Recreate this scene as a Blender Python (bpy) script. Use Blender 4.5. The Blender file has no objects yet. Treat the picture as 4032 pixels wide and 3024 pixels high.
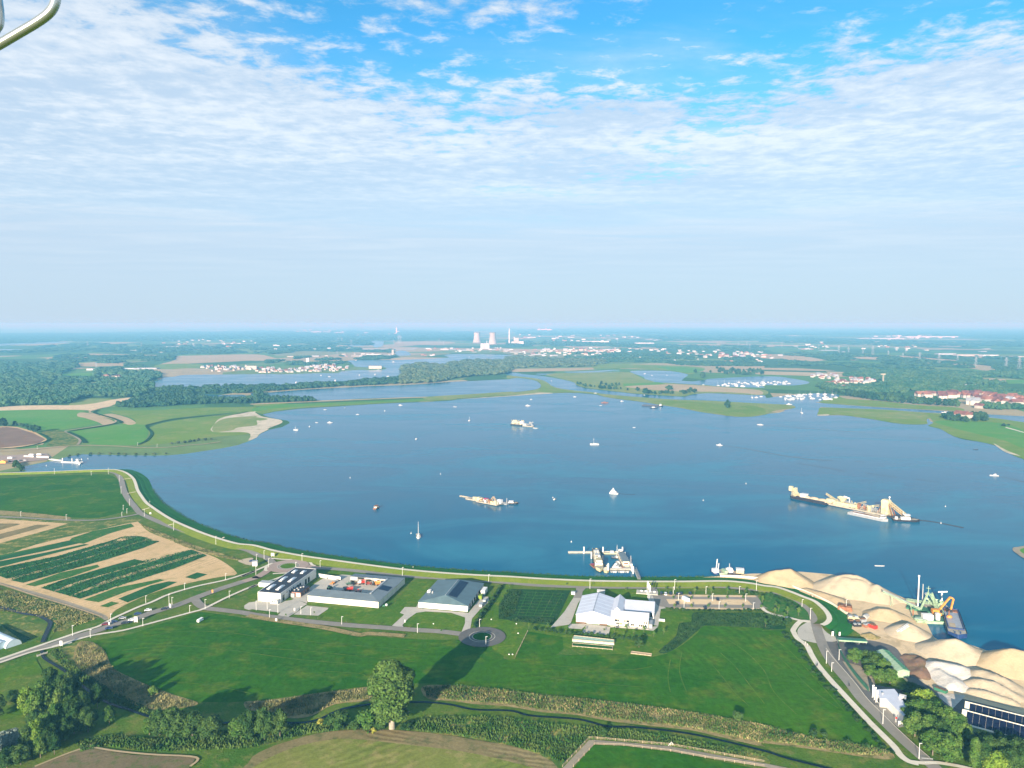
import bpy, bmesh, math, random
import numpy as np
from mathutils import Vector, Matrix, noise as mnoise
from mathutils.geometry import tessellate_polygon
R=math.radians
sc=bpy.context.scene
# ------------------------------------------------------------------ camera
PITCH=R(4.65); CAMH=190.0; FOC=2912.0
cam_d=bpy.data.cameras.new('camera'); cam=bpy.data.objects.new('camera',cam_d)
sc.collection.objects.link(cam); sc.camera=cam
cam.location=(0,0,CAMH); cam.rotation_euler=(R(90)-PITCH,0,0)
cam_d.sensor_width=36; cam_d.lens=26.0; cam_d.clip_start=0.05; cam_d.clip_end=200000
# ------------------------------------------------------------------ light
SUN_EL=R(15.7); SUN_AZ=R(200.5)          # azimuth clockwise from +Y, sun behind the camera on the left
sd=Vector((math.sin(SUN_AZ)*math.cos(SUN_EL),math.cos(SUN_AZ)*math.cos(SUN_EL),math.sin(SUN_EL)))
sl=bpy.data.lights.new('sun','SUN'); sl.energy=5.0; sl.angle=R(0.5); sl.color=(1.0,0.90,0.72)
so=bpy.data.objects.new('sun',sl); sc.collection.objects.link(so)
so.rotation_euler=(-sd).to_track_quat('-Z','Y').to_euler()
sc.view_settings.view_transform='Standard'; sc.view_settings.look='None'
sc.view_settings.gamma=1.0; sc.view_settings.exposure=1.3
# ------------------------------------------------------------------ world: sky + high cloud layer
W=bpy.data.worlds.new('World'); sc.world=W; W.use_nodes=True
nt=W.node_tree; nt.nodes.clear()
class NT:
    def __init__(s,nt): s.nt=nt
    def n(s,t,**k):
        x=s.nt.nodes.new(t)
        for a,b in k.items(): setattr(x,a,b)
        return x
    def l(s,a,b): s.nt.links.new(a,b)
    def inp(s,sock,v):
        if isinstance(v,bpy.types.NodeSocket): s.l(v,sock)
        else: sock.default_value=v
    def math(s,op,a,b=0.0,c=None,clamp=False):
        x=s.n('ShaderNodeMath',operation=op,use_clamp=clamp); s.inp(x.inputs[0],a); s.inp(x.inputs[1],b)
        if c is not None: s.inp(x.inputs[2],c)
        return x.outputs[0]
    def mix(s,f,a,b,bt='MIX'):
        x=s.n('ShaderNodeMix',data_type='RGBA',blend_type=bt); s.inp(x.inputs[0],f)
        s.inp(x.inputs[6],a if isinstance(a,bpy.types.NodeSocket) else (*a,1)); s.inp(x.inputs[7],b if isinstance(b,bpy.types.NodeSocket) else (*b,1))
        return x.outputs[2]
    def noise(s,vec,scale,detail=3,rough=.5,dist=0.0):
        x=s.n('ShaderNodeTexNoise'); s.l(vec,x.inputs['Vector']); x.inputs['Scale'].default_value=scale
        x.inputs['Detail'].default_value=detail; x.inputs['Roughness'].default_value=rough; x.inputs['Distortion'].default_value=dist
        return x.outputs['Fac']
    def ss(s,v,a,b,lo=0.0,hi=1.0):
        x=s.n('ShaderNodeMapRange',interpolation_type='SMOOTHSTEP'); s.inp(x.inputs[0],v)
        x.inputs[1].default_value=a; x.inputs[2].default_value=b; x.inputs[3].default_value=lo; x.inputs[4].default_value=hi
        return x.outputs[0]
    def comb(s,x,y,z):
        c=s.n('ShaderNodeCombineXYZ'); s.inp(c.inputs[0],x); s.inp(c.inputs[1],y); s.inp(c.inputs[2],z); return c.outputs[0]
N=NT(nt)
sky=N.n('ShaderNodeTexSky',sky_type='NISHITA',sun_disc=False,sun_elevation=SUN_EL,sun_rotation=SUN_AZ,altitude=190,air_density=1.0,dust_density=0.6,ozone_density=2.5)
tc=N.n('ShaderNodeTexCoord'); sp=N.n('ShaderNodeSeparateXYZ'); N.l(tc.outputs['Generated'],sp.inputs[0])
zc=N.math('MAXIMUM',sp.outputs[2],0.012)
px=N.math('DIVIDE',sp.outputs[0],zc); py=N.math('DIVIDE',sp.outputs[1],zc)
pv=N.comb(px,py,0.0); pv2=N.comb(N.math('MULTIPLY',px,0.45),py,3.3)
skyc=N.mix(1.0,sky.outputs[0],(0.50,1.45,1.70),'MULTIPLY')
nA=N.noise(pv,0.75,3,.5); nB=N.noise(pv,6.4,8,.64,.2); nC=N.noise(pv2,1.1,6,.55,.6)
fd=N.ss(py,3.6,8.0,1.0,0.12); nB=N.math('ADD',N.math('MULTIPLY',N.math('SUBTRACT',nB,.5),fd),.5)
cov=N.ss(py,2.5,4.3,-0.045,0.19)                       # the cloud bank begins some way off
left=N.ss(N.math('ADD',px,N.math('MULTIPLY',nA,1.6)),-1.0,0.5,0.26,0.0)
rgt=N.ss(px,1.0,2.3,0.0,0.16)
den=N.math('ADD',N.math('ADD',N.math('MULTIPLY',nB,0.78),N.math('MULTIPLY',nA,0.72)),N.math('ADD',cov,N.math('ADD',left,rgt)))
mask=N.ss(den,0.68,0.90)
veil=N.ss(N.math('ADD',sp.outputs[2],N.math('MULTIPLY',nC,-0.10)),0.30,0.05,0.0,0.92)   # thin veil thickening to the horizon
veil2=N.ss(N.math('ADD',N.math('ADD',nC,cov),left),0.40,0.95,0.0,0.72)
mk=N.math('MAXIMUM',N.math('MAXIMUM',N.math('MULTIPLY',mask,0.86),veil),veil2)
cs=N.ss(N.math('ADD',N.math('MULTIPLY',nB,0.6),N.math('MULTIPLY',nC,0.5)),0.45,0.72)
CLD=N.mix(cs,(4.5,5.45,6.6),(7.0,7.3,7.6))
HOR=(4.35,5.25,6.5)
cloud=N.mix(N.ss(sp.outputs[2],0.24,0.02),CLD,HOR)
final=N.mix(mk,skyc,cloud)
bg=N.n('ShaderNodeBackground'); N.l(final,bg.inputs[0]); bg.inputs[1].default_value=0.055
wo=N.n('ShaderNodeOutputWorld'); N.l(bg.outputs[0],wo.inputs[0])
W.cycles.sampling_method='MANUAL'; W.cycles.sample_map_resolution=512
# ------------------------------------------------------------------ render quality
HAZE=1.4e-4
cy=sc.cycles; cy.use_denoising=True; cy.max_bounces=5; cy.diffuse_bounces=2; cy.glossy_bounces=2; cy.transmission_bounces=2
cy.volume_bounces=1; cy.transparent_max_bounces=6; cy.sample_clamp_indirect=4; cy.caustics_reflective=False; cy.caustics_refractive=False
try: cy.denoiser='OPENIMAGEDENOISE'
except Exception: pass
# ------------------------------------------------------------------ from places read off the photograph to points on the ground
CR={'F':(0,0,.5486),'A1':(0,1250,2.19),'A2':(1000,1250,2.19),'A3':(2000,1250,2.19),'A4':(3000,1250,2.1434),
'B1':(0,1800,2.19),'B2':(1000,1850,2.19),'B3':(2000,1850,2.19),'B4':(3000,1850,2.1434),
'C1':(0,2374,2.19),'C2':(1000,2374,2.19),'C3':(2000,2374,2.19),'C4':(3000,2374,2.1434),
'Z1':(980,2220,3.3515),'Z2':(2240,2300,5.53),'Z3':(3400,2500,3.166),'Z4':(1840,1280,6.9125),'Z5':(0,1760,6.32),'Z6':(860,2180,6.9125),
'Z7':(3080,1880,4.096),'Z8':(2220,2120,6.506),'Z9':(1800,1920,8.508),'Z10':(3560,2300,6.913),'Z11':(2740,2220,8.508),'Z12':(1980,1640,13.825)}
SP,CP=math.sin(PITCH),math.cos(PITCH)
def g(c,x,y,z=0.0):
    ox,oy,s=CR[c]; u=(ox+x/s-2016)/FOC; v=(oy+y/s-1512)/FOC
    dn=SP+v*CP; t=(CAMH-z)/dn
    return (u*t,(CP-v*SP)*t)
def P(s,z=0.0):
    c='F'; o=[]
    for t in s.split():
        if ',' in t:
            a,b=t.split(','); o.append(g(c,float(a),float(b),z))
        else: c=t
    return o
def hgt(c,x,yb,yt):
    X,Y=g(c,x,yb); ox,oy,s=CR[c]; v=(oy+yt/s-1512)/FOC
    return CAMH-Y*(SP+v*CP)/(CP-v*SP)
def mpp(c,x,y):           # metres per crop pixel sideways, at a ground point
    a=g(c,x,y); b=g(c,x+1,y); return b[0]-a[0]
def smooth(pts,closed,k=4):
    n=len(pts); o=[]
    rng_=range(n) if closed else range(n-1)
    for i in rng_:
        p=[Vector(pts[(i+j)%n]) if closed else Vector(pts[min(max(i+j,0),n-1)]) for j in (-1,0,1,2)]
        for q in range(k):
            t=q/k
            o.append(0.5*((2*p[1])+(p[2]-p[0])*t+(2*p[0]-5*p[1]+4*p[2]-p[3])*t*t+(3*p[1]-p[0]-3*p[2]+p[3])*t**3))
    if not closed: o.append(Vector(pts[-1]))
    return [tuple(v) for v in o]
# ------------------------------------------------------------------ materials
def nmat(name):
    m=bpy.data.materials.new(name); m.use_nodes=True; t=m.node_tree; t.nodes.clear()
    n=NT(t); b=n.n('ShaderNodeBsdfPrincipled'); o=n.n('ShaderNodeOutputMaterial'); n.l(b.outputs[0],o.inputs[0])
    return m,n,b
M={}
def solid(name,rgb,rough=.7,var=.15,scale=.6,metal=0.0,rnd=0.0,spec=None):
    m,n,b=nmat(name); M[name]=m
    geo=n.n('ShaderNodeNewGeometry')
    f=n.noise(geo.outputs['Position'],scale,4,.6)
    lo=tuple(c*(1-var) for c in rgb); hi=tuple(min(1,c*(1+var)) for c in rgb)
    c=n.mix(n.ss(f,.3,.7),lo,hi)
    if rnd>0:
        oi=n.n('ShaderNodeObjectInfo'); hs=n.n('ShaderNodeHueSaturation')
        n.l(n.math('ADD',n.math('MULTIPLY',oi.outputs['Random'],rnd*2),1-rnd),hs.inputs['Value'])
        n.l(n.math('ADD',n.math('MULTIPLY',oi.outputs['Random'],rnd*.08),.5-rnd*.04),hs.inputs['Hue'])
        n.l(c,hs.inputs['Color']); c=hs.outputs[0]
    n.l(c,b.inputs['Base Color']); b.inputs['Roughness'].default_value=rough; b.inputs['Metallic'].default_value=metal
    if spec is not None: b.inputs['Specular IOR Level'].default_value=spec
    return m
def land(name,cols,s1=.012,s2=.15,s3=1.2,stripe=None,amt=(.5,.35,.35),bump=.25):
    """ground cover: cols = (main, second, third); stripe=(angle_deg,spacing_m,strength)"""
    m,n,b=nmat(name); M[name]=m
    pos=n.n('ShaderNodeNewGeometry').outputs['Position']
    a=n.noise(pos,s1,4,.55,.4); c2=n.noise(pos,s2,5,.65); c3=n.noise(pos,s3,3,.7)
    base=n.mix(n.ss(a,.5-.28*(1-amt[0])-.02,.5+.28*(1-amt[0])+.02),cols[0],cols[1])
    base=n.mix(n.math('MULTIPLY',n.ss(c2,.48,.68),amt[1]*1.6,clamp=True),base,cols[2])
    br=n.math('ADD',n.math('MULTIPLY',c3,amt[2]*2),1-amt[2])
    if stripe:
        an,spc,st=stripe; an=R(an)
        vm=n.n('ShaderNodeVectorMath',operation='DOT_PRODUCT'); n.l(pos,vm.inputs[0]); vm.inputs[1].default_value=(math.sin(an),-math.cos(an),0)
        w=n.math('SINE',n.math('ADD',n.math('MULTIPLY',vm.outputs['Value'],2*math.pi/spc),n.math('MULTIPLY',n.noise(pos,.035,4,.6),16.0)))
        w2=n.math('ADD',n.math('MULTIPLY',w,n.ss(n.noise(pos,.025,3,.5),.40,.68)),n.math('MULTIPLY',n.math('SUBTRACT',n.noise(pos,.045,5,.7),.5),2.2))
        br=n.math('ADD',br,n.math('MULTIPLY',w2,st))
    mx=n.n('ShaderNodeVectorMath',operation='SCALE'); n.l(base,mx.inputs[0]); n.l(br,mx.inputs['Scale'])
    n.l(mx.outputs[0],b.inputs['Base Color']); b.inputs['Roughness'].default_value=.95; b.inputs['Specular IOR Level'].default_value=.03
    if bump:
        bp=n.n('ShaderNodeBump'); bp.inputs['Strength'].default_value=bump; bp.inputs['Distance'].default_value=.5
        n.l(n.math('ADD',c3,c2),bp.inputs['Height']); n.l(bp.outputs[0],b.inputs['Normal'])
    return m
# grass and crops
land('meadow',((.018,.098,.003),(.045,.132,.004),(.10,.15,.012)),.012,.05,.28,(6,5.5,.12),(.3,.45,.5),.6)
land('meadow_fan',((.022,.106,.003),(.048,.14,.004),(.10,.15,.012)),.010,.05,.28,(104,6,.14),(.3,.45,.5),.6)
land('lawn',((.055,.14,.009),(.085,.165,.012),(.15,.19,.025)),.03,.15,.5,None,(.3,.5,.45),.5)
land('roadside',((.055,.135,.014),(.11,.165,.022),(.17,.18,.045)),.03,.16,.9,None,(.3,.5,.5),.6)
land('rough_grass',((0.042,0.123,0.0198),(0.15,0.18,0.044),(0.3,0.255,0.077)),.035,.13,.6,None,(.2,.8,.6),.8)
land('dyke_grass',((0.108,0.1575,0.0144),(0.135,0.18,0.0192),(0.189,0.198,0.048)),.05,.3,1.5,None,(.3,.4,.3),.3)
land('dyke_shade',((0.0198,0.1235,0.022),(0.033,0.156,0.025),(0.033,0.104,0.03)),.05,.3,1.5,None,(.3,.4,.3),.3)  # dyke grass in darker green, the outer slope's shade put into the colour
land('far_meadow',((.13,.23,.03),(.18,.26,.045),(.24,.26,.08)),.006,.03,.3,None,(.35,.5,.25))
land('far_meadow_vivid',((.085,.25,.035),(.12,.27,.04),(.16,.25,.06)),.006,.03,.3,None,(.35,.35,.25))
land('far_scrub',((0.156,0.2415,0.054),(0.234,0.276,0.081),(0.312,0.276,0.108)),.010,.05,.35,None,(.3,.5,.5))
land('straw',((.52,.37,.19),(.60,.43,.23),(.36,.29,.13)),.03,.12,.9,(64,4,.10),(.3,.4,.3))
land('straw_far',((.40,.31,.18),(.46,.36,.22),(.30,.28,.14)),.006,.03,.3,None,(.3,.4,.25))
land('brown_field',((.20,.125,.085),(.25,.16,.11),(.17,.14,.07)),.03,.12,.9,(20,4,.08),(.3,.4,.3))
land('brown_near',((.15,.125,.07),(.19,.15,.085),(.10,.13,.04)),.03,.2,1.2,(24,3,.10),(.3,.6,.4))
land('stubble',((.14,.19,.035),(.20,.21,.05),(.27,.24,.085)),.02,.12,1.0,(35,4.5,.20),(.3,.6,.45))
land('stubble_edge',((.20,.17,.075),(.24,.19,.09),(.10,.12,.04)),.03,.15,1.0,(165,3,.25),(.3,.5,.45))
land('crop',((.016,.095,.028),(.028,.115,.03),(.06,.12,.03)),.03,.35,1.2,(64,2.5,.2),(.3,.5,.5),.6)
land('crop_light',((0.0364,0.13,0.02),(0.052,0.156,0.03),(0.13,0.156,0.05)),.03,.25,1.0,(64,2.5,.2),(.3,.5,.45),.6)
land('dark_crop',((0.0156,0.063,0.0192),(0.0234,0.0825,0.0216),(0.0455,0.0825,0.036)),.03,.25,1.0,None,(.3,.5,.7),.8)
land('sand',((.43,.36,.25),(.49,.41,.29),(.36,.30,.21)),.03,.12,.8,None,(.3,.5,.18),.4)
land('sand_ground',((.60,.46,.28),(.68,.53,.33),(.45,.35,.21)),.02,.09,.5,None,(.3,.6,.16),.4)
land('sand_white',((.52,.49,.43),(.58,.55,.49),(.42,.38,.31)),.03,.15,.9,None,(.3,.5,.2),.6)
land('sand_yellow',((.43,.335,.205),(.48,.375,.23),(.37,.29,.175)),.03,.15,.9,None,(.3,.5,.18),.4)
land('beach',((.60,.53,.40),(.50,.45,.32),(.30,.30,.16)),.01,.06,.4,None,(.3,.5,.2))
land('dry_grass',((.26,.21,.09),(.33,.26,.12),(.12,.14,.04)),.05,.2,1.0,None,(.3,.6,.6),.8)
# paving
land('asphalt',((.23,.215,.185),(.26,.245,.21),(.29,.27,.235)),.02,.2,2.0,None,(.3,.4,.12),.1)
land('asphalt_dark',((.12,.12,.115),(.14,.14,.135),(.17,.165,.155)),.02,.2,2.0,None,(.3,.4,.12),.1)
land('brick_paving',((.34,.26,.215),(.38,.30,.25),(.29,.24,.205)),.03,.3,2.0,None,(.3,.4,.12),.1)
land('concrete',((.43,.41,.35),(.48,.455,.39),(.36,.34,.29)),.03,.3,2.0,None,(.3,.4,.10),.1)
land('concrete_path',((.60,.56,.45),(.66,.61,.50),(.50,.46,.36)),.03,.3,2.0,None,(.3,.3,.10),.1)
land('gravel_path',((.30,.26,.19),(.36,.31,.23),(.22,.21,.14)),.03,.3,2.0,None,(.3,.4,.25),.3)
def ground_far():
    m,n,b=nmat('countryside'); M['countryside']=m
    pos=n.n('ShaderNodeNewGeometry').outputs['Position']
    mp=n.n('ShaderNodeMapping'); n.l(pos,mp.inputs[0]); mp.inputs['Rotation'].default_value=(0,0,.35); mp.inputs['Scale'].default_value=(.0021,.0016,.001)
    v=n.n('ShaderNodeTexVoronoi',feature='F1',distance='CHEBYCHEV'); n.l(mp.outputs[0],v.inputs[0]); v.inputs['Scale'].default_value=1.0
    rp=n.n('ShaderNodeValToRGB'); s=n.n('ShaderNodeSeparateColor'); n.l(v.outputs['Color'],s.inputs[0]); n.l(s.outputs[0],rp.inputs[0])
    rp.color_ramp.interpolation='CONSTANT'
    cs=[(0,(.05,.13,.035)),(.22,(.09,.20,.05)),(.45,(.14,.22,.07)),(.62,(.36,.30,.17)),(.74,(.05,.12,.04)),(.86,(.22,.24,.11)),(.95,(.42,.34,.2))]
    el=rp.color_ramp.elements
    el[0].position=0; el[0].color=(*cs[0][1],1); el[1].position=cs[1][0]; el[1].color=(*cs[1][1],1)
    for p_,c_ in cs[2:]:
        e=el.new(p_); e.color=(*c_,1)
    f=n.noise(pos,.02,5,.65); mx=n.n('ShaderNodeVectorMath',operation='SCALE'); n.l(rp.outputs[0],mx.inputs[0]); n.l(n.math('ADD',n.math('MULTIPLY',f,.8),.6),mx.inputs['Scale'])
    n.l(mx.outputs[0],b.inputs['Base Color']); b.inputs['Roughness'].default_value=1; b.inputs['Specular IOR Level'].default_value=.1
ground_far()
def water(name,col,col2,rough):
    m,n,b=nmat(name); M[name]=m
    pos=n.n('ShaderNodeNewGeometry').outputs['Position']
    mp=n.n('ShaderNodeMapping'); n.l(pos,mp.inputs[0]); mp.inputs['Rotation'].default_value=(0,0,-.35); mp.inputs['Scale'].default_value=(.5,1.0,1)
    a=n.noise(mp.outputs[0],.0085,6,.6,1.2)
    n.l(n.mix(n.ss(a,.40,.72),col,col2),b.inputs['Base Color'])  # mottling paints soft cloud reflections into the water colour
    n.l(n.ss(a,.3,.7,rough*.6,rough*1.5),b.inputs['Roughness']); b.inputs['IOR'].default_value=1.16
    bp=n.n('ShaderNodeBump'); bp.inputs['Strength'].default_value=.5; bp.inputs['Distance'].default_value=.22
    h=n.math('ADD',n.noise(mp.outputs[0],.55,3,.6),n.math('MULTIPLY',n.noise(mp.outputs[0],.09,3,.5),1.0))
    n.l(n.math('MULTIPLY',h,n.ss(a,.3,.65,.35,1.0)),bp.inputs['Height']); n.l(bp.outputs[0],b.inputs['Normal'])
water('lake_water',(.001,.090,.170),(.016,.160,.240),.16)
water('creek_water',(.004,.010,.014),(.005,.012,.018),.05)
# objects
solid('white_paint',(.66,.66,.63),.45,.06,.5); solid('cream_wall',(.78,.72,.56),.6,.06,.3); solid('cladding',(.66,.62,.52),.55,.06,.3)
solid('white_wall',(.70,.68,.62),.6,.06,.3); solid('grey_metal',(.36,.38,.39),.45,.1,.5,.3); solid('light_metal',(.42,.43,.42),.4,.1,.5,.2)
solid('roof_dark',(.018,.022,.036),.7,.3,.25); solid('roof_grey',(.145,.18,.195),.55,.10,.15); solid('roof_teal',(.085,.135,.15),.5,.12,.15)
solid('roof_white',(.56,.58,.64),.35,.05,.2); solid('glass_dark',(.02,.025,.035),.15,.2,.5); solid('solar',(.006,.01,.032),.35,.3,.8,spec=.25)
solid('skylight',(.75,.80,.84),.3,.05,.5); solid('door_grey',(.30,.32,.34),.6,.1,1); solid('wood_brown',(.14,.075,.04),.8,.3,1.5)
solid('wood_light',(.42,.33,.22),.8,.3,1.5); solid('black_rubber',(.015,.015,.017),.8,.2,2); solid('pipe_black',(.02,.022,.028),.7,.2,2)
solid('red_paint',(.45,.03,.02),.45,.2,1); solid('orange_paint',(.62,.24,.04),.45,.2,1); solid('yellow_machine',(.44,.38,.21),.55,.2,.6)
solid('cream_machine',(.50,.46,.28),.55,.2,.4); solid('rust',(.22,.09,.045),.85,.35,.5); solid('hull_dark',(.02,.022,.035),.6,.3,.4)
solid('hull_blue',(.015,.04,.13),.5,.3,.4); solid('deck_grey',(.34,.31,.24),.8,.2,.4); solid('mint_paint',(.30,.42,.27),.5,.15,.6)
solid('green_paint',(.03,.14,.08),.6,.2,.6); solid('car_dark',(.02,.025,.035),.25,.1,1); solid('car_white',(.80,.80,.80),.25,.04,1)
solid('car_red',(.16,.015,.03),.25,.1,1); solid('car_blue',(.02,.05,.14),.25,.1,1); solid('car_silver',(.45,.47,.50),.3,.05,1,.3)
solid('steel',(.55,.55,.50),.25,.05,9,.85); solid('lamp_metal',(.66,.66,.62),.5,.05,1); solid('roof_red',(.17,.065,.045),.85,.3,.1,0,.35)
solid('house_wall',(.38,.36,.32),.8,.08,.1,0,.12); solid('brick',(.34,.17,.12),.85,.2,.3,0,.2); solid('tower_concrete',(.32,.30,.27),.85,.12,.02)
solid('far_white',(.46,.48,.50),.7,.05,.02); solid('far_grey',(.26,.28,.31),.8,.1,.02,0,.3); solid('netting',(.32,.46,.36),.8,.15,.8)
solid('glasshouse',(.55,.66,.72),.3,.06,.3); solid('orange_tent',(.80,.38,.05),.7,.05,1); solid('magenta_paint',(.30,.02,.10),.5,.1,1)
solid('ochre_panel',(.66,.42,.12),.7,.1,1); solid('person_dark',(.03,.03,.04),.9,.2,5); solid('person_light',(.55,.5,.45),.9,.2,5); solid('skin',(.45,.27,.2),.7,.05,5)
solid('stone_riprap',(.045,.055,.05),.95,.6,.8); solid('bark',(.16,.13,.095),.95,.3,1.5); solid('bark_pale',(.30,.27,.21),.9,.2,1.5)
def leafmat(name,rgb,rgb2,rnd=.25,sc1=.25):
    m,n,b=nmat(name); M[name]=m
    geo=n.n('ShaderNodeNewGeometry'); oi=n.n('ShaderNodeObjectInfo')
    f=n.noise(geo.outputs['Position'],sc1,4,.7)
    c=n.mix(n.ss(f,.35,.65),rgb,rgb2)
    rpi=geo.outputs['Random Per Island']
    hs=n.n('ShaderNodeHueSaturation')
    n.l(n.math('ADD',n.math('ADD',n.math('MULTIPLY',oi.outputs['Random'],rnd*2),n.math('MULTIPLY',rpi,.5)),.75-rnd),hs.inputs['Value'])
    n.l(n.math('ADD',n.math('MULTIPLY',oi.outputs['Random'],-.03),.515),hs.inputs['Hue']); n.l(c,hs.inputs['Color'])
    n.l(hs.outputs[0],b.inputs['Base Color']); b.inputs['Roughness'].default_value=.85; b.inputs['Specular IOR Level'].default_value=.08
leafmat('leaf_poplar',(.04,.095,.018),(.085,.15,.035),0)
leafmat('leaf_dark',(.022,.060,.014),(.05,.095,.022)); leafmat('leaf_mid',(.045,.11,.018),(.09,.15,.03)); leafmat('leaf_bright',(.09,.17,.02),(.16,.23,.03))
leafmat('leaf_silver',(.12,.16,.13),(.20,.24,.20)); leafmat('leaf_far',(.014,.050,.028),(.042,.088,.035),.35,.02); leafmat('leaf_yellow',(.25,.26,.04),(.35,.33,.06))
leafmat('leaf_scrub',(.055,.095,.045),(.10,.13,.06),.3,.03); leafmat('reed',(.08,.11,.028),(.28,.235,.11),0,.09); leafmat('reed_green',(.03,.09,.015),(.08,.13,.03),0,.08)
leafmat('crop_leaf',(.018,.085,.022),(.04,.12,.03)); solid('boat_white',(.48,.49,.50),.5,.06,.5)
leafmat('hedge_leaf',(.015,.05,.014),(.035,.075,.02))
# ------------------------------------------------------------------ building helpers
C=sc.collection
def tag(o,label=None,cat=None,group=None,kind=None):
    if label: o['label']=label
    if cat: o['category']=cat
    if group: o['group']=group
    if kind: o['kind']=kind
    return o
def thing(name,label,cat,loc=(0,0,0),rz=0.0,group=None):
    o=bpy.data.objects.new(name,None); C.objects.link(o); o.location=loc; o.rotation_euler=(0,0,rz); o.empty_display_size=.1
    return tag(o,label,cat,group)
class MB:
    def __init__(s): s.v=[]; s.f=[]; s.m=[]; s.sm=False
    def add(s,vs,fs,m=0):
        k=len(s.v); s.v+= [tuple(q) for q in vs]; s.f+=[tuple(i+k for i in f) for f in fs]; s.m+=[m]*len(fs); return s
    def box(s,c,d,rz=0.0,m=0,rx=0.0,ry=0.0,tp=1.0):
        M_=Matrix.Rotation(rz,3,'Z')@Matrix.Rotation(ry,3,'Y')@Matrix.Rotation(rx,3,'X'); vs=[]
        for z in (-.5,.5):
            for x,y in ((-.5,-.5),(.5,-.5),(.5,.5),(-.5,.5)):
                k=tp if z>0 else 1
                vs.append(Vector(c)+M_@Vector((x*d[0]*k,y*d[1]*k,z*d[2])))
        return s.add(vs,[(3,2,1,0),(4,5,6,7),(0,1,5,4),(1,2,6,5),(2,3,7,6),(3,0,4,7)],m)
    def prism(s,poly,z0,z1,m=0,mt=None):
        n=len(poly)
        ar=sum(poly[i][0]*poly[(i+1)%n][1]-poly[(i+1)%n][0]*poly[i][1] for i in range(n))
        if ar<0: poly=poly[::-1]
        vs=[(x,y,z0) for x,y in poly]+[(x,y,z1) for x,y in poly]
        s.add(vs,[(i,(i+1)%n,n+(i+1)%n,n+i) for i in range(n)],m)
        tr=tessellate_polygon([[Vector((x,y,0)) for x,y in poly]])
        k=len(s.v)-2*n
        for t in tr:
            a,b,c=t
            A,B,D=[Vector(poly[i]) for i in t]
            if (B-A).cross(D-A)<0: a,c=c,a
            s.f.append((k+n+a,k+n+b,k+n+c)); s.m.append(m if mt is None else mt)
            s.f.append((k+c,k+b,k+a)); s.m.append(m)
        return s
    def tube(s,p0,p1,r0,r1=None,n=8,m=0,cap=True):
        p0=Vector(p0); p1=Vector(p1); r1=r0 if r1 is None else r1; d=(p1-p0)
        if d.length<1e-6: return s
        q=d.to_track_quat('Z','Y').to_matrix(); vs=[]
        for p,r in ((p0,r0),(p1,r1)):
            for i in range(n):
                a=2*math.pi*i/n; vs.append(p+q@Vector((r*math.cos(a),r*math.sin(a),0)))
        fs=[(i,(i+1)%n,n+(i+1)%n,n+i) for i in range(n)]
        if cap: fs+=[tuple(range(n-1,-1,-1)),tuple(range(n,2*n))]
        return s.add(vs,fs,m)
    def bar(s,p0,p1,w,h=None,m=0):
        h=w if h is None else h; p0=Vector(p0);p1=Vector(p1); d=p1-p0
        if d.length<1e-6: return s
        q=d.to_track_quat('Z','Y').to_matrix(); vs=[]
        for p in (p0,p1):
            for x,y in ((-.5,-.5),(.5,-.5),(.5,.5),(-.5,.5)): vs.append(p+q@Vector((x*w,y*h,0)))
        return s.add(vs,[(3,2,1,0),(4,5,6,7),(0,1,5,4),(1,2,6,5),(2,3,7,6),(3,0,4,7)],m)
    def lathe(s,prof,c=(0,0,0),n=16,m=0):
        vs=[];fs=[]
        for r,z in prof:
            for i in range(n):
                a=2*math.pi*i/n; vs.append((c[0]+r*math.cos(a),c[1]+r*math.sin(a),c[2]+z))
        for j in range(len(prof)-1):
            for i in range(n): fs.append((j*n+i,j*n+(i+1)%n,(j+1)*n+(i+1)%n,(j+1)*n+i))
        return s.add(vs,fs,m)
    def ball(s,c,r,n=10,m=0,sq=(1,1,1)):
        prof=[(max(.001,r*math.sin(math.pi*j/6)),-r*math.cos(math.pi*j/6)) for j in range(7)]
        k=len(s.v); s.lathe(prof,(0,0,0),n,m)
        for i in range(k,len(s.v)):
            x,y,z=s.v[i]; s.v[i]=(c[0]+x*sq[0],c[1]+y*sq[1],c[2]+z*sq[2])
        return s
    def truss(s,p0,p1,w,h,t=.15,n=6,m=0):
        """open lattice boom"""
        p0=Vector(p0);p1=Vector(p1); q=(p1-p0).to_track_quat('X','Z').to_matrix(); cs=[q@Vector((0,y*w/2,z*h/2)) for y,z in((-1,-1),(1,-1),(1,1),(-1,1))]
        for c in cs: s.bar(p0+c,p1+c,t,t,m)
        for i in range(n):
            a=p0.lerp(p1,i/n); b=p0.lerp(p1,(i+1)/n)
            for j in range(4): s.bar(a+cs[j],b+cs[(j+1)%4],t*.6,t*.6,m)
        return s
    def build(s,name,mats,parent=None,loc=None,rz=None,smooth=False):
        me=bpy.data.meshes.new(name); me.from_pydata(s.v,[],s.f); 
        if isinstance(mats,str): mats=[mats]
        for m in mats: me.materials.append(M[m])
        if len(mats)>1: me.polygons.foreach_set('material_index',s.m)
        if smooth: me.polygons.foreach_set('use_smooth',[True]*len(s.f))
        me.update(); o=bpy.data.objects.new(name,me); C.objects.link(o)
        if parent is not None: o.parent=parent
        if loc is not None: o.location=loc
        if rz is not None: o.rotation_euler=(0,0,rz)
        return o
def copy_tree(o,parent=None):
    c=o.copy(); C.objects.link(c); c.parent=parent
    for ch in list(o.children): copy_tree(ch,c)
    return c
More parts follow.
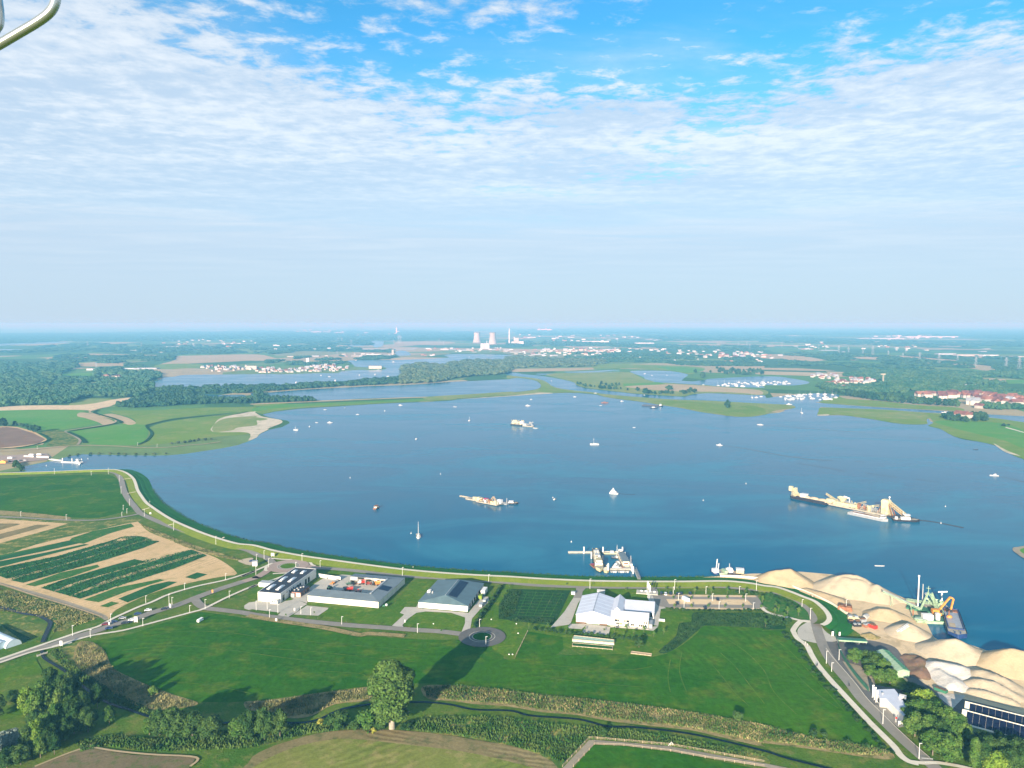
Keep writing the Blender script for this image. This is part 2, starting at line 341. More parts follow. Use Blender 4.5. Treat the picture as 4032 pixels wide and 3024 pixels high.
# ------------------------------------------------------------------ the ground
def struct(o): o['kind']='structure'; return o
def sheet(name,mat,z,pts,sm=True,k=4):
    if sm: pts=smooth(pts,True,k)
    vs=[(x,y,z) for x,y in pts]; tr=tessellate_polygon([[Vector(v) for v in vs]]); fs=[]
    for t in tr:
        A,B,D=[Vector(pts[i]) for i in t]; cr=(B-A).cross(D-A)
        if abs(cr)<1e-9: continue
        fs.append(t if cr>0 else t[::-1])
    me=bpy.data.meshes.new(name); me.from_pydata(vs,[],fs); me.materials.append(M[mat]); me.update()
    o=bpy.data.objects.new(name,me); C.objects.link(o); return struct(o)
def strip(name,mat,z,w,pts,sm=True,k=5):
    if sm and len(pts)>2: pts=smooth(pts,False,k)
    vs=[];fs=[]; n=len(pts)
    for i in range(n):
        a=Vector(pts[max(i-1,0)]); b=Vector(pts[min(i+1,n-1)]); d=(b-a)
        d=d.normalized() if d.length>0 else Vector((1,0)); nn=Vector((-d.y,d.x)); p=Vector(pts[i])
        ww=w if not callable(w) else w(i/(n-1))
        for s_ in (-.5,.5): q=p+nn*s_*ww; vs.append((q.x,q.y,z))
    for i in range(n-1): fs.append((2*i,2*i+2,2*i+3,2*i+1))
    me=bpy.data.meshes.new(name); me.from_pydata(vs,[],[f[::-1] for f in fs]); me.materials.append(M[mat]); me.update()
    o=bpy.data.objects.new(name,me); C.objects.link(o); return struct(o)
# base sheet, rings of growing cells out to the horizon
ys=[-3000,-1500,-500,0,200,400,600,800,1000,1300,1700,2200,3000,4000,5500,7500,10000,14000,20000,28000,40000,58000]
xs=[-58000,-40000,-28000,-18000,-12000,-8000,-5000,-3000,-2000,-1200,-700,-350,0,350,700,1200,2000,3000,5000,8000,12000,18000,28000,40000,58000]
gv=[(x,y,0) for y in ys for x in xs]; nx=len(xs)
gf=[(j*nx+i,j*nx+i+1,(j+1)*nx+i+1,(j+1)*nx+i) for j in range(len(ys)-1) for i in range(nx-1)]
me=bpy.data.meshes.new('ground'); me.from_pydata(gv,[],gf); me.materials.append(M['countryside']); go=bpy.data.objects.new('ground',me); C.objects.link(go); struct(go)
CREST=P('B1 -400,150 -40,136 0,135 200,130 470,122 700,112 930,106 1000,108 1060,122 1110,148 1150,185 1170,230 1185,280 1215,330 1260,390 1320,435 1400,490 1500,548 1620,602 1750,655 1900,705 2050,745 B2 0,650 150,690 330,725 480,750 700,780 1030,825 1300,858 1600,885 1900,905 B3 20,920 300,938 700,955 1100,961 1500,962 1800,958 1950,962 2100,978 B4 21,977 130,990 250,1030 350,1070 440,1105 500,1150 540,1190 565,1230 568,1265 540,1295 505,1308',2.5)
LAKE=P('B1 -400,152 930,108 1000,112 1060,130 1110,160')+P('B1 1180,290 1215,340 1260,400 1320,445 1400,500 1620,612 1900,715 B2 0,660 330,735 700,790 1300,868 1900,915 B3 300,948 1100,972 1400,972 1500,945 1830,918 2100,902 B4 0,882 150,868 320,866 600,890 800,950 1010,1000 1240,1108 1290,1112 1330,1160 1350,1225 1390,1300 1430,1380 C4 1440,290 1500,330 1700,345 1890,410 2300,480 F 2600,1500 2600,1200 2350,1100 2212,992 A4 2212,1200 2140,1165 2060,1135 1980,1085 1900,1060 1800,1045 1700,1030 1620,1005 1560,965 1500,940 1420,922 1400,912 1440,895 1448,885 1420,875 1410,855 1370,858 1385,865 1395,885 1380,903 1300,905 1200,902 1100,890 1000,872 900,853 800,842 740,830 640,825 560,826 500,828 472,815 490,790 500,762 480,752 275,738 270,765 230,775 180,783 195,790 140,805 60,812 A3 2212,840 2100,857 1980,858 1880,848 1800,833 1680,820 1560,795 1450,775 1320,757 1200,735 1100,722 960,705 830,685 760,665 620,652 500,650 330,657 200,667 0,681 A2 2000,690 1770,706 1700,716 1500,729 1200,739 1000,749 700,769 400,786 180,813 75,836 100,851 170,871 230,881 290,891 310,910 240,946 140,966 60,1001 A1 2212,1036 2150,1066 2050,1101 1900,1131 1750,1153 1600,1176 1450,1189 1300,1191 1100,1188 900,1184 720,1181 600,1196 530,1216 430,1241 250,1276 165,1291 175,1301 230,1325 0,1345')
sheet('lake_water','lake_water',.06,LAKE,False)
WT=[
('A2 85,655 200,642 370,627 600,614 840,602 1000,592 1200,587 1400,577 1600,562 1800,550 2000,542 2212,531 A3 30,525 120,525 220,540 265,560 285,590 260,615 180,630 60,643 0,648 A2 2000,657 1500,682 1200,692 900,702 600,715 480,706 300,702 180,692 110,676',.06),
('A1 1300,562 1370,542 1400,528 1390,520 1500,510 1600,495 1900,492 2212,488 A2 300,489 560,481 720,480 760,464 900,453 1000,456 1100,451 1140,442 1110,425 1040,432 880,425 860,410 830,388 820,372 1000,366 1250,366 1500,356 1680,346 1640,328 1700,317 1900,316 2212,324 A3 0,334 60,342 60,348 A2 2212,360 2000,363 1850,366 1760,382 1600,418 1530,415 1500,392 1400,397 1300,425 1270,450 1290,492 1150,517 900,542 800,562 700,572 560,572 400,572 200,582 A1 2212,597 2000,602 1800,607 1500,612 1370,626 1320,602',.07),
('A2 1240,288 1290,285 1330,300 1350,325 1250,330 1215,310',.3),('A2 1010,205 1110,202 1118,225 1105,250 1040,256 1010,240 850,250 790,235 850,230 960,232',.3),
('A1 -200,240 100,217 400,208 570,209 540,222 300,230 90,238 -200,262',.4),('A1 -200,275 150,274 240,279 150,284 -200,288',.3),
('A1 1680,672 1760,662 1900,668 2090,666 2105,682 1900,693 1800,699 1690,697',.06),('A1 600,748 700,742 850,738 885,742 860,752 650,755',.06),('A1 482,1062 540,1062 540,1090 480,1092',.06),
('A1 2160,655 2212,650 A2 30,650 20,668 0,678 A1 2175,672',.06),('A1 0,755 40,755 30,778 -60,780',.06),('A1 2180,703 2212,702 A2 20,704 0,715 A1 2180,712',.06),
# canal
('A3 -40,470 60,477 150,490 280,502 400,522 500,542 570,562 600,590 680,612 760,622 900,637 1000,648 1090,658 1250,670 1400,678 1520,683 1600,664 1700,655 1800,656 1950,662 2100,667 2212,672 A4 40,680 120,668 260,655 450,640 640,650 640,690 600,708 450,716 700,738 900,752 1100,765 1300,775 1500,787 1700,799 1900,817 2212,834 2600,852 2600,915 2212,884 1950,847 1700,832 1500,808 1400,804 1200,790 1000,776 700,765 500,757 275,745 200,735 0,727 A3 2000,732 1700,716 1400,706 1200,691 1000,676 800,656 700,643 600,633 450,613 380,591 330,556 250,529 100,511 -20,490',.065),
('A3 1050,465 1130,458 1300,459 1430,466 1540,488 1545,505 1500,540 1530,548 1600,551 1650,545 1700,538 1760,528 2000,514 2212,507 A4 0,497 150,500 250,515 370,535 400,555 300,572 230,574 0,572 A3 2212,605 1950,600 1800,592 1700,583 1500,572 1380,563 1290,561 1250,550 1180,530 1170,515 1100,490',.065),
('A3 240,485 420,483 800,470 1000,470 700,478 450,490 300,496',.065),('A3 1060,625 1200,632 1400,645 1440,650 1250,648 1080,638',.065),
('A3 480,470 700,462 900,452 960,455 800,468 600,476',.065),
]
for s_,z in WT: sheet('lake_water','lake_water',z,P(s_),True,3)
# name, material, z, smoothed, outline
PT=[
# far fields
('field','straw_far',.08,1,'A1 670,395 1080,380 1075,415 960,420 700,422'),('field','straw_far',.08,1,'A1 1500,335 1800,325 2212,318 A2 180,350 240,365 100,375 A1 2212,370 1900,385 1600,400 1480,415 1375,405 1500,370'),
('field','far_meadow',.09,1,'A1 1375,405 1700,400 1740,425 1500,445 1340,440'),('field','straw_far',.08,1,'A2 0,345 120,345 240,360 230,372 60,372 0,372'),
('meadow','far_meadow_vivid',.1,1,'A1 520,495 640,482 800,480 815,520 700,525 560,515'),
('field','straw_far',.08,1,'A1 440,590 620,572 830,563 840,572 600,590 450,610'),('field','straw_far',.08,1,'A2 1220,215 1300,207 1690,210 1690,225 1250,232'),
('field','straw_far',.08,1,'A2 840,262 1000,260 1380,262 1370,272 1050,275'),('road','concrete',.35,1,'A2 830,268 1300,270 1380,263 1400,268 1330,278 840,276'),
('ground','sand_ground',.1,1,'A1 -100,790 100,765 400,757 640,757 820,740 950,712 1100,692 1180,693 1100,715 1000,745 930,772 860,785 790,805 700,797 300,795 -100,808'),
('ground','far_scrub',.09,1,'A1 640,720 760,700 950,700 985,720 960,745 800,760 600,765'),
('meadow','far_meadow_vivid',.11,1,'A1 -100,812 100,800 400,797 720,800 690,825 670,850 800,885 850,905 800,925 600,960 480,972 360,970 250,940 150,900 -100,850'),
('meadow','straw_far',.12,1,'A1 790,830 860,850 960,885 985,910 900,930 850,905 740,870 665,850 690,820'),
('field','brown_field',.12,0,'A1 -100,955 60,945 150,955 290,1000 390,1050 340,1085 200,1105 -100,1135'),('field','straw',.11,0,'A1 -100,945 60,938 150,945 300,985 405,1050 370,1095 200,1115 -100,1150'),
('ground','rough_grass',.09,1,'A1 355,990 530,975 650,1040 690,1080 640,1100 400,1110 450,1050'),
('meadow','far_meadow_vivid',.11,1,'A1 570,980 850,950 1060,920 1250,930 1280,985 1250,1060 1180,1100 760,1090 690,1030'),
('meadow','far_meadow',.105,1,'A1 960,805 1300,800 1700,780 2212,768 A2 300,740 A2 0,745 A1 2212,800 1900,830 1500,870 1280,920 1100,940 1060,910 1170,900 1120,860 1000,830'),
('ground','straw_far',.11,1,'A1 860,850 960,830 1090,862 1150,890 1170,915 1100,925 980,880'),
('meadow','far_meadow',.1,1,'A1 1290,950 1500,890 1900,840 2212,800 A2 0,790 200,760 700,745 1200,720 1700,700 1690,712 1200,735 700,765 400,782 180,810 75,832 0,820 A1 2212,900 2212,980 2100,1010 1800,1035 1500,1080 1250,1105 1190,1100 1290,1040'),
('meadow','far_meadow_vivid',.11,1,'A2 0,780 200,752 500,742 1000,722 1500,700 1500,715 1000,735 500,762 200,785 80,800 0,815'),
('path','straw_far',.12,1,'A2 0,742 300,730 600,715 1000,702 1280,690 1500,684 1500,690 1280,697 900,712 600,725 300,738 0,752'),
('beach','beach',.12,1,'A1 1830,985 1850,920 1900,870 2050,830 2140,815 2212,812 A2 0,810 60,850 150,870 230,885 240,910 140,950 60,990 A1 2212,1025 2150,1060 2160,1010 2100,990'),
('beach','far_scrub',.13,1,'A1 1840,985 1850,920 1950,870 2212,850 A2 20,860 120,875 60,890 A1 2212,890 2212,930 2050,950 2000,975'),
('beach','beach',.13,1,'A2 1770,704 2000,688 2212,674 A3 200,657 290,648 390,655 200,666 0,680 A2 2000,692'),
('beach','beach',.13,1,'A1 2140,1062 2180,1010 2212,985 A2 40,975 130,962 50,1004 A1 2212,1036'),
('meadow','far_scrub',.1,1,'A2 1500,685 1900,660 2212,640 A3 60,645 180,632 262,615 288,590 268,558 220,538 120,523 0,525 0,500 100,510 250,528 330,556 380,591 450,613 600,633 700,643 800,656 830,683 760,663 620,650 500,648 330,655 200,660 0,672 A2 2000,683 1770,698 1500,712'),
('meadow','far_meadow',.12,1,'A3 275,560 330,570 380,600 450,622 600,642 750,658 620,650 500,647 330,645 250,630 290,600'),
('meadow','far_scrub',.1,1,'A3 800,658 1000,678 1200,692 1400,707 1700,717 2000,733 2212,743 A4 200,737 270,748 275,765 180,775 100,790 20,820 A3 2100,855 1980,856 1880,846 1680,818 1560,793 1450,773 1320,755 1100,720 960,703 830,683'),
('meadow','far_meadow',.12,1,'A3 1200,725 1500,720 1800,745 2100,760 2212,790 2200,835 2000,853 1880,840 1700,810 1500,775'),
('meadow','far_scrub',.1,1,'A3 330,490 600,478 900,472 1040,472 1100,495 1170,530 1250,552 1290,562 1380,565 1500,574 1700,585 1900,602 2212,625 2212,670 1950,660 1800,653 1600,660 1520,680 1400,675 1250,667 1090,655 900,634 760,618 680,606 600,586 560,556 450,525'),
('field','far_meadow_vivid',.12,0,'A3 990,570 1290,558 1360,568 1300,580 1000,592'),('field','straw_far',.115,1,'A3 1010,595 1300,580 1500,578 1900,605 2170,630 2180,668 2000,650 1750,640 1500,640 1200,620'),
('field','straw_far',.12,0,'A3 -30,445 250,440 500,437 740,432 745,448 560,458 200,468 -30,472'),('meadow','far_meadow',.12,1,'A3 750,415 850,400 1100,405 1400,415 1600,425 1700,440 1640,470 1560,490 1430,462 1280,455 1100,440 900,440 740,440'),
('meadow','far_meadow_vivid',.125,1,'A3 1280,425 1500,430 1700,450 1560,478 1430,460'),('field','straw_far',.12,0,'A3 1850,425 2212,420 2212,450 1950,440'),
('field','straw_far',.12,0,'A4 0,425 300,428 620,448 500,452 200,446 0,440'),('field','straw_far',.12,0,'A4 130,325 400,335 550,360 440,372 200,358'),('field','straw_far',.12,0,'A4 540,455 870,468 700,475 560,470'),
('field','straw_far',.12,0,'A4 640,338 820,360 760,362 660,345'),('field','straw_far',.12,0,'A4 1800,510 2070,520 2212,530 2212,560 2050,540 1850,530'),('field','far_meadow_vivid',.12,0,'A4 2050,525 2212,528 2212,558 2080,560'),
('field','far_meadow',.12,0,'A4 560,400 1330,415 1330,425 900,418'),('field','straw_far',.13,0,'A4 720,213 940,216 1130,222 900,226'),('field','straw_far',.13,0,'A3 1580,155 1900,155 2212,170 1900,175'),
('field','straw_far',.13,0,'A3 1300,170 1500,168 1560,188 1350,186'),('field','straw_far',.13,0,'A3 1400,228 1830,232 1830,242 1500,240'),
('meadow','far_meadow',.11,1,'A4 480,715 640,670 720,688 1000,705 1300,740 1650,760 1700,790 1500,782 1100,762 700,737'),
('meadow','far_meadow',.1,1,'A4 480,790 500,762 700,767 1000,778 1200,792 1400,806 1500,812 1700,834 1960,850 2212,886 2600,920 2600,1300 2212,1198 2060,1133 1980,1083 1800,1043 1620,1003 1500,938 1410,915 1445,890 1420,850 1390,860 1395,885 1380,901 1200,900 1000,870 800,840 640,823 480,826 470,815'),
('meadow','far_meadow_vivid',.11,1,'A4 1450,880 1600,870 1900,885 2050,900 2212,960 2212,1100 2050,1040 1800,980 1600,930'),
('meadow','far_scrub',.11,1,'A4 640,790 900,795 1200,800 1380,810 1390,855 1200,860 950,840 760,810'),
('beach','beach',.12,1,'A4 1960,1065 2060,1120 2160,1160 2170,1170 2060,1140 1980,1088'),('beach','beach',.12,1,'A4 475,822 560,818 560,828 480,830'),
('path','concrete_path',.13,0,'A4 2060,925 2212,968 2212,974 2055,932'),
# near land
('ground','roadside',.08,0,None),
('meadow','meadow',.12,1,'B1 -400,190 0,185 300,165 700,155 900,150 990,175 1030,230 1050,320 1110,420 1130,460 1000,490 850,525 600,520 350,490 0,458 -400,450'),
('ground','dry_grass',.13,1,'B1 -200,462 0,462 350,492 600,520 560,540 300,520 0,500 -200,500'),
('ground','rough_grass',.11,1,'B1 0,500 300,520 560,545 850,560 1200,515 1230,560 1180,570 1000,600 700,680 300,800 0,870 -200,920 -200,480'),
('field','straw',.13,0,'B1 -200,545 0,535 580,575 450,620 0,745 -200,800'),('field','stubble_edge',.14,0,'B1 -200,575 150,575 180,580 0,632 -200,690'),('field','stubble_edge',.14,0,'B1 -100,690 320,585 440,588 200,655 0,710 -100,738'),
('field','straw',.13,1,'B1 -200,880 0,865 300,760 800,640 1150,565 1200,570 1290,650 1500,730 1750,825 1900,890 2045,1005 1900,1035 1600,1095 1300,1180 1000,1320 940,1400 880,1380 600,1290 0,1090 -200,1040'),
('field','crop_light',.14,0,'B1 -200,930 0,850 600,720 620,700 800,640 1130,575 1160,600 950,660 720,750 640,740 0,895 -200,960'),
('field','crop',.15,0,'B1 -200,915 0,862 300,795 590,722 640,735 700,742 400,810 0,893 -200,950'),('field','crop',.15,0,'B1 -200,960 0,901 380,828 730,752 770,758 400,850 0,950 -200,1000'),
('field','crop',.15,0,'B1 -200,1010 0,958 480,860 940,728 1060,688 1035,705 900,760 500,885 0,1008 -200,1060'),('field','crop',.155,0,'B1 -100,1040 0,1015 480,895 900,775 1195,683 1280,698 1240,715 880,828 500,938 60,1052 0,1030'),('field','crop',.155,0,'B1 90,1065 500,948 880,838 1150,755 1290,718 1370,732 1330,748 1240,785 900,893 560,985 200,1088'),
('field','crop_light',.15,0,'B1 220,1105 520,1000 840,930 860,950 600,1040 300,1118'),('field','crop',.15,0,'B1 350,1132 540,1062 900,955 1160,882 1258,904 1100,955 900,1012 640,1085 455,1158'),
('field','crop',.155,0,'B1 470,1165 900,1020 1300,908 1650,800 1716,824 1500,890 1300,948 900,1070 600,1200'),('field','crop',.155,0,'B1 615,1202 1000,1062 1500,912 1750,836 1785,853 1500,965 1000,1120 690,1226'),
('field','crop_light',.15,0,'B1 720,1235 1000,1130 1380,1055 1420,1065 1100,1160 850,1255'),('field','crop',.15,0,'B1 1020,1225 1300,1110 1450,1075 1530,1080 1400,1140 1100,1257'),
('field','crop',.155,0,'B1 1595,1040 1700,998 1790,1015 1680,1057'),('field','crop_light',.15,0,'B1 860,1290 960,1250 1030,1262 930,1300'),
('road','gravel_path',.16,1,'B1 -200,1035 0,1085 300,1165 600,1255 870,1350 930,1390 905,1410 850,1380 600,1295 300,1205 0,1105 -200,1060'),
('ground','rough_grass',.12,1,'B1 -200,1075 0,1115 300,1220 600,1300 850,1385 880,1400 700,1424 600,1480 470,1520 300,1560 -200,1650'),
('ground','roadside',.13,1,'C1 -200,20 0,30 200,90 330,105 420,130 490,180 480,250 430,320 500,325 380,345 360,300 395,200 370,150 200,115 -200,60'),
('meadow','dark_crop',.13,0,'C1 -300,130 0,180 270,310 210,345 0,190 -300,160'),
('meadow','meadow',.14,1,'C1 800,335 1100,285 1300,215 1560,130 1720,85 1900,105 2212,150 C2 150,165 300,180 500,215 700,255 900,288 1300,312 1600,325 1780,325 1900,390 2080,375 2150,440 C3 0,495 400,460 800,450 1240,475 1350,800 1330,895 1000,860 700,825 250,780 0,745 C2 2000,735 1700,712 1400,700 1000,725 800,745 500,785 300,812 50,845 C1 2212,850 1950,862 1700,855 1500,795 1400,755 1330,735 1250,700 1010,590 950,520 900,410'),
('meadow','meadow_fan',.145,1,'C3 1200,500 1360,445 1500,370 1640,260 1690,205 1900,210 2212,225 C4 0,238 200,238 235,300 330,370 380,470 480,600 700,820 850,1000 980,1130 1010,1200 900,1200 500,1145 100,1045 0,1030 C3 2000,1020 1800,975 1550,930 1330,895 1240,700'),
('lawn','lawn',.13,0,'C3 180,250 500,0 560,-120 1300,-120 1310,70 1580,90 1580,170 1470,180 1450,280 1290,430 1240,468 900,440 530,400 400,390'),
('lawn','lawn',.13,1,'C2 2000,60 2212,0 C3 60,-30 0,130 170,220 150,290 50,470 0,480 C2 2100,430 2050,380 2150,320 2150,250 2060,220 1950,210'),
('field','meadow',.15,0,'C3 170,250 470,300 480,400 400,470 60,490'),
('field','dark_crop',.16,0,'B3 -15,1030 540,1045 470,1200 400,1350 -80,1290 -80,1180'),
('field','dark_crop',.16,1,'C3 1300,430 1350,380 1450,290 1480,180 1580,175 1600,90 1800,90 2212,92 C4 0,105 190,120 195,190 190,225 0,230 C3 2212,222 1700,200 1640,240 1500,360 1380,435'),
('meadow','crop_light',.14,1,'B3 2180,1090 2212,1080 B4 60,1030 200,1075 330,1140 400,1210 410,1270 300,1260 150,1220 40,1180 0,1150 -30,1110'),
('lawn','lawn',.13,0,'B2 640,1190 1070,1210 1190,1175 1390,955 1510,960 1200,1270 1130,1340 900,1325 560,1275'),
('lawn','lawn',.13,0,'B2 1510,965 1560,960 1420,1140 1260,1240 1295,1255 1190,1345 1130,1340 1200,1270'),
('lawn','lawn',.155,1,'B2 1290,1340 1320,1300 1400,1240 1480,1230 1700,1240 1820,1285 1815,1330 1790,1395 1600,1390 1400,1370'),
('lawn','lawn',.13,1,'B2 1870,1380 1880,1290 1960,1200 2130,1000 2212,1000 B3 50,1010 -90,1180 -90,1300 0,1330 B2 2100,1390 2000,1350'),
('lawn','lawn',.13,0,'B2 -60,1100 -20,1060 60,990 200,920 270,905 40,1090 0,1150'),
('lawn','lawn',.13,0,'B2 630,905 700,870 900,885 1100,905 1380,940 1350,955 1290,940 1180,935 750,905'),
# reed belts and banks along the creek
('ground','dry_grass',.13,1,'C2 1450,725 1700,718 2000,738 2212,765 C3 300,800 700,838 1240,898 1800,985 2212,1055 C4 100,1060 500,1160 900,1215 1080,1260 1100,1330 800,1300 400,1240 0,1190 C3 2212,1250 1900,1180 1600,1110 1300,1075 900,1030 600,975 300,950 0,900 C2 1900,880 1700,850 1500,835'),
('ground','dry_grass',.13,1,'C2 -80,860 80,850 320,818 520,790 820,752 1000,735 1080,800 1000,850 700,880 500,980 300,1000 100,940 -50,930'),
('ground','dry_grass',.13,1,'C1 690,340 800,345 900,415 950,530 1005,590 1250,705 1340,745 1500,800 1700,862 1650,900 1400,930 1200,900 1000,800 750,640 640,500 650,400'),
('ground','rough_grass',.125,1,'C1 420,440 500,390 690,340 660,400 650,500 760,650 700,640 560,590 400,500'),
('ground','roadside',.14,1,'C2 1300,860 1500,850 1750,870 2000,915 2212,915 C3 300,965 600,990 900,1040 1300,1085 1600,1120 1900,1190 2212,1260 2212,1320 1800,1225 1300,1130 900,1100 500,1035 0,960 C2 1900,945 1600,900 1300,890'),
('ground','rough_grass',.125,1,'C2 1250,1060 1500,1000 1900,990 2212,1000 C3 300,1050 800,1090 1200,1130 1700,1210 2212,1330 2212,1424 1900,1340 1400,1250 770,1190 700,1190 480,1424 400,1424 300,1330 0,1240 C2 2000,1200 1700,1150 1400,1115'),
('field','stubble_edge',.14,1,'C2 -50,1390 100,1270 350,1185 600,1125 850,1103 1200,1103 1600,1140 2000,1205 2212,1240 C3 250,1310 430,1430 430,1700 C2 -50,1700'),
('field','stubble',.15,1,'C2 -50,1480 0,1420 250,1290 500,1215 750,1180 1000,1195 1400,1240 1800,1290 2212,1380 C3 400,1500 430,1700 C2 -50,1700'),
('field','stubble',.155,0,'C2 590,1440 940,1215 1300,1240 2212,1440 2212,1700 500,1700'),
('pasture','meadow_fan',.15,0,'C3 745,1232 1000,1242 1400,1292 1900,1392 2300,1480 2300,1800 300,1800 560,1440'),
('path','gravel_path',.16,0,'C3 700,1190 770,1190 1400,1245 1700,1300 2212,1392 2500,1450 2500,1500 2212,1424 1700,1340 1400,1282 1000,1235 745,1225 560,1424 300,1700 250,1700 480,1424'),
('field','brown_near',.14,0,'C1 -200,1480 300,1424 740,1255 1150,1320 1690,1340 1640,1424 1400,1700 -200,1700'),
('meadow','lawn',.13,0,'C1 -200,610 0,570 310,490 370,600 0,705 -200,740'),('meadow','lawn',.13,1,'C1 -200,940 0,930 260,860 380,850 330,950 150,1000 -200,1020'),
# the sand works
('ground','sand_ground',.10,0,'B3 1400,958 1830,920 2100,900 B4 0,880 150,866 320,864 600,888 800,948 1010,998 1240,1106 1290,1110 1330,1158 1350,1223 1390,1298 1430,1380 C4 1440,288 1500,325 1700,340 1890,405 2300,475 F 2500,1450 2500,1640 C4 2212,1130 1680,980 1500,800 1250,700 900,340 870,300 740,210 B4 720,1230 600,1150 400,1070 180,985 0,950'),
('road','asphalt_dark',.2,1,'C4 860,320 1000,340 1120,380 1180,450 1250,550 1330,660 1500,760 1620,800 2212,960 2212,1140 1680,980 1560,900 1480,800 1350,730 1250,700 1200,620 1000,450 700,380 620,330'),
('yard','asphalt_dark',.19,0,'C4 530,330 640,340 880,430 960,700 1180,740 1240,800 1200,1000 1150,1060 980,900 760,690 640,560 560,450'),
('yard','gravel_path',.205,0,'C4 680,500 830,540 930,640 960,730 930,760 860,740 760,620'),
('yard','concrete',.17,1,'C4 300,240 330,200 400,165 480,170 530,240 620,290 860,310 870,345 660,330 540,345 480,350 350,320 310,290'),
('yard','asphalt',.18,0,'C4 925,870 1000,870 1060,880 1190,1000 1200,1055 1150,1062'),
('yard','sand_white',.21,0,'C4 1480,760 1720,790 1610,900 1500,810'),
('ground','gravel_path',.1,1,'B4 2120,662 2160,655 2300,640 2500,700 2500,850 2300,790 2200,745 2150,710 2118,685'),('meadow','far_meadow_vivid',.12,1,'B4 2185,672 2300,660 2480,720 2400,760 2260,730 2190,700'),
# yards round the halls
('yard','concrete',.17,0,'Z1 0,520 110,505 430,525 480,500 555,490 600,470 770,540 690,590 640,640 520,710 380,690 420,655 40,610 0,620 -60,600 -60,560'),
('yard','concrete',.17,0,'Z1 765,560 1050,590 1040,610 915,695 590,680'),
('yard','concrete',.165,0,'Z1 555,460 800,330 870,270 980,200 1230,150 1900,200 1620,430 850,370 770,440 770,530'),
('yard','concrete',.17,0,'B2 1418,1150 1418,1200 1850,1240 1960,1100 2020,1100 2030,1150 1950,1210 1880,1290 1865,1380 1790,1405 1820,1330 1820,1280 1700,1240 1480,1228 1400,1240 1330,1290 1280,1345 1290,1365 1190,1352 1295,1255 1258,1240 1300,1190 1400,1190'),
('yard','concrete',.17,0,'Z2 95,315 280,320 200,430 40,870 0,900 -400,960 -380,940 -100,620'),('yard','concrete',.172,0,'Z2 40,885 400,880 380,905 280,1000 0,980 -20,940'),
('yard','concrete',.175,0,'Z2 400,880 905,950 865,1130 270,1080'),('yard','concrete',.17,0,'Z2 905,935 1660,1000 1850,940 1950,935 1840,1035 1600,1010 905,960'),
('yard','concrete',.17,0,'Z2 1750,180 1810,200 1870,390 2120,540 2000,560 1970,780 1945,930 1790,900 1760,800 1860,550 1830,540 1700,300'),
('yard','asphalt',.18,0,'Z2 150,60 380,90 300,180 275,320 95,315 155,140'),
('yard','asphalt',.18,1,'B3 1225,1020 1280,1030 1300,1070 1360,1090 2100,1090 2150,1100 2200,1180 2190,1205 1500,1200 1360,1190 1300,1180 1270,1150 1250,1100'),
('yard','sand_ground',.185,0,'B3 1310,1080 2130,1090 2145,1105 1400,1098'),('yard','sand_ground',.185,0,'B3 1365,1122 2060,1125 2110,1172 1390,1165'),('yard','sand_ground',.185,0,'B3 1420,1192 2170,1200 2165,1215 1430,1206'),
('yard','sand',.17,1,'Z6 530,215 700,160 880,130 950,150 930,200 900,330 800,325 680,290'),
('yard','brick_paving',.17,0,'A1 -200,1215 0,1195 400,1175 430,1200 420,1225 300,1240 50,1265 -200,1275'),
]
BASE=P('B1 -700,160 -40,138 930,108 1000,112 1060,126 1110,152 1150,188 1185,282 1260,392 1400,492 1620,604 1900,707 B2 0,652 330,727 700,782 1300,860 1900,907 B3 300,940 1100,963 1500,964 1800,960 2100,980 B4 130,992 350,1075 560,1170 740,1225 C4 760,215 870,290 900,340 1250,700 1500,800 1680,980 2212,1130 2700,1250 3200,1800 2212,2300 F -1000,2400')
BASE[-2:]=[(700,-200),(-900,-200)]
for zi,(nm,mt,z,smt,s_) in enumerate(PT): sheet(nm,mt,round(z,2)*.7+.004+zi*.0037,BASE if s_ is None else P(s_),bool(smt),3)
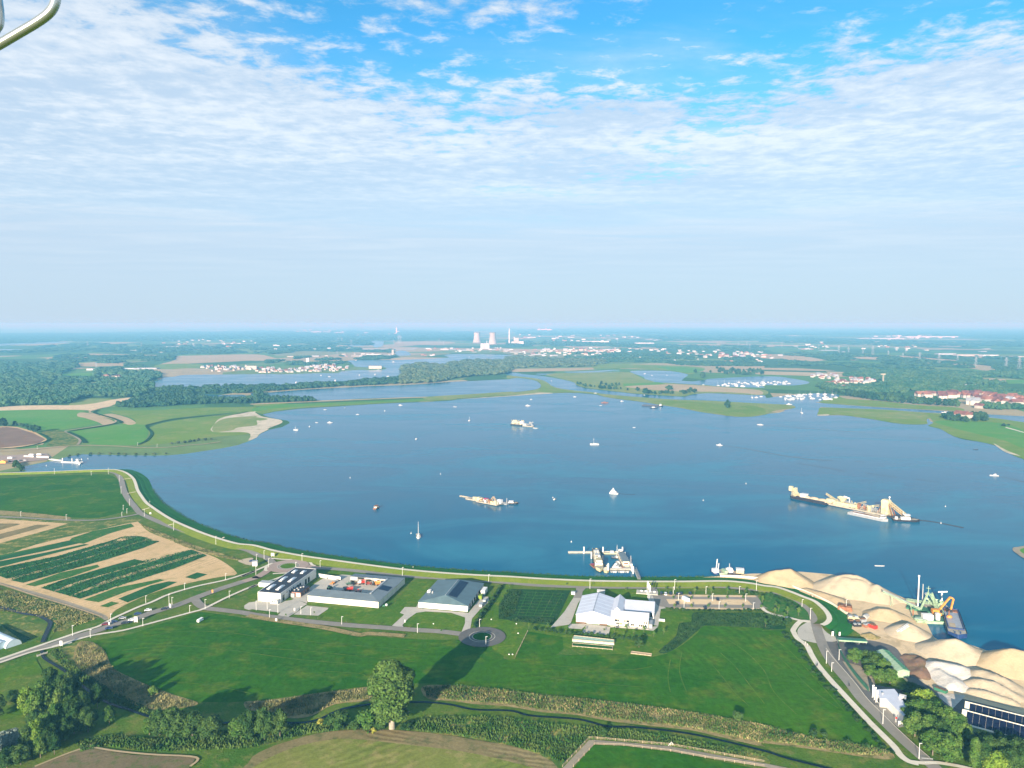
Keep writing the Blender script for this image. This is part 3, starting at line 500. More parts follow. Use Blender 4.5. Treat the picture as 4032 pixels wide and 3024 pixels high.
ST=[
('road','asphalt',.22,7.0,'C1 -300,590 0,510 250,425 460,370 620,310 780,265 900,225 1000,190 1150,150 1300,95 1450,50 1560,15 B1 1700,1215 1850,1160 2000,1110 2212,1045'),
('road','brick_paving',.225,6.5,'B1 2100,1080 2212,1045 B2 22,935 90,895 140,855 180,830'),('road','asphalt',.22,6.0,'B2 170,815 110,765 30,740 B1 2150,815 2000,770 1750,690 1500,615 1350,555 1240,505 1200,480 1160,430 1110,370 1080,320 1060,260 1045,200 1010,150 950,130'),
('road','brick_paving',.222,6.5,'B2 400,820 500,845 600,855'),('road','asphalt',.22,6.0,'B2 560,852 700,862 900,880 1100,905 1400,930 1700,945 2000,965 2212,982 B3 300,1005 700,1017 1000,1020 1200,1020 1500,1012 1750,1010 2000,1027 2212,1047 B4 100,1040 200,1065 300,1110 380,1165 430,1220 452,1290 C4 472,250 510,360 560,460 640,570 750,700 850,830 980,960 1110,1090 1250,1220 1400,1350 1520,1460 1800,1720'),
('road','asphalt',.221,6.0,'B1 1680,1235 1720,1280 1780,1310 1900,1325 2100,1350 B2 0,1258 200,1283 500,1318 800,1347 1100,1368 1400,1390 1600,1402 1790,1425'),
('road','asphalt',.215,4.0,'B1 -200,520 0,520 200,528 500,545 800,550 1000,530 1150,505 1210,490'),
('path','concrete_path',.23,2.4,'C1 -200,560 0,495 260,405 480,330 700,255 850,210 960,150 1190,45 1310,0 B1 1460,1190 1700,1120 1950,1065 2212,985 Z6 600,650 950,510 1250,380 1400,310 1480,285'),
('path','concrete_path',.23,2.2,'C1 450,388 780,293 1050,248 1250,197 1640,92 1760,57 B1 1950,1220 2120,1145 2212,1108 Z6 850,960 1100,860 1500,730 1750,640'),
('path','concrete_path',.23,2.2,'Z6 1310,360 1290,420 1280,470 1330,490'),('path','concrete_path',.23,2.2,'Z6 1480,570 1650,560 1900,550'),
('path','concrete_path',.24,2.0,'C1 0,525 250,440 450,392 620,350'),
('path','concrete_path',.24,2.6,'B4 0,1170 30,1200 100,1230 200,1250 300,1275 370,1290 400,1290'),
('path','concrete_path',.24,3.2,'B4 410,1290 340,1285 300,1310 265,1360 C4 270,260 300,310 350,345 385,380 420,450 470,530 560,640 660,750 780,880 900,1010 1010,1120 1110,1220 1170,1300 1240,1350 1320,1370'),
('path','concrete_path',.24,2.4,'C4 1240,1350 1360,1365 1450,1360 1550,1372 1700,1400 1900,1450'),
('path','concrete_path',.24,2.2,'B2 350,735 370,770 400,780 450,785 480,800 500,825 530,835'),('path','concrete_path',.235,2.0,'B2 150,770 260,780 400,782'),
('path','concrete_path',.24,2.2,'B2 330,730 400,752 480,765 600,772'),
('path','concrete_path',.24,1.6,'B2 1045,832 1010,870'),('path','concrete_path',.24,1.6,'B2 2085,918 2065,965'),('path','concrete_path',.24,3.0,'B3 1165,965 1175,1010'),
('path','straw_far',.14,4,'A1 -200,1165 0,1158 300,1140 500,1120 700,1107 1000,1112 1200,1125 1450,1122 1600,1105 1750,1095 1900,1075'),
('path','gravel_path',.14,4,'A1 560,985 640,1025 690,1060 670,1100'),('path','straw_far',.14,4,'A1 560,980 800,945 950,920 1000,895 960,870 800,830 780,810 900,778 990,768'),
('ditch','dark_crop',.14,7,'A1 590,985 850,945 1000,915 1050,905 970,870 820,825 850,800'),('ditch','dark_crop',.14,7,'A1 590,990 700,1040 740,1085'),
('ditch','dark_crop',.14,5,'A1 1190,1100 1270,1060 1310,1000 1270,950 1290,925 1500,880 1800,850 2000,840 2140,815'),
('ditch','dark_crop',.14,5,'A1 -200,1140 100,1130 300,1100 420,1060 400,1030 340,1000'),
('creek','creek_water',.17,1.5,'C2 1250,868 1400,866 1500,867 1700,890 1900,932 2212,942 C3 200,985 600,1015 850,1075 1100,1085 1500,1130 1800,1190 2212,1290 C4 200,1320 600,1420'),
('creek','creek_water',.17,1.7,'C2 1300,868 1000,885 800,918 700,950 550,1020 400,1045 200,1040 0,1010 C1 1900,1050 1500,1030 1280,990 1100,925 930,870 700,720 620,640 500,560 400,500 370,465 360,420'),
('creek','creek_water',.17,2.6,'C1 370,350 385,300 430,200 420,165 330,120 200,100 0,45 -300,-20'),
('track','straw_far',.17,1.2,'C1 300,1424 560,1320 750,1250 970,1150'),('track','straw_far',.17,1.2,'C1 760,1250 1000,1290 1300,1320 1690,1345 1640,1424'),
('track','straw',.17,.8,'B1 -200,1060 0,1100 300,1200 600,1290 880,1385'),
('track','lawn',.148,.55,'C3 1750,530 1850,650 1960,790 2080,900'),
('track','lawn',.148,.55,'C3 1830,440 1960,560 2100,740 2212,880'),
('track','lawn',.148,.55,'C3 1900,330 2060,440 2212,600 C4 100,760 300,960'),
('track','lawn',.148,.55,'C4 0,330 200,520 420,740 640,900'),
('track','lawn',.148,.55,'C4 60,280 250,430 450,650 700,930'),
('track','lawn',.148,.55,'C3 1400,500 1380,650 1400,780'),
('track','lawn',.148,.55,'C3 1500,430 1480,600 1540,780'),
('track','lawn',.148,.55,'C2 100,300 500,345 900,380 1300,410 1500,440'),
('track','lawn',.148,.55,'C2 0,400 400,420 900,470 1400,520'),
('track','lawn',.148,.55,'C1 1150,330 1500,260 1900,260 2212,300'),
('track','lawn',.148,.55,'C1 1050,420 1500,380 2000,420 2212,450 C2 400,500 900,540'),
('track','lawn',.148,.55,'C3 100,520 500,560 1000,590 1240,560'),
('track','lawn',.148,.55,'C3 200,640 700,700 1200,740'),
('track','lawn',.148,.55,'C2 600,600 900,620 960,640'),
('track','lawn',.148,.55,'C1 1450,690 1800,720 2150,790'),
('track','lawn',.148,.55,'B1 100,380 400,400 800,440'),
('track','lawn',.148,.55,'B1 0,300 500,260 900,250'),
('track','crop_light',.149,.8,'B3 140,1062 492,1078'),
('track','crop_light',.149,.8,'B3 129,1087 480,1103'),
('track','crop_light',.149,.8,'B3 118,1112 468,1128'),
('track','crop_light',.149,.8,'B3 107,1137 456,1153'),
('track','crop_light',.149,.8,'B3 96,1162 444,1178'),
('track','crop_light',.149,.8,'B3 85,1187 432,1203'),
('track','crop_light',.149,.8,'B3 74,1212 420,1228'),
('track','crop_light',.149,.8,'B3 63,1237 408,1253'),
('track','crop_light',.149,.8,'B3 52,1262 396,1278'),
('track','crop_light',.149,.5,'B3 170,1060 80,1265'),
('track','crop_light',.149,.5,'B3 245,1063 150,1269'),
('track','crop_light',.149,.5,'B3 320,1066 220,1273'),
('track','crop_light',.149,.5,'B3 395,1069 290,1277'),
('track','crop_light',.149,.5,'B3 470,1072 360,1281'),
('hay_strip','dry_grass',.145,5,'C2 -50,118 150,155 450,200 650,232 900,285 1000,275 1300,295'),
]
for zi,(nm,mt,z,w,s_) in enumerate(ST): strip(nm if nm!='hay_strip' else 'ground',mt,.62+(z-.14)*1.2+zi*.0041,w,P(s_))
def disc(name,mat,z,c,r,n=40,ri=None):
    mb=MB()
    if ri is None:
        mb.add([(c[0]+r*math.cos(2*math.pi*i/n),c[1]+r*math.sin(2*math.pi*i/n),z) for i in range(n)],[tuple(range(n))])
    else:
        mb.add([(c[0]+q*math.cos(2*math.pi*i/n),c[1]+q*math.sin(2*math.pi*i/n),z) for q in (ri,r) for i in range(n)],[(i,n+i,n+(i+1)%n,(i+1)%n)[::1] for i in range(n)])
    return struct(mb.build(name,mat))
rb1=g('B2',297,838); rb2=g('C2',1967,302)
disc('road','brick_paving',.93,rb1,15.5); disc('kerb','concrete',.95,rb1,8.6); disc('road','asphalt',.97,rb1,8.2); disc('kerb','concrete',.99,rb1,6.6); disc('lawn','lawn',1.01,rb1,6.2)
disc('road','asphalt_dark',.93,rb2,14.3); disc('kerb','concrete',.95,rb2,8.0); disc('road','asphalt_dark',.97,rb2,7.6); disc('kerb','concrete',.99,rb2,6.0); disc('lawn','meadow',1.01,rb2,5.6)
# ------------------------------------------------------------------ the dyke: crest path, sunny inner slope, terraced outer slope
cr=smooth(CREST,False,5); n=len(cr)
prof_in=[(1.6,0),(2.2,-.12),(9.0,-2.42)]
prof_out=[(-1.6,0),(-2.1,-.1),(-5.0,-.95),(-6.4,-1.0),(-10.2,-1.75),(-11.6,-1.8),(-15.6,-2.30),(-18.5,-2.9)]
def ridge(name,mat,prof,i0=0,i1=None):
    vs=[];fs=[]; idx=range(i0,n if i1 is None else i1); k=len(prof)
    for i in idx:
        a=Vector(cr[max(i-1,0)]);b=Vector(cr[min(i+1,n-1)]); d=(b-a).normalized(); nn=Vector((d.y,-d.x))
        p=Vector(cr[i])
        flat=min(1.0,max(.15,(p.x+530)/20)) if p.y>700 else 1.0
        for w,dz in prof:
            q=p+nn*(w if abs(w)<3 else w*(.35+.65*flat)); vs.append((q.x,q.y,2.5+dz*1.0))
    m=len(idx)
    for i in range(m-1):
        for j in range(k-1): fs.append((i*k+j,i*k+j+1,(i+1)*k+j+1,(i+1)*k+j))
    me=bpy.data.meshes.new(name); me.from_pydata(vs,[],fs); me.materials.append(M[mat]); me.update()
    bm=bmesh.new(); bm.from_mesh(me); bmesh.ops.recalc_face_normals(bm,faces=bm.faces)
    if sum(f.normal.z for f in bm.faces)<0: bmesh.ops.reverse_faces(bm,faces=bm.faces)
    bm.to_mesh(me); bm.free()
    o=bpy.data.objects.new(name,me); C.objects.link(o); return struct(o)
ridge('dyke_slope','dyke_grass',prof_in); ridge('dyke_path','concrete_path',[(-1.6,0),(1.6,0)])
ridge('dyke_bank','dyke_shade',prof_out)
# ------------------------------------------------------------------ halls along the dyke
def gable_roof(mb,x0,x1,y0,y1,ze,zr,ov=.3,axis='y',th=.18,m=0,hip=0.0,rx=None):
    """double-pitched roof shell, ridge along the axis"""
    if axis=='y':
        xm=(x0+x1)/2 if rx is None else rx; a,b=x0-ov,x1+ov; c,d=y0-ov,y1+ov
        p=[(a,c,ze),(b,c,ze),(b,d,ze),(a,d,ze),(xm,c+hip,zr),(xm,d-hip,zr)]
        fs=[(0,4,5,3)[::-1],(1,2,5,4)[::1],(0,1,4),(2,3,5)]
        p2=[(x,y,z+th) for x,y,z in p]; k=6
        mb.add(p2,[(0,4,5,3),(1,2,5,4),(0,1,4),(2,3,5)],m)
        mb.add(p+p2,[(0,1,k+1,k+0),(1,2,k+2,k+1),(2,3,k+3,k+2),(3,0,k+0,k+3)],m)
    else:
        ym=(y0+y1)/2; a,b=x0-ov,x1+ov; c,d=y0-ov,y1+ov
        p=[(a,c,ze+th),(b,c,ze+th),(b,d,ze+th),(a,d,ze+th),(a+hip,ym,zr+th),(b-hip,ym,zr+th)]
        mb.add(p,[(0,1,5,4),(2,3,4,5),(3,0,4),(1,2,5)],m)
    return mb
def gable_walls(mb,x0,x1,y0,y1,ze,zr,axis='y',m=0):
    if axis=='y':
        xm=(x0+x1)/2
        for y in (y0,y1):
            f=(0,1,2,3,4) if y==y0 else (4,3,2,1,0)
            mb.add([(x0,y,0),(x1,y,0),(x1,y,ze),(xm,y,zr),(x0,y,ze)],[f],m)
        mb.add([(x0,y0,0),(x0,y1,0),(x0,y1,ze),(x0,y0,ze)],[(3,2,1,0)],m); mb.add([(x1,y0,0),(x1,y1,0),(x1,y1,ze),(x1,y0,ze)],[(0,1,2,3)],m)
    else:
        ym=(y0+y1)/2
        for x in (x0,x1):
            f=(4,3,2,1,0) if x==x0 else (0,1,2,3,4)
            mb.add([(x,y0,0),(x,y1,0),(x,y1,ze),(x,ym,zr),(x,y0,ze)],[f],m)
        mb.add([(x0,y0,0),(x1,y0,0),(x1,y0,ze),(x0,y0,ze)],[(0,1,2,3)],m); mb.add([(x0,y1,0),(x1,y1,0),(x1,y1,ze),(x0,y1,ze)],[(3,2,1,0)],m)
    return mb
Zg=.55
# 1. white workshop with black flat roof
rz=R(-12.0)
t=thing('workshop_hall','long white workshop with black flat roof and six skylight domes','building',(-174.5,494.2,Zg),rz)
Wd,Ln,Ht=17.0,52.5,6.0
MB().box((Wd/2,Ln/2,Ht/2-.3),(Wd,Ln,Ht+.6-.6)).build('wall','white_wall',t)
MB().box((Wd/2,Ln/2,Ht+.02),(Wd-.7,Ln-.7,.16)).build('roof','roof_dark',t)
pr=MB(); 
for c,d in (((Wd/2,.18,Ht+.12),(Wd+.1,.36,.3)),((Wd/2,Ln-.18,Ht+.12),(Wd+.1,.36,.3)),((.18,Ln/2,Ht+.12),(.36,Ln-.72,.3)),((Wd-.18,Ln/2,Ht+.12),(.36,Ln-.72,.3))): pr.box(c,d)
pr.build('parapet','white_paint',t)
for x,y in ((4.3,10.5),(11.2,10.5),(4.3,27),(11.2,27),(4.3,43.5),(11.2,43.5)):
    L=9.2 if y<40 else 6.0
    s_=MB().box((x,y,Ht+.35),(2.3,L,.5)).build('skylight','white_paint',t)
    d=MB().lathe([(1.0,0),(.9,.35),(.55,.62),(.01,.72)],(0,0,0),12)
    d.v=[(x+a,y+b*L/2.3,Ht+.6+c) for a,b,c in d.v]; d.build('dome','skylight',s_,smooth=True)
MB().box((6.8,-.03,2.0),(3.1,.12,4.0)).build('door','door_grey',t)
for y in (4,24,27.5,36,40.5):
    f=MB().box((Wd+.03,y,2.0),(.12,2.6,4.0)).build('door','glass_dark',t)
for y in (9,12,15,18): MB().box((Wd+.02,y,4.1),(.08,1.3,.9)).build('window','glass_dark',t)
t=thing('office_annex','low brown annex with dark roof leaning on the white workshop','building',(-174.5+17.1*math.cos(rz)-12.2*math.sin(rz),494.2+17.1*math.sin(rz)+12.2*math.cos(rz),Zg),rz)
MB().box((4.2,6.5,1.6),(8.4,13,3.2)).build('wall','brick',t); MB().box((4.2,6.5,3.3),(8.8,13.4,.24)).build('roof','roof_dark',t)
MB().box((3.0,-.75,1.3),(2.6,1.4,2.6)).build('porch','grey_metal',t); MB().box((6.6,-.03,1.4),(3.0,.1,2.3)).build('wall_panel','cream_wall',t)
for x,y in ((2.4,3),(5,3.8),(2.8,6),(4.2,8.5),(5.6,10)): MB().box((x,y,3.75),(1.0,1.3,.65)).build('vent','light_metal',t)
for y in (3,7,10.5): MB().box((8.43,y,1.4),(.1,2.2,2.0)).build('window','glass_dark',t)
q=P('Z1 285,535 365,540')
t=thing('site_cabin','small white flat roofed cabin before the white workshop','cabin',(q[0][0],q[0][1],Zg),rz)
MB().box((2.6,1.5,1.3),(5.2,3,2.6)).build('wall','white_paint',t); MB().box((2.6,1.5,2.68),(5.5,3.3,.14)).build('roof','light_metal',t)
for x in (1.5,3.2): MB().box((x,-.02,1.5),(.9,.08,.9)).build('window','glass_dark',t)
q=P('Z1 130,312 205,335')
t=thing('garden_shed','low white outbuilding left of the white workshop','shed',(q[0][0],q[0][1],Zg),rz)
MB().box((4.8,2.5,1.5),(9.6,5,3)).build('wall','white_wall',t); MB().box((4.8,2.5,3.06),(9.9,5.3,.14)).build('roof','light_metal',t)
q=P('Z1 915,182 1212,228')
t=thing('yard_wall','white yard wall linking the workshop and the grey roofed shed','wall',(*q[0],Zg)); d=Vector(q[1])-Vector(q[0])
MB().box((d.length/2,0,1.3),(d.length,.4,2.6)).build('panel','white_wall',t); MB().box((5,-.22,1.3),(4.0,.08,2.0)).build('gate','door_grey',t)
t.rotation_euler=(0,0,math.atan2(d.y,d.x))
# 2. horseshoe shed
rz=R(-13.2); H0,H1=4.2,5.5
t=thing('horseshoe_shed','u shaped cream walled shed with grey metal roof round a yard of farm machines','building',(-139.9,492.6,Zg),rz)
A,B,Cc,D=(0,0),(52,0),(52,48),(13,48); a,b,c,d=(0,9.5),(42.5,9.5),(42.5,38.5),(13,38.5)
def wallq(mb,p,q,z0,z1,m=0): mb.add([(*p,0),(*q,0),(*q,z1),(*p,z0)],[(0,1,2,3)],m)
w=MB(); wallq(w,A,B,H0,H0); wallq(w,B,Cc,H0,H0); wallq(w,Cc,D,H0,H0); wallq(w,a,A,H1,H0); wallq(w,D,d,H0,H1); wallq(w,b,a,H1,H1); wallq(w,c,b,H1,H1); w.build('wall','cladding',t)
r=MB()
for P_,Q_,p_,q_ in (((-.3,-.3),(52.3,-.3),(-.3,9.7),(42.3,9.7)),((52.3,-.3),(52.3,48.3),(42.3,9.7),(42.3,38.3)),((52.3,48.3),(12.7,48.3),(42.3,38.3),(12.7,38.3))):
    r.add([(*P_,H0+.05),(*Q_,H0+.05),(*q_,H1+.05),(*p_,H1+.05),(*P_,H0+.22),(*Q_,H0+.22),(*q_,H1+.22),(*p_,H1+.22)],[(3,2,1,0),(4,5,6,7),(0,1,5,4),(2,3,7,6),(1,2,6,5),(3,0,4,7)])
r.build('roof','roof_grey',t)
for p_,q_ in (((42.3,9.7),(42.3,38.3)),):
    MB().box((42.2,24,H1+.45),(1.2,29.5,.35)).build('ridge_flashing','light_metal',t)
for x in (5,10.4,15.8,21.2,26.6,32,37.4,42.8,48): MB().box((x,-.03,H0/2),(.14,.1,H0-.1)).build('panel_joint','grey_metal',t)
for y in (8,16,24,32,40): MB().box((52.03,y,H0/2),(.1,.14,H0-.1)).build('panel_joint','grey_metal',t)
for x in (13.2,19.2,25,31,37,42.2): MB().box((x,38.6,H1/2),(.3,.3,H1)).build('post','grey_metal',t)
MB().box((16.1,38.7,H1-1.4),(5.4,.2,2.6)).build('bay_panel','light_metal',t)
sp_=MB(); sp_.add([(43.6,19,H1+.08),(50.8,19,H0+.42),(50.8,27,H0+.42),(43.6,27,H1+.08),(43.6,19,H1+.24),(50.8,19,H0+.56),(50.8,27,H0+.56),(43.6,27,H1+.24)],[(4,5,6,7),(0,1,5,4),(1,2,6,5),(2,3,7,6),(3,0,4,7)]); sp_.build('solar_panel','solar',t)
# machines in the yard and under the open side
def machine(px,lab,nm,c1,L=5,kind=0,rz_=0.0,cat='machine'):
    q=P(px)[0]; t=thing(nm,lab,cat,(q[0],q[1],Zg),rz_)
    if kind==0:   # tractor
        MB().box((.6,0,1.3),(L*.5,1.1,1.1)).box((-.9,0,1.9),(1.4,1.4,1.0)).build('body',c1,t)
        MB().box((-.9,0,2.6),(1.5,1.5,.9),tp=.85).build('cab','glass_dark',t)
        for x,y,r_ in ((-1.2,-1,.9),(-1.2,1,.9),(1.5,-.8,.6),(1.5,.8,.6)): MB().tube((x,y-.2,r_),(x,y+.2,r_),r_,n=12).build('wheel','black_rubber',t)
    elif kind==1: # trailer / hopper
        m=MB(); m.add([(-L/2,-1.4,2.9),(L/2,-1.4,2.9),(L/2,1.4,2.9),(-L/2,1.4,2.9),(-L/3,-.6,1.1),(L/3,-.6,1.1),(L/3,.6,1.1),(-L/3,.6,1.1)],[(4,5,1,0),(5,6,2,1),(6,7,3,2),(7,4,0,3),(7,6,5,4)]); m.build('hopper',c1,t)
        MB().bar((-L/2-1,0,.8),(L/2+1.5,0,.8),.3).bar((L/3,-.9,.8),(L/3,.9,.8),.2).build('chassis','rust',t)
        for y in (-1.1,1.1): MB().tube((0,y-.2,.6),(0,y+.2,.6),.6,n=12).build('wheel','black_rubber',t)
    else:         # implement frame
        m=MB(); m.bar((-L/2,-1,.8),(L/2,-1,.8),.22).bar((-L/2,1,.8),(L/2,1,.8),.22)
        for i in range(6):
            x=-L/2+L*i/5; m.bar((x,-1.2,.8),(x,1.2,.8),.16).bar((x,-1,.8),(x,-1.3,.1),.12).bar((x,1,.8),(x,1.3,.1),.12)
        m.bar((0,0,.8),(0,0,2.1),.2).bar((-L/3,0,.8),(0,0,2.1),.14).bar((L/3,0,.8),(0,0,2.1),.14); m.build('frame',c1,t)
        for x in (-L/3,L/3): MB().tube((x,-1.5,.5),(x,-1.2,.5),.5,n=10).build('wheel','black_rubber',t)
    return t
for a_ in (('Z1 1068,345','dark green tractor parked in the middle of the shed yard','tractor','green_paint',5,0,1.2),
 ('Z1 1275,370','small dark trailer beside the red hopper in the yard','farm_trailer','car_dark',3.4,1,.3),
 ('Z1 1335,375','bright red hopper trailer in the shadowed yard','farm_trailer','red_paint',4.6,1,.2),
 ('Z1 1445,378','red cultivator frame right of the red hopper trailer','cultivator','red_paint',4.2,2,.1),
 ('Z1 1105,275','orange implement frame left of the open shed','cultivator','orange_paint',4,2,1.3),
 ('Z1 1150,245','grey harrow standing behind the orange implement','cultivator','grey_metal',5,2,1.1),
 ('Z1 1185,225','pale frame implement nearest the white yard wall','cultivator','light_metal',5,2,1.2),
 ('Z1 1060,195','orange machine against the white yard wall','cultivator','orange_paint',3,2,0),
 ('Z1 1320,280','green seed drill under the open shed roof','cultivator','green_paint',4,2,.4),
 ('Z1 1385,282','dark plough under the open shed roof','cultivator','car_dark',4,2,.9),
 ('Z1 1460,282','white tank wagon under the open shed roof','farm_trailer','white_paint',3,1,.2),
 ('Z1 1510,278','red baler standing under the open shed roof','farm_trailer','red_paint',3.8,1,.1),
 ('Z1 1575,280','red rake with pale wheels under the open shed roof','cultivator','red_paint',4.4,2,.2),
 ('Z1 1640,290','dark tractor backed under the open shed roof','tractor','car_dark',4.4,0,-1.4),
 ('Z1 1700,295','orange flatbed trailer at the right end of the open shed','farm_trailer','orange_paint',4.2,1,.1),
 ('Z1 1755,290','grey harrow in the right corner of the open shed','cultivator','grey_metal',3,2,.9)): machine(a_[0],a_[1],a_[2],a_[3],a_[4],a_[5],a_[6])
q=P('Z1 1750,590')[0]; t=thing('water_tank','green and white tank behind the shed corner','tank',(q[0]+.5,q[1]+2,Zg))
MB().tube((0,0,.6),(1.7,0,.6),.6,n=12).build('barrel','green_paint',t); MB().ball((2.4,.6,1.0),.9,12).build('cap','white_paint',t,smooth=True)
# 3. barn with teal roof
rz=R(-12.0)
t=thing('teal_roof_barn','white walled barn with dark teal hipped roof and solar strips','building',(-62.6,481.6,Zg),rz)
gable_walls(MB(),0,34,0,43,3.9,3.91).build('wall','white_wall',t)
gable_roof(MB(),0,34,0,43,3.9,7.6,.5,'y',.2,0,6.5).build('roof','roof_teal',t)
sl_=(7.6-3.9)/17.5
for k_,y0 in enumerate((8,13.3,18.6,23.9,29.2)):
    pass
sm_=MB()
for i in range(4):
    x0=18.6+i*1.55; 
    z0=7.6+.2-(x0-17)*sl_+.1; z1=7.6+.2-(x0+1.4-17)*sl_+.1
    sm_=MB().add([(x0,7,z0),(x0+1.4,7,z1),(x0+1.4,36.5,z1),(x0,36.5,z0),(x0,7,z0+.08),(x0+1.4,7,z1+.08),(x0+1.4,36.5,z1+.08),(x0,36.5,z0+.08)],[(4,5,6,7),(0,1,5,4),(1,2,6,5),(2,3,7,6),(3,0,4,7)]); sm_.build('solar_panel','solar',t)
MB().box((17,21.5,7.86),(.5,31,.18)).build('ridge_cap','grey_metal',t)
MB().box((1.7,18,5.0),(2.2,3.2,1.5)).build('dormer','white_wall',t)
v=MB().tube((5,15,5),(5,15,6.3),.5,n=10).tube((5.3,14,5),(5.3,14,5.8),.6,n=10).build('vent','light_metal',t)
for x in (8.5,13,17,21.3,25.7,30): MB().box((x,-.02,2),(.1,.08,3.7)).build('panel_joint','grey_metal',t)
MB().box((3.2,-.04,1.2),(1.9,.1,2.2)).build('door','door_grey',t)
for y in (6,12,18,24,30): MB().box((34.03,y,2),(.1,3.4,3.2)).build('door','glass_dark',t)
for i,(px,lab,c1,sz) in enumerate((('B2 1985,1075','white box trailer behind the teal roofed barn','white_paint',(3,8,3)),('B2 1955,1120','lime green farm machine beside the teal roofed barn','leaf_bright',(2.4,4,2.4)),('B2 1960,1185','grey steel cart at the corner of the teal roofed barn','grey_metal',(2.2,4.4,1.5)),('B2 1990,1150','grey steel cage rack between lime machine and hedge','light_metal',(2.0,3.4,1.6)))):
    q=P(px)[0]; t=thing('trailer',lab,'trailer',(q[0],q[1],Zg),rz)
    MB().box((0,0,sz[2]/2+.6),sz).build('body',c1,t); MB().box((0,0,.5),(sz[0]*.8,sz[1]*.95,.25)).build('chassis','grey_metal',t)
    for y in (-sz[1]*.25,sz[1]*.25):
        MB().tube((-sz[0]/2,y,.45),(sz[0]/2,y,.45),.45,n=10).build('axle','black_rubber',t)
# 4. big white hall
rz=R(-12.6)
t=thing('white_hall','white hall with banded gabled roof beside a lower two storey wing','building',(40.8,457.2,Zg),rz)
gable_walls(MB(),0,21.6,0,33,5.1,8.1).build('wall','cladding',t)
rf=gable_roof(MB(),0,21.6,0,33,5.1,8.1,.35).build('roof','roof_white',t)
for i in range(5):
    y=4.2+i*6.1; bnd=MB()
    for x0,x1 in ((-.3,10.8),(10.8,21.9)):
        za=lambda x:5.1+.2+3.0*(1-abs(x-10.8)/11.15)+.05
        bnd.add([(x0,y,za(x0)),(x1,y,za(x1)),(x1,y+.7,za(x1)),(x0,y+.7,za(x0))],[(0,1,2,3)])
    bnd.build('roof_band','skylight',rf)
MB().box((10.8,16.5,8.34),(.45,33.5,.12)).build('ridge_cap','grey_metal',t)
for x in (9.1,12.7): 
    d_=MB().box((x,-.04,2.1),(3.2,.12,3.8)).build('door','white_paint',t); MB().box((x,-.12,1.6),(2.8,.06,.3)).build('window','grey_metal',d_)
MB().box((3.3,-.9,.35),(6.4,.7,.7)).build('bench_planter','wood_brown',t); MB().box((17.5,-.9,.35),(4.8,.7,.7)).build('bench_planter','wood_brown',t)
MB().box((10.8,-.02,.5),(21.6,.1,1.0)).build('plinth','white_paint',t)
Lw=45.2
w2=thing('office_wing','long two storey white wing with dark windows joined to the white hall','building',(40.8,457.2,Zg),rz)
w=MB(); w.add([(21.6,0,0),(Lw,0,0),(Lw,0,5.0),(21.6,0,5.0)],[(0,1,2,3)]); w.add([(Lw,0,0),(Lw,8,0),(Lw,8,6.7),(Lw,0,5.0)],[(0,1,2,3)]); w.add([(21.6,8,0),(Lw,8,0),(Lw,8,6.7),(21.6,8,6.7)],[(3,2,1,0)]); w.build('wall','cladding',w2)
MB().add([(21.65,-.35,5.0),(Lw+.35,-.35,5.0),(Lw+.35,8.2,6.75),(21.65,8.2,6.75),(21.65,-.35,5.2),(Lw+.35,-.35,5.2),(Lw+.35,8.2,6.95),(21.65,8.2,6.95)],[(4,5,6,7),(3,2,1,0),(0,1,5,4),(1,2,6,5),(2,3,7,6),(3,0,4,7)]).build('roof','roof_white',w2)
for x,wd,z,h_ in ((25.3,1.9,3.6,1.3),(26.8,.7,3.6,1.3),(25.9,1.0,1.7,1.2),(27,.8,1.7,1.2),(30.8,.8,3.6,1.3),(32.6,1.8,3.6,1.3),(35.0,.9,1.6,1.3),(36.0,.8,1.6,1.3),(39.8,.8,1.5,1.4),(41.0,.9,1.5,1.4),(42.1,.8,1.5,1.4),(43,.7,3.5,1.2),(44.2,.7,3.5,1.2),(43.4,.7,1.5,1.3)):
    f=MB().box((x,-.04,z),(wd,.12,h_)).build('window','glass_dark',w2)
MB().box((28.4,-.05,1.7),(1.7,.12,1.3)).build('wall_panel','ochre_panel',w2); MB().box((37.9,-.05,3.7),(3.2,.12,1.2)).build('wall_panel','white_paint',w2)
MB().box((33.5,-.95,.16),(24,1.5,.22)).build('terrace','concrete',w2)
MB().box((46.6,4.2,1.3),(2.2,7,2.6)).build('porch','grey_metal',w2)
w3=thing('link_gable','small steep white gable squeezed between hall and courtyard','building',(40.8,457.2,Zg),rz)
gable_walls(MB(),21.7,28.8,9.5,33,5.1,8.2).build('wall','white_wall',w3); gable_roof(MB(),21.7,28.8,9.5,33,5.1,8.2,.2).build('roof','roof_white',w3)
w4=thing('courtyard_wing','rear white wing with dark window row behind the courtyard','building',(40.8,457.2,Zg),rz)
w=MB(); x0,x1,y0,y1=29.0,Lw+3,16.5,29; w.add([(x0,y0,0),(x1,y0,0),(x1,y0,4.2),(x0,y0,4.2)],[(0,1,2,3)]); w.add([(x1,y0,0),(x1,y1,0),(x1,y1,6.4),(x1,y0,4.2)],[(0,1,2,3)]); w.add([(x0,y1,0),(x1,y1,0),(x1,y1,6.4),(x0,y1,6.4)],[(3,2,1,0)]); w.build('wall','white_wall',w4)
MB().add([(x0,y0-.4,4.15),(x1+.3,y0-.4,4.15),(x1+.3,y1+.3,6.4),(x0,y1+.3,6.4),(x0,y0-.4,4.35),(x1+.3,y0-.4,4.35),(x1+.3,y1+.3,6.6),(x0,y1+.3,6.6)],[(4,5,6,7),(3,2,1,0),(0,1,5,4),(1,2,6,5),(2,3,7,6),(3,0,4,7)]).build('roof','roof_white',w4)
for i in range(11): MB().box((x0+1+i*1.65,y0-.04,2.4),(1.35,.1,2.8)).build('window','glass_dark',w4)
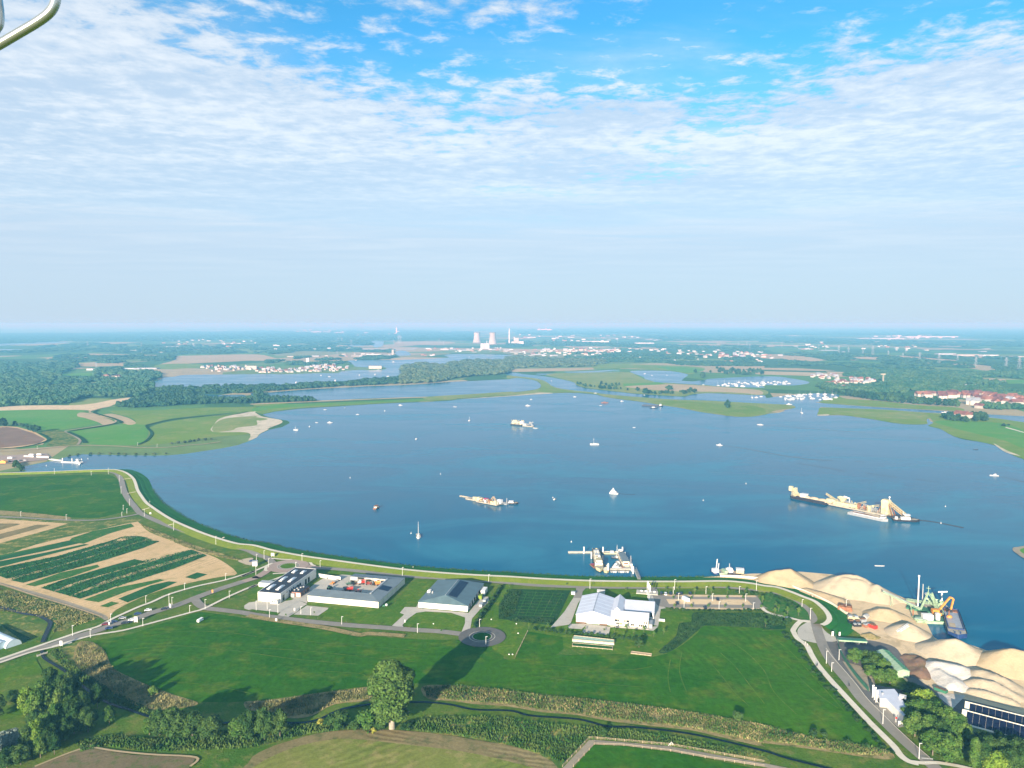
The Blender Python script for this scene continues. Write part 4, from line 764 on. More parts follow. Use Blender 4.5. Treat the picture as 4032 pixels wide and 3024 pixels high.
# forecourt objects
q=P('Z2 1960,825 2085,832'); t=thing('waste_containers','three white bins with dark flaps in one row right of the office wing','container',(q[0][0],q[0][1],Zg),rz); t.scale=(.6,.6,.6)
for i in range(3):
    f=MB().box((1.0+i*2.1,1,1.1),(1.9,2,2.2)).build('bin','white_paint',t); MB().box((1.0+i*2.1,-.04,.8),(.9,.1,.5)).build('flap','glass_dark',f)
q=P('Z2 95,235')[0]; t=thing('transformer_box','small white utility box beside the side road','box',(*q,Zg),rz); MB().box((0,0,.9),(2.6,2,1.8)).build('body','white_paint',t); MB().box((0,-1.03,.9),(1,.06,.7)).build('vent','door_grey',t); MB().box((0,0,1.86),(2.8,2.2,.12)).build('lid','light_metal',t)
q=P('Z2 700,225')[0]; t=thing('garden_hut','small pale hut in the shadow behind the white hall','shed',(*q,Zg),rz); gable_walls(MB(),-2.6,2.6,-1.5,1.5,2,2.9,'x').build('wall','white_wall',t); gable_roof(MB(),-2.6,2.6,-1.5,1.5,2,2.9,.2,'x').build('roof','light_metal',t)
q=P('Z2 1510,250 1680,250'); t=thing('terrace','pale stone terrace with benches beside the flag poles','terrace',(q[0][0]+7,q[0][1]+4,Zg),rz); MB().box((0,0,.25),(15,7,.5)).build('slab','concrete',t)
for x in (-4,-1,2,5): MB().box((x,1,.9),(1.4,.8,.8)).build('bench','white_paint',t)
for i,(x,lab) in enumerate(((1700,'left of the three white flag banners beside the white hall'),(1720,'middle of the three white flag banners beside the white hall'),(1745,'right hand flag banner of three beside the white hall'))):
    q=P('Z2 %d,%d'%(x,250+i*62))[0]; hh=[10,10.5,11][i]
    t=thing('flag_pole','tall pole, '+lab,'flag',(*q,Zg)); MB().tube((0,0,0),(0,0,hh),.14,.09,8).build('pole','white_paint',t); MB().box((.5,0,hh-2.4),(1.0,.06,4.2)).build('banner','white_paint',t)
# netted vegetable beds
for i,(s_,lab,mt) in enumerate((('C3 555,340 570,308 915,345 915,372','long bed under pale green crop netting','netting'),('C3 555,385 560,358 905,388 900,415','long bed of dark green crop in a timber frame','crop'))):
    q=P(s_); t=thing('vegetable_bed',lab,'vegetable bed'); mb=MB().prism(q,.5,1.0 if i else 1.9); mb.build('bed',mt,t)
    fr=MB(); 
    for j in range(4): fr.bar((*q[j],1.05 if i else 2.0),(*q[(j+1)%4],1.05 if i else 2.0),.3)
    for j in range(9):
        for aa,bb in ((0,3),(1,2)):
            p_=Vector(q[aa]).lerp(Vector(q[bb]),j/8); fr.bar((p_.x,p_.y,.4),(p_.x,p_.y,1.05 if i else 2.0),.14)
    fr.build('frame','wood_light',t)
q=P('C3 1060,445 1065,428 1240,450 1235,466'); t=thing('sand_bed','low sandy bed edged with timber on the lawn','garden bed'); MB().prism(q,.5,.85).build('bed','sand_yellow',t)
for j in range(4): MB().bar((*q[j],.8),(*q[(j+1)%4],.8),.25,.4).build('edging','wood_light',t)
# kiosk by the first roundabout
q=P('Z6 985,350')[0]; t=thing('transformer_kiosk','white round cornered kiosk beside the gravel lay-by','kiosk',(q[0],q[1]+1,Zg)); MB().box((0,0,1.7),(3.8,3.2,3.4),.2).build('wall','white_paint',t); MB().box((0,0,3.45),(4.2,3.5,.2),.2).build('roof','light_metal',t); MB().box((-1,-1.63,1.2),(1.0,.08,2.1),.2).build('door','light_metal',t)
# polytunnels far left
for i,(s_,lab) in enumerate((('C1 -60,300 120,380 60,0','polytunnel of pale blue film, the longer one at the left edge'),('C1 -200,340 20,400 60,0','second polytunnel of pale blue film, cut off by the left edge'))):
    q0,q1=P(s_)[:2] if i==0 else P(s_)[:2]; q0=Vector(q0);q1=Vector(q1); dd=(q0-q1).normalized(); L=38; ax=q1+dd*L
    t=thing('polytunnel',lab,'polytunnel',(*q1,.4),math.atan2(dd.y,dd.x)); m=MB(); ns=10
    vs=[(x,-4.2*math.cos(math.pi*k/ns),4.0*math.sin(math.pi*k/ns)) for x in (0,L) for k in range(ns+1)]
    m.add(vs,[(k,k+1,ns+2+k,ns+1+k) for k in range(ns)][::1]+[tuple(range(ns,-1,-1)),tuple(range(ns+1,2*ns+2))]); m.build('film','glasshouse',t)
    hp=MB()
    for j in range(8):
        for k in range(ns): hp.bar((j*L/7,-4.25*math.cos(math.pi*k/ns),4.05*math.sin(math.pi*k/ns)),(j*L/7,-4.25*math.cos(math.pi*(k+1)/ns),4.05*math.sin(math.pi*(k+1)/ns)),.12)
    hp.build('hoops','light_metal',t)
# bridge parapet over the creek
q=P('C1 320,470 410,440'); t=thing('bridge_parapet','low white parapet where the road crosses the creek','parapet'); m=MB(); m.bar((*q[0],.9),(*q[1],.9),.4,.9); m.build('beam','concrete',t)
for k in range(4):
    p_=Vector(q[0]).lerp(Vector(q[1]),k/3); MB().bar((p_.x,p_.y,.5),(p_.x,p_.y,1.7),.15).build('post','light_metal',t)
# ------------------------------------------------------------------ sand works
def pbuild(nm,lab,cat,s_,z,wm,rm,th=.35,inset=.0):
    q=P(s_,z+Zg); t=thing(nm,lab,cat); cx=sum(p[0] for p in q)/len(q); cy_=sum(p[1] for p in q)/len(q)
    q=[(p[0]-cx,p[1]-cy_) for p in q]; t.location=(cx,cy_,Zg)
    MB().prism([(x*.985,y*.985) for x,y in q],0,z-.02).build('wall',wm,t); MB().prism(q,z,z+th).build('roof',rm,t)
    return t,q
t,q=pbuild('gatehouse_office','white flat roofed office building beside the works road','building','Z3 155,688 385,682 475,795 560,960 500,1018 285,805 205,800',4.0,'white_wall','roof_white')
f=P('Z3 215,888 285,880 500,1075'); loc=t.location
for i,k in enumerate((.18,.38,.58,.78)):
    a=Vector(f[1]);b=Vector(f[2]); p=a.lerp(b,k); 
    MB().box((p.x-loc.x-.25,p.y-loc.y+.12,2.1),(1.3,.35,1.7),math.atan2((b-a).y,(b-a).x)).build('window','glass_dark',t)
a=Vector(f[0]); MB().box((a.x-loc.x-.6,a.y-loc.y+.4,2.2),(1.6,.3,1.8),R(-50)).build('window','glass_dark',t)
MB().tube((-2,6,4.3),(-2,6,5.1),.5,n=8).tube((-4,8,4.3),(-4,8,4.9),.6,n=8).build('vent','grey_metal',t)
MB().box((6,2,4.9),(3.2,2.4,1.4),R(-30)).build('roof_hut','white_wall',t)
q=P('Z3 275,325 450,500'); a=Vector(q[0]);b=Vector(q[1]); d=b-a
t=thing('mint_shed','long mint green shed with ribbed roof behind the trees','shed',(*a,Zg),math.atan2(d.y,d.x)); L=d.length+8
MB().box((L/2-4,0,1.7),(L,6.4,3.4)).build('wall','mint_paint',t)
rr=gable_roof(MB(),-4,L-4,-3.2,3.2,3.4,4.4,.3,'x').build('roof','mint_paint',t)
for k in range(10): MB().box((-3+k*(L-2)/9,1.7,4.35),(.9,3.2,.3),0,0,-.29).build('roof_rib','green_paint',rr)
for s1,lab in ((('Z3 1280,835','Z3 2001,1015'),'rear barn of the pair with a solar covered roof'),(('Z3 1245,935','Z3 2001,1135'),'front barn of the pair with a solar covered roof')):
    a=Vector(P(s1[0],7.5)[0]); b=Vector(P(s1[1],7.5)[0]); d=(b-a); L=d.length+14
    t=thing('solar_barn',lab,'barn',(*a,Zg),math.atan2(d.y,d.x)); wdt=8.0
    gable_walls(MB(),0,L,-wdt,3,3.8,3.81,'x').build('wall','mint_paint',t)
    MB().add([(-.4,-wdt-.3,3.9),(L,-wdt-.3,3.9),(L,.2,7.2),(-.4,.2,7.2),(-.4,3.3,3.9),(L,3.3,3.9),(-.4,-wdt-.3,3.7),(L,-wdt-.3,3.7)],[(0,1,2,3),(3,2,5,4),(6,7,1,0),(0,3,4)]).build('roof','cream_wall',t)
    npan=int((L-3)/2.6)
    for r_ in range(3):
        for i in range(npan):
            y0=-wdt+.5+r_*2.35; z0=3.9+(y0+wdt+.3)/(wdt+.5)*3.3+.1; y1=y0+2.3; z1=3.9+(y1+wdt+.3)/(wdt+.5)*3.3+.1; x0=1.6+i*2.6
            MB().add([(x0,y0,z0),(x0+2.53,y0,z0),(x0+2.53,y1,z1),(x0,y1,z1),(x0,y0,z0-.06),(x0+2.45,y0,z0-.06)],[(0,1,2,3),(4,5,1,0)]).build('solar_panel','solar',t)
# weighbridge gantry & walls
q=P('C4 640,345 880,360'); a=Vector(q[0]);b=Vector(q[1]);d=b-a
t=thing('weighbridge','dark green gantry canopy over the works entrance','gantry',(*a,Zg),math.atan2(d.y,d.x)); L=d.length
MB().box((L/2,0,2.6),(L,3.2,.35)).build('canopy','green_paint',t); MB().box((L/2,-1.7,2.2),(L,.15,.7)).build('fascia','mint_paint',t)
for k in range(5): MB().tube((k*L/4,0,0),(k*L/4,0,2.5),.14).build('post','grey_metal',t)
def longwall(nm,lab,s_,h_,w_,mt,cat='wall'):
    q=smooth(P(s_),False,4); t=thing(nm,lab,cat,(*q[0],Zg)); m=MB(); x0,y0=q[0]
    for a,b in zip(q[:-1],q[1:]): m.box(((a[0]+b[0])/2-x0,(a[1]+b[1])/2-y0,h_/2),((Vector(b)-Vector(a)).length+.02,w_,h_),math.atan2(b[1]-a[1],b[0]-a[0]))
    m.build('panel',mt,t); return t
longwall('quarry_wall','long white concrete wall between dyke and sand works','B3 1830,928 2000,935 2212,958 B4 180,975 300,1015 420,1065 520,1110 600,1150 680,1205 720,1230',1.6,.5,'concrete_path')
longwall('entrance_fence','dark fence along the works yard edge','C4 600,255 640,340 650,400 700,500 800,640 900,755',2.2,.15,'green_paint','fence')
q=P('Z3 890,690 1040,745'); a=Vector(q[0]);b=Vector(q[1]);d=b-a
t=thing('skip_container','long green open skip beside the white sand','skip',(*a,Zg),math.atan2(d.y,d.x)); L=d.length
MB().box((L/2,0,.9),(L,2.6,1.4)).build('body','green_paint',t); MB().box((L/2,0,1.65),(L-.5,2.1,.1)).build('load','wood_brown',t)
# scrap and huts left of the piles
for i,(px,lab,mt,sz) in enumerate((('C4 700,60','rusty red roofed shelter at the edge of the sand works','rust',(9,6,2.6)),('C4 770,150','yellowish machine hut in the scrap corner','yellow_machine',(7,4,2.4)),('C4 780,175','dark container in the scrap corner','glass_dark',(8,3,1.6)),('C4 800,200','black waste pile box in the scrap corner','black_rubber',(5,3,1.2)),('C4 850,165','grey screening box in the scrap corner','grey_metal',(4,3,2)),('C4 885,205','red brown steel rack in the scrap corner','rust',(5,3,1.4)),('C4 935,215','dark red tipper box beside the haul road','red_paint',(3,5,2.0)),('C4 880,130','pale grey machine part pile beside the haul road','light_metal',(4,3,1.6)))):
    q=P(px)[0]; t=thing('scrap_container',lab,'container',(*q,.4),R(-25+i*9)); MB().box((0,0,sz[2]/2),sz,tp=.92).build('body',mt,t)
    for k in (-1,1): MB().box((k*sz[0]*.25,0,sz[2]+.3),(sz[0]*.3,sz[1]*.6,.7)).build('load','grey_metal' if i%2 else 'wood_brown',t)
# ------------------------------------------------------------------ sand piles
def pile(lab,mat,ridges,slope=.60,res=1.2,top=0.0,rough=.35,seed=0):
    """ridges: list of (polyline px string, z list). A real heap: height falls off at the angle of repose."""
    segs=[]
    for s_,zs in ridges:
        pp=[P(tok_c+' '+tok,z)[0] for (tok_c,tok),z in zip([(s_.split()[0],x) for x in s_.split()[1:]],zs)]
        pts=[(x,y,z) for (x,y),z in zip(pp,zs)]
        if len(pts)==1: pts=pts*2
        segs+=list(zip(pts[:-1],pts[1:]))
    xs_=[p[0] for s in segs for p in s]; ys_=[p[1] for s in segs for p in s]; hm_=max(p[2] for s in segs for p in s)
    ex=hm_/slope+3; x0,x1,y0,y1=min(xs_)-ex,max(xs_)+ex,min(ys_)-ex,max(ys_)+ex
    nx_=int((x1-x0)/res)+1; ny_=int((y1-y0)/res)+1
    X,Y=np.meshgrid(np.linspace(x0,x1,nx_),np.linspace(y0,y1,ny_)); Z=np.full(X.shape,-9.0)
    for a,b in segs:
        dx,dy=b[0]-a[0],b[1]-a[1]; L2=dx*dx+dy*dy+1e-9; t_=np.clip(((X-a[0])*dx+(Y-a[1])*dy)/L2,0,1)
        dist=np.hypot(X-a[0]-t_*dx,Y-a[1]-t_*dy); Z=np.maximum(Z,a[2]+t_*(b[2]-a[2])-np.where(dist<1.2,dist*.7,dist-.36)*slope)
    nz=np.array([[mnoise.fractal(Vector((X[j,i]*.09,Y[j,i]*.09,seed)),1,2,4) for i in range(nx_)] for j in range(ny_)])
    nz2=np.array([[mnoise.noise(Vector((X[j,i]*.45,Y[j,i]*.12,seed+5))) for i in range(nx_)] for j in range(ny_)])
    nz3=np.array([[abs(mnoise.noise(Vector((X[j,i]*.16+nz[j,i]*.4,Y[j,i]*.16,seed+9)))) for i in range(nx_)] for j in range(ny_)]); Z=Z+nz*rough*1.1+nz2*rough*.5-nz3*rough*1.8*np.clip(Z/hm_,0,1)
    keep=Z>-.9; Z=np.maximum(Z,-.9)
    idx=-np.ones(X.shape,int); vs=[];fs=[]
    for j in range(ny_-1):
        for i in range(nx_-1):
            if Z[j:j+2,i:i+2].max()>.05:
                f=[]
                for jj,ii in ((j,i),(j,i+1),(j+1,i+1),(j+1,i)):
                    if idx[jj,ii]<0: idx[jj,ii]=len(vs); vs.append((X[jj,ii],Y[jj,ii],Z[jj,ii]))
                    f.append(idx[jj,ii])
                fs.append(tuple(f))
    cx,cy_=float(np.mean([v[0] for v in vs])),float(np.mean([v[1] for v in vs]))
    m=MB(); m.add([(a-cx,b-cy_,c) for a,b,c in vs],fs); o=m.build('sand_pile',mat,loc=(cx,cy_,.1),smooth=True); tag(o,lab,'sand pile'); return o
pile('tan sand heap with twin crest, leftmost beside the dyke bend','sand_yellow',[('B4 95,850 190,840',(8,9.5)),('B4 190,840 240,836 300,880 420,950',(9.5,9.6,7,1.5)),('B4 20,890 95,850',(4,8))],.56,1.2,seed=1)
pile('largest tan sand heap with cratered crest on the waterfront','sand',[('B4 600,935 650,890 720,880 800,888 860,915 930,965',(7,10,11,11,10,7.5)),('B4 930,970 970,965 1040,1010 1150,1070 1230,1120',(7.5,9,6,3,1)),('B4 700,900 760,915 840,930',(10.3,10,9.6))],.55,1.2,seed=2)
pile('low brownish sand bank along the dyke wall','sand_yellow',[('B4 380,1000 500,1030 640,1075 720,1120',(2.5,3.4,3.2,1.5))],.35,1.6,seed=3)
pile('tan sand heap with shadowed top behind the excavator pontoon','sand_yellow',[('B4 930,1200 1000,1170 1080,1175 1190,1220',(3,5.2,5.4,2.5))],.45,1.4,seed=4)
pile('pointed tan sand heap under the small conveyor','sand',[('C4 1140,235 1225,170 1260,175 1330,225 1420,285',(3,7,7,4.5,1.5))],.55,1.4,seed=5)
pile('pale wide sand heap in front of the moored barge','sand',[('C4 1500,320 1560,305 1640,303 1680,320 1760,360 1850,400',(6.5,8.5,9,8.5,6,3.5)),('C4 1400,345 1500,320',(1.5,6.5)),('C4 1640,305 1650,400',(9,3))],.52,1.2,seed=6)
pile('large golden sand heap at the right edge','sand_yellow',[('C4 1930,440 2050,395 2110,382 2212,400 2320,440',(5,9.5,10.5,10,8))],.55,1.2,seed=7)
pile('white sand heap beside the green skip','sand_white',[('C4 1440,520 1480,495 1560,505 1680,530 1740,560',(3.5,4.6,5,4.6,2.5)),('C4 1500,560 1620,640',(3.4,3.6)),('C4 1560,700 1600,670',(1.5,3))],.42,1.3,rough=.5,seed=8)
pile('flat topped ridged sand heap right of the white heap','sand',[('C4 1850,560 1930,575 2060,640',(5,5.5,5)),('C4 1830,640 1960,665 2060,720',(4.4,4.8,4.2)),('C4 1790,720 1900,745 2110,820',(2.4,3,2.4))],.5,1.3,rough=.6,seed=9)
pile('small brown rubble heap beside the haul road','brown_field',[('C4 1240,425 1300,435 1350,480 1340,560 1390,620',(2,3,3.4,3,1.5)),('C4 1200,440 1260,520 1330,620',(1,2,1))],.5,1.3,rough=.9,seed=10)
pile('small straw coloured heap below the grassy bank','dry_grass',[('C4 870,260 920,255 970,275',(1.5,2.5,1.4))],.5,1.2,seed=11)
# small conveyors on the piles
def conveyor(lab,p0,p1,z0,z1,mt,w=1.4):
    a=Vector((*P(p0,z0)[0],z0)); b=Vector((*P(p1,z1)[0],z1)); t=thing('conveyor',lab,'conveyor',(a.x,a.y,0)); o=Vector((a.x,a.y,0))
    MB().truss(a-o,b-o,w,1.0,.2,max(4,int((b-a).length/4))).build('frame',mt,t); MB().bar(a-o+Vector((0,0,.6)),b-o+Vector((0,0,.6)),w*.8,.12).build('belt','light_metal',t)
    for k in (.25,.75):
        p=a.lerp(b,k)-o; MB().bar((p.x-.8,p.y,0),(p.x,p.y,p.z),.2).bar((p.x+.8,p.y,0),(p.x,p.y,p.z),.2).build('leg',mt,t)
conveyor('long mint green conveyor running over the largest sand heap','B4 1020,1025','B4 1340,1175',9.0,3.0,'mint_paint')
conveyor('short white conveyor on the pointed sand heap','C4 1140,245','C4 1235,185',2.5,7.5,'white_paint',1.8)
conveyor('low pale gangway conveyor reaching to the excavator pontoon','Z10 285,945','Z10 640,1000',2.5,3.0,'mint_paint')
# ------------------------------------------------------------------ vegetation
def leaf_cloud(rng,lobes,nl,leaf,up=.25,core=.72,flat=1.0):
    """crown made of thousands of leaf-clump faces round several lobes, with an opaque inner mass"""
    vs=[];fs=[]
    for (cx,cy_,cz,rx,ry,rz_) in lobes:
        k=int(nl*rx*rz_/max(1e-6,sum(l[3]*l[5] for l in lobes)))
        d=rng.normal(size=(k,3)); d/=np.linalg.norm(d,axis=1)[:,None]; d[:,2]=np.where(d[:,2]<-.5,-d[:,2],d[:,2])
        rad=rng.uniform(.78,1.08,size=(k,1)); p=d*rad*np.array([rx,ry,rz_])+np.array([cx,cy_,cz])
        nrm=d*.9+rng.normal(size=(k,3))*.55+np.array([0,0,up]); nrm/=np.linalg.norm(nrm,axis=1)[:,None]
        a=np.cross(nrm,rng.normal(size=(k,3))); a/=np.linalg.norm(a,axis=1)[:,None]; b=np.cross(nrm,a)
        s_=leaf*rng.uniform(.55,1.25,size=(k,1)); st=rng.uniform(.6,1.1,size=(k,1))
        q=np.stack([p-a*s_*.5-b*s_*.35*st,p+a*s_*.4-b*s_*.5*st,p+a*s_*.55+b*s_*.4*st,p-a*s_*.3+b*s_*.55*st],1)
        base=len(vs); vs+=q.reshape(-1,3).tolist(); fs+=[(base+4*i,base+4*i+1,base+4*i+2,base+4*i+3) for i in range(k)]
        if core>0:
            m=MB(); m.ball((cx,cy_,cz),1.0,8,0,(rx*core,ry*core,rz_*core)); base=len(vs)
            vs+=[(x+rng.normal()*.06*rx,y+rng.normal()*.06*rx,z+rng.normal()*.06*rx) for x,y,z in m.v]; fs+=[tuple(i+base for i in f) for f in m.f]
    return vs,fs
def mesh_of(name,vs,fs,mat):
    me=bpy.data.meshes.new(name); me.from_pydata(vs,[],fs); me.materials.append(M[mat]); me.update(); return me
def lobes_for(rng,h,r,trunk,k,shape='broad'):
    L=[]; ch=h-trunk
    for i in range(k):
        f=(i+.5)/k; z=trunk+ch*(.12+.80*f)
        if shape=='broad': w=r*math.sin(math.pi*min(1,max(0,.18+.72*f)))**.6
        elif shape=='poplar': w=r*(math.sin(math.pi*(.12+.76*f))**.5)
        elif shape=='cone': w=r*(1-.85*f)
        elif shape=='column': w=r*.9*math.sin(math.pi*(.15+.75*f))**.4
        else: w=r
        a=i*2.4+rng.uniform(-.4,.4); off=(w*.55 if shape in('broad','poplar') else w*.15)*(1 if i<k-1 else .2)
        lr=w*rng.uniform(.5,.68) if shape in('broad','poplar') else w*.85
        L.append((off*math.cos(a),off*math.sin(a),z,lr,lr,min(lr*rng.uniform(.75,1.0),ch*.5) if shape!='column' else ch/k*.9))
    if shape in('broad','poplar'): L.append((0,0,trunk+ch*.5,r*.62,r*.62,ch*.42))
    return L
def trunk_mesh(name,h,r0,bark='bark',limbs=5,rng=None,cr=3):
    m=MB(); m.tube((0,0,-.3),(0,0,h*.45),r0,r0*.75,8,cap=False).tube((0,0,h*.45),(.2,.1,h*.8),r0*.75,r0*.3,6)
    for i in range(limbs):
        a=i*2.3; z=h*(.3+.08*i); m.tube((0,0,z),(cr*.55*math.cos(a),cr*.55*math.sin(a),z+h*.18),r0*.4,r0*.12,5)
    return mesh_of(name,m.v,m.f,bark)
TM={}
def tmpl(key,h,r,trunk,k,shape,nl,leaf,mat,bark='bark',core=.72,seed=1,r0=None):
    rng=np.random.default_rng(seed); L=lobes_for(rng,h,r,trunk,k,shape); vs,fs=leaf_cloud(rng,L,nl,leaf,core=core)
    TM[key]=(mesh_of('crown',vs,fs,mat),trunk_mesh('trunk',h,r0 or h*.022,bark,5,rng,r),h,r)
for i in range(3):
    tmpl('dark%d'%i,16,6.2,1.5,10,'broad',2600,.75,'leaf_dark',seed=10+i); tmpl('mid%d'%i,15,5.4,2.0,10,'broad',2600,.68,'leaf_mid',seed=20+i)
    tmpl('bush%d'%i,4,2.6,.1,6,'broad',500,.5,'leaf_dark',seed=30+i); tmpl('bushm%d'%i,4,2.6,.1,6,'broad',500,.5,'leaf_mid',seed=40+i)
    tmpl('far%d'%i,12,5.5,.6,6,'broad',260,1.9,'leaf_far',core=.85,seed=50+i)
    tmpl('young%d'%i,6,1.25,1.8,5,'broad',260,.36,'leaf_mid',seed=60+i,r0=.09,core=.5)
    tmpl('scrub%d'%i,7,4.2,.1,6,'broad',300,1.2,'leaf_scrub',seed=90+i)
tmpl('bright0',11,4.2,1.8,9,'broad',2200,.55,'leaf_bright',seed=70); tmpl('bright1',11,4.2,1.8,9,'broad',2200,.55,'leaf_bright',seed=71)
tmpl('silver0',12,5,.8,9,'broad',2400,.6,'leaf_silver',seed=72); tmpl('col0',16,2.4,.3,8,'column',1800,.5,'leaf_mid',seed=73); tmpl('yellow0',4,2,.4,5,'broad',400,.4,'leaf_yellow',seed=74)
tmpl('hedge0',2.2,1.3,0,4,'broad',220,.4,'hedge_leaf',seed=75); tmpl('hedge1',2.2,1.3,0,4,'broad',220,.4,'hedge_leaf',seed=76)
random.seed(7); TREES=[]
def put(key,x,y,h,label,group=None,w=None,nm='tree',cat='tree',z=0.0,trunk=True,rz=None):
    cm,tm,h0,r0=TM[key]; s=h/h0; sw=s if w is None else (w/2)/r0
    t=thing(nm,label,cat,(x,y,z),random.uniform(0,6.28) if rz is None else rz,group); t.scale=(sw,sw,s)
    c=bpy.data.objects.new('crown',cm); C.objects.link(c); c.parent=t
    if trunk: k=bpy.data.objects.new('trunk',tm); C.objects.link(k); k.parent=t
    return t
def putpx(key,crop,x,yb,yt,wpx,label,**k):
    X,Y=g(crop,x,yb); h=hgt(crop,x,yb,yt); w=wpx*mpp(crop,x,yb)
    return put(key,X,Y,h*1.02,label,w=w,z=.2,**k)
# the great poplar
rng=np.random.default_rng(3)
X,Y=g('C2',1190,1088); t=thing('poplar_tree','tall solitary poplar with ragged grey green crown and pale trunk in the foreground','tree',(X,Y,.2))
L=[]
for (z,w) in ((5.5,4.2),(7.5,6.2),(10,7.6),(12,8.4),(14.5,8.8),(17,9.8),(19.5,10.6),(21.5,10.8),(23.5,10.0),(25.5,8.8),(27.5,7.2),(29.5,5.0),(31.2,2.6)):
    kk=5 if w>6 else 3
    for j in range(kk):
        a=rng.uniform(0,6.28); o_=w*.62*rng.uniform(.75,1.0); lr=rng.uniform(1.9,3.1); L.append((o_*math.cos(a),o_*math.sin(a),z+rng.uniform(-1,1),lr,lr,lr*rng.uniform(.9,1.4)))
for z,w in ((10,4.5),(16,6.5),(22,7.2),(27,5.5)): L.append((0,0,z,w,w,5))
vs,fs=leaf_cloud(rng,L,21000,.85,core=.66)
t.scale=(1.3,1.3,1.0); o=bpy.data.objects.new('crown',mesh_of('crown',vs,fs,'leaf_poplar')); C.objects.link(o); o.parent=t
m=MB().tube((0,0,-.3),(0,0,9),1.15,.85,12,cap=False).tube((0,0,9),(.5,.3,27),.85,.2,10)
for i in range(16):
    a=i*2.4; z=5+i*1.3; m.tube((0,0,z),(6.5*math.cos(a),6.5*math.sin(a),z+3.5),.38,.08,6)
m.build('trunk','bark_pale',t)
put('bushm1',X-11,Y+1,8,'grey green bush pressed against the left foot of the tall poplar',w=11,nm='bush',cat='bush'); put('bush0',X-5.5,Y-1,6,'dark bush at the foot of the tall poplar',w=7,nm='bush',cat='bush')
put('yellow0',X-8,Y-3.5,2.6,'small yellow bush under the tall poplar',w=3,nm='bush',cat='bush')
put('bush1',X-17,Y+0,4.5,'low dark bush left of the tall poplar',w=7,nm='bush',cat='bush'); put('bush2',X+6.5,Y-.5,3,'low dark scrub right of the pale poplar trunk',w=6,nm='bush',cat='bush')
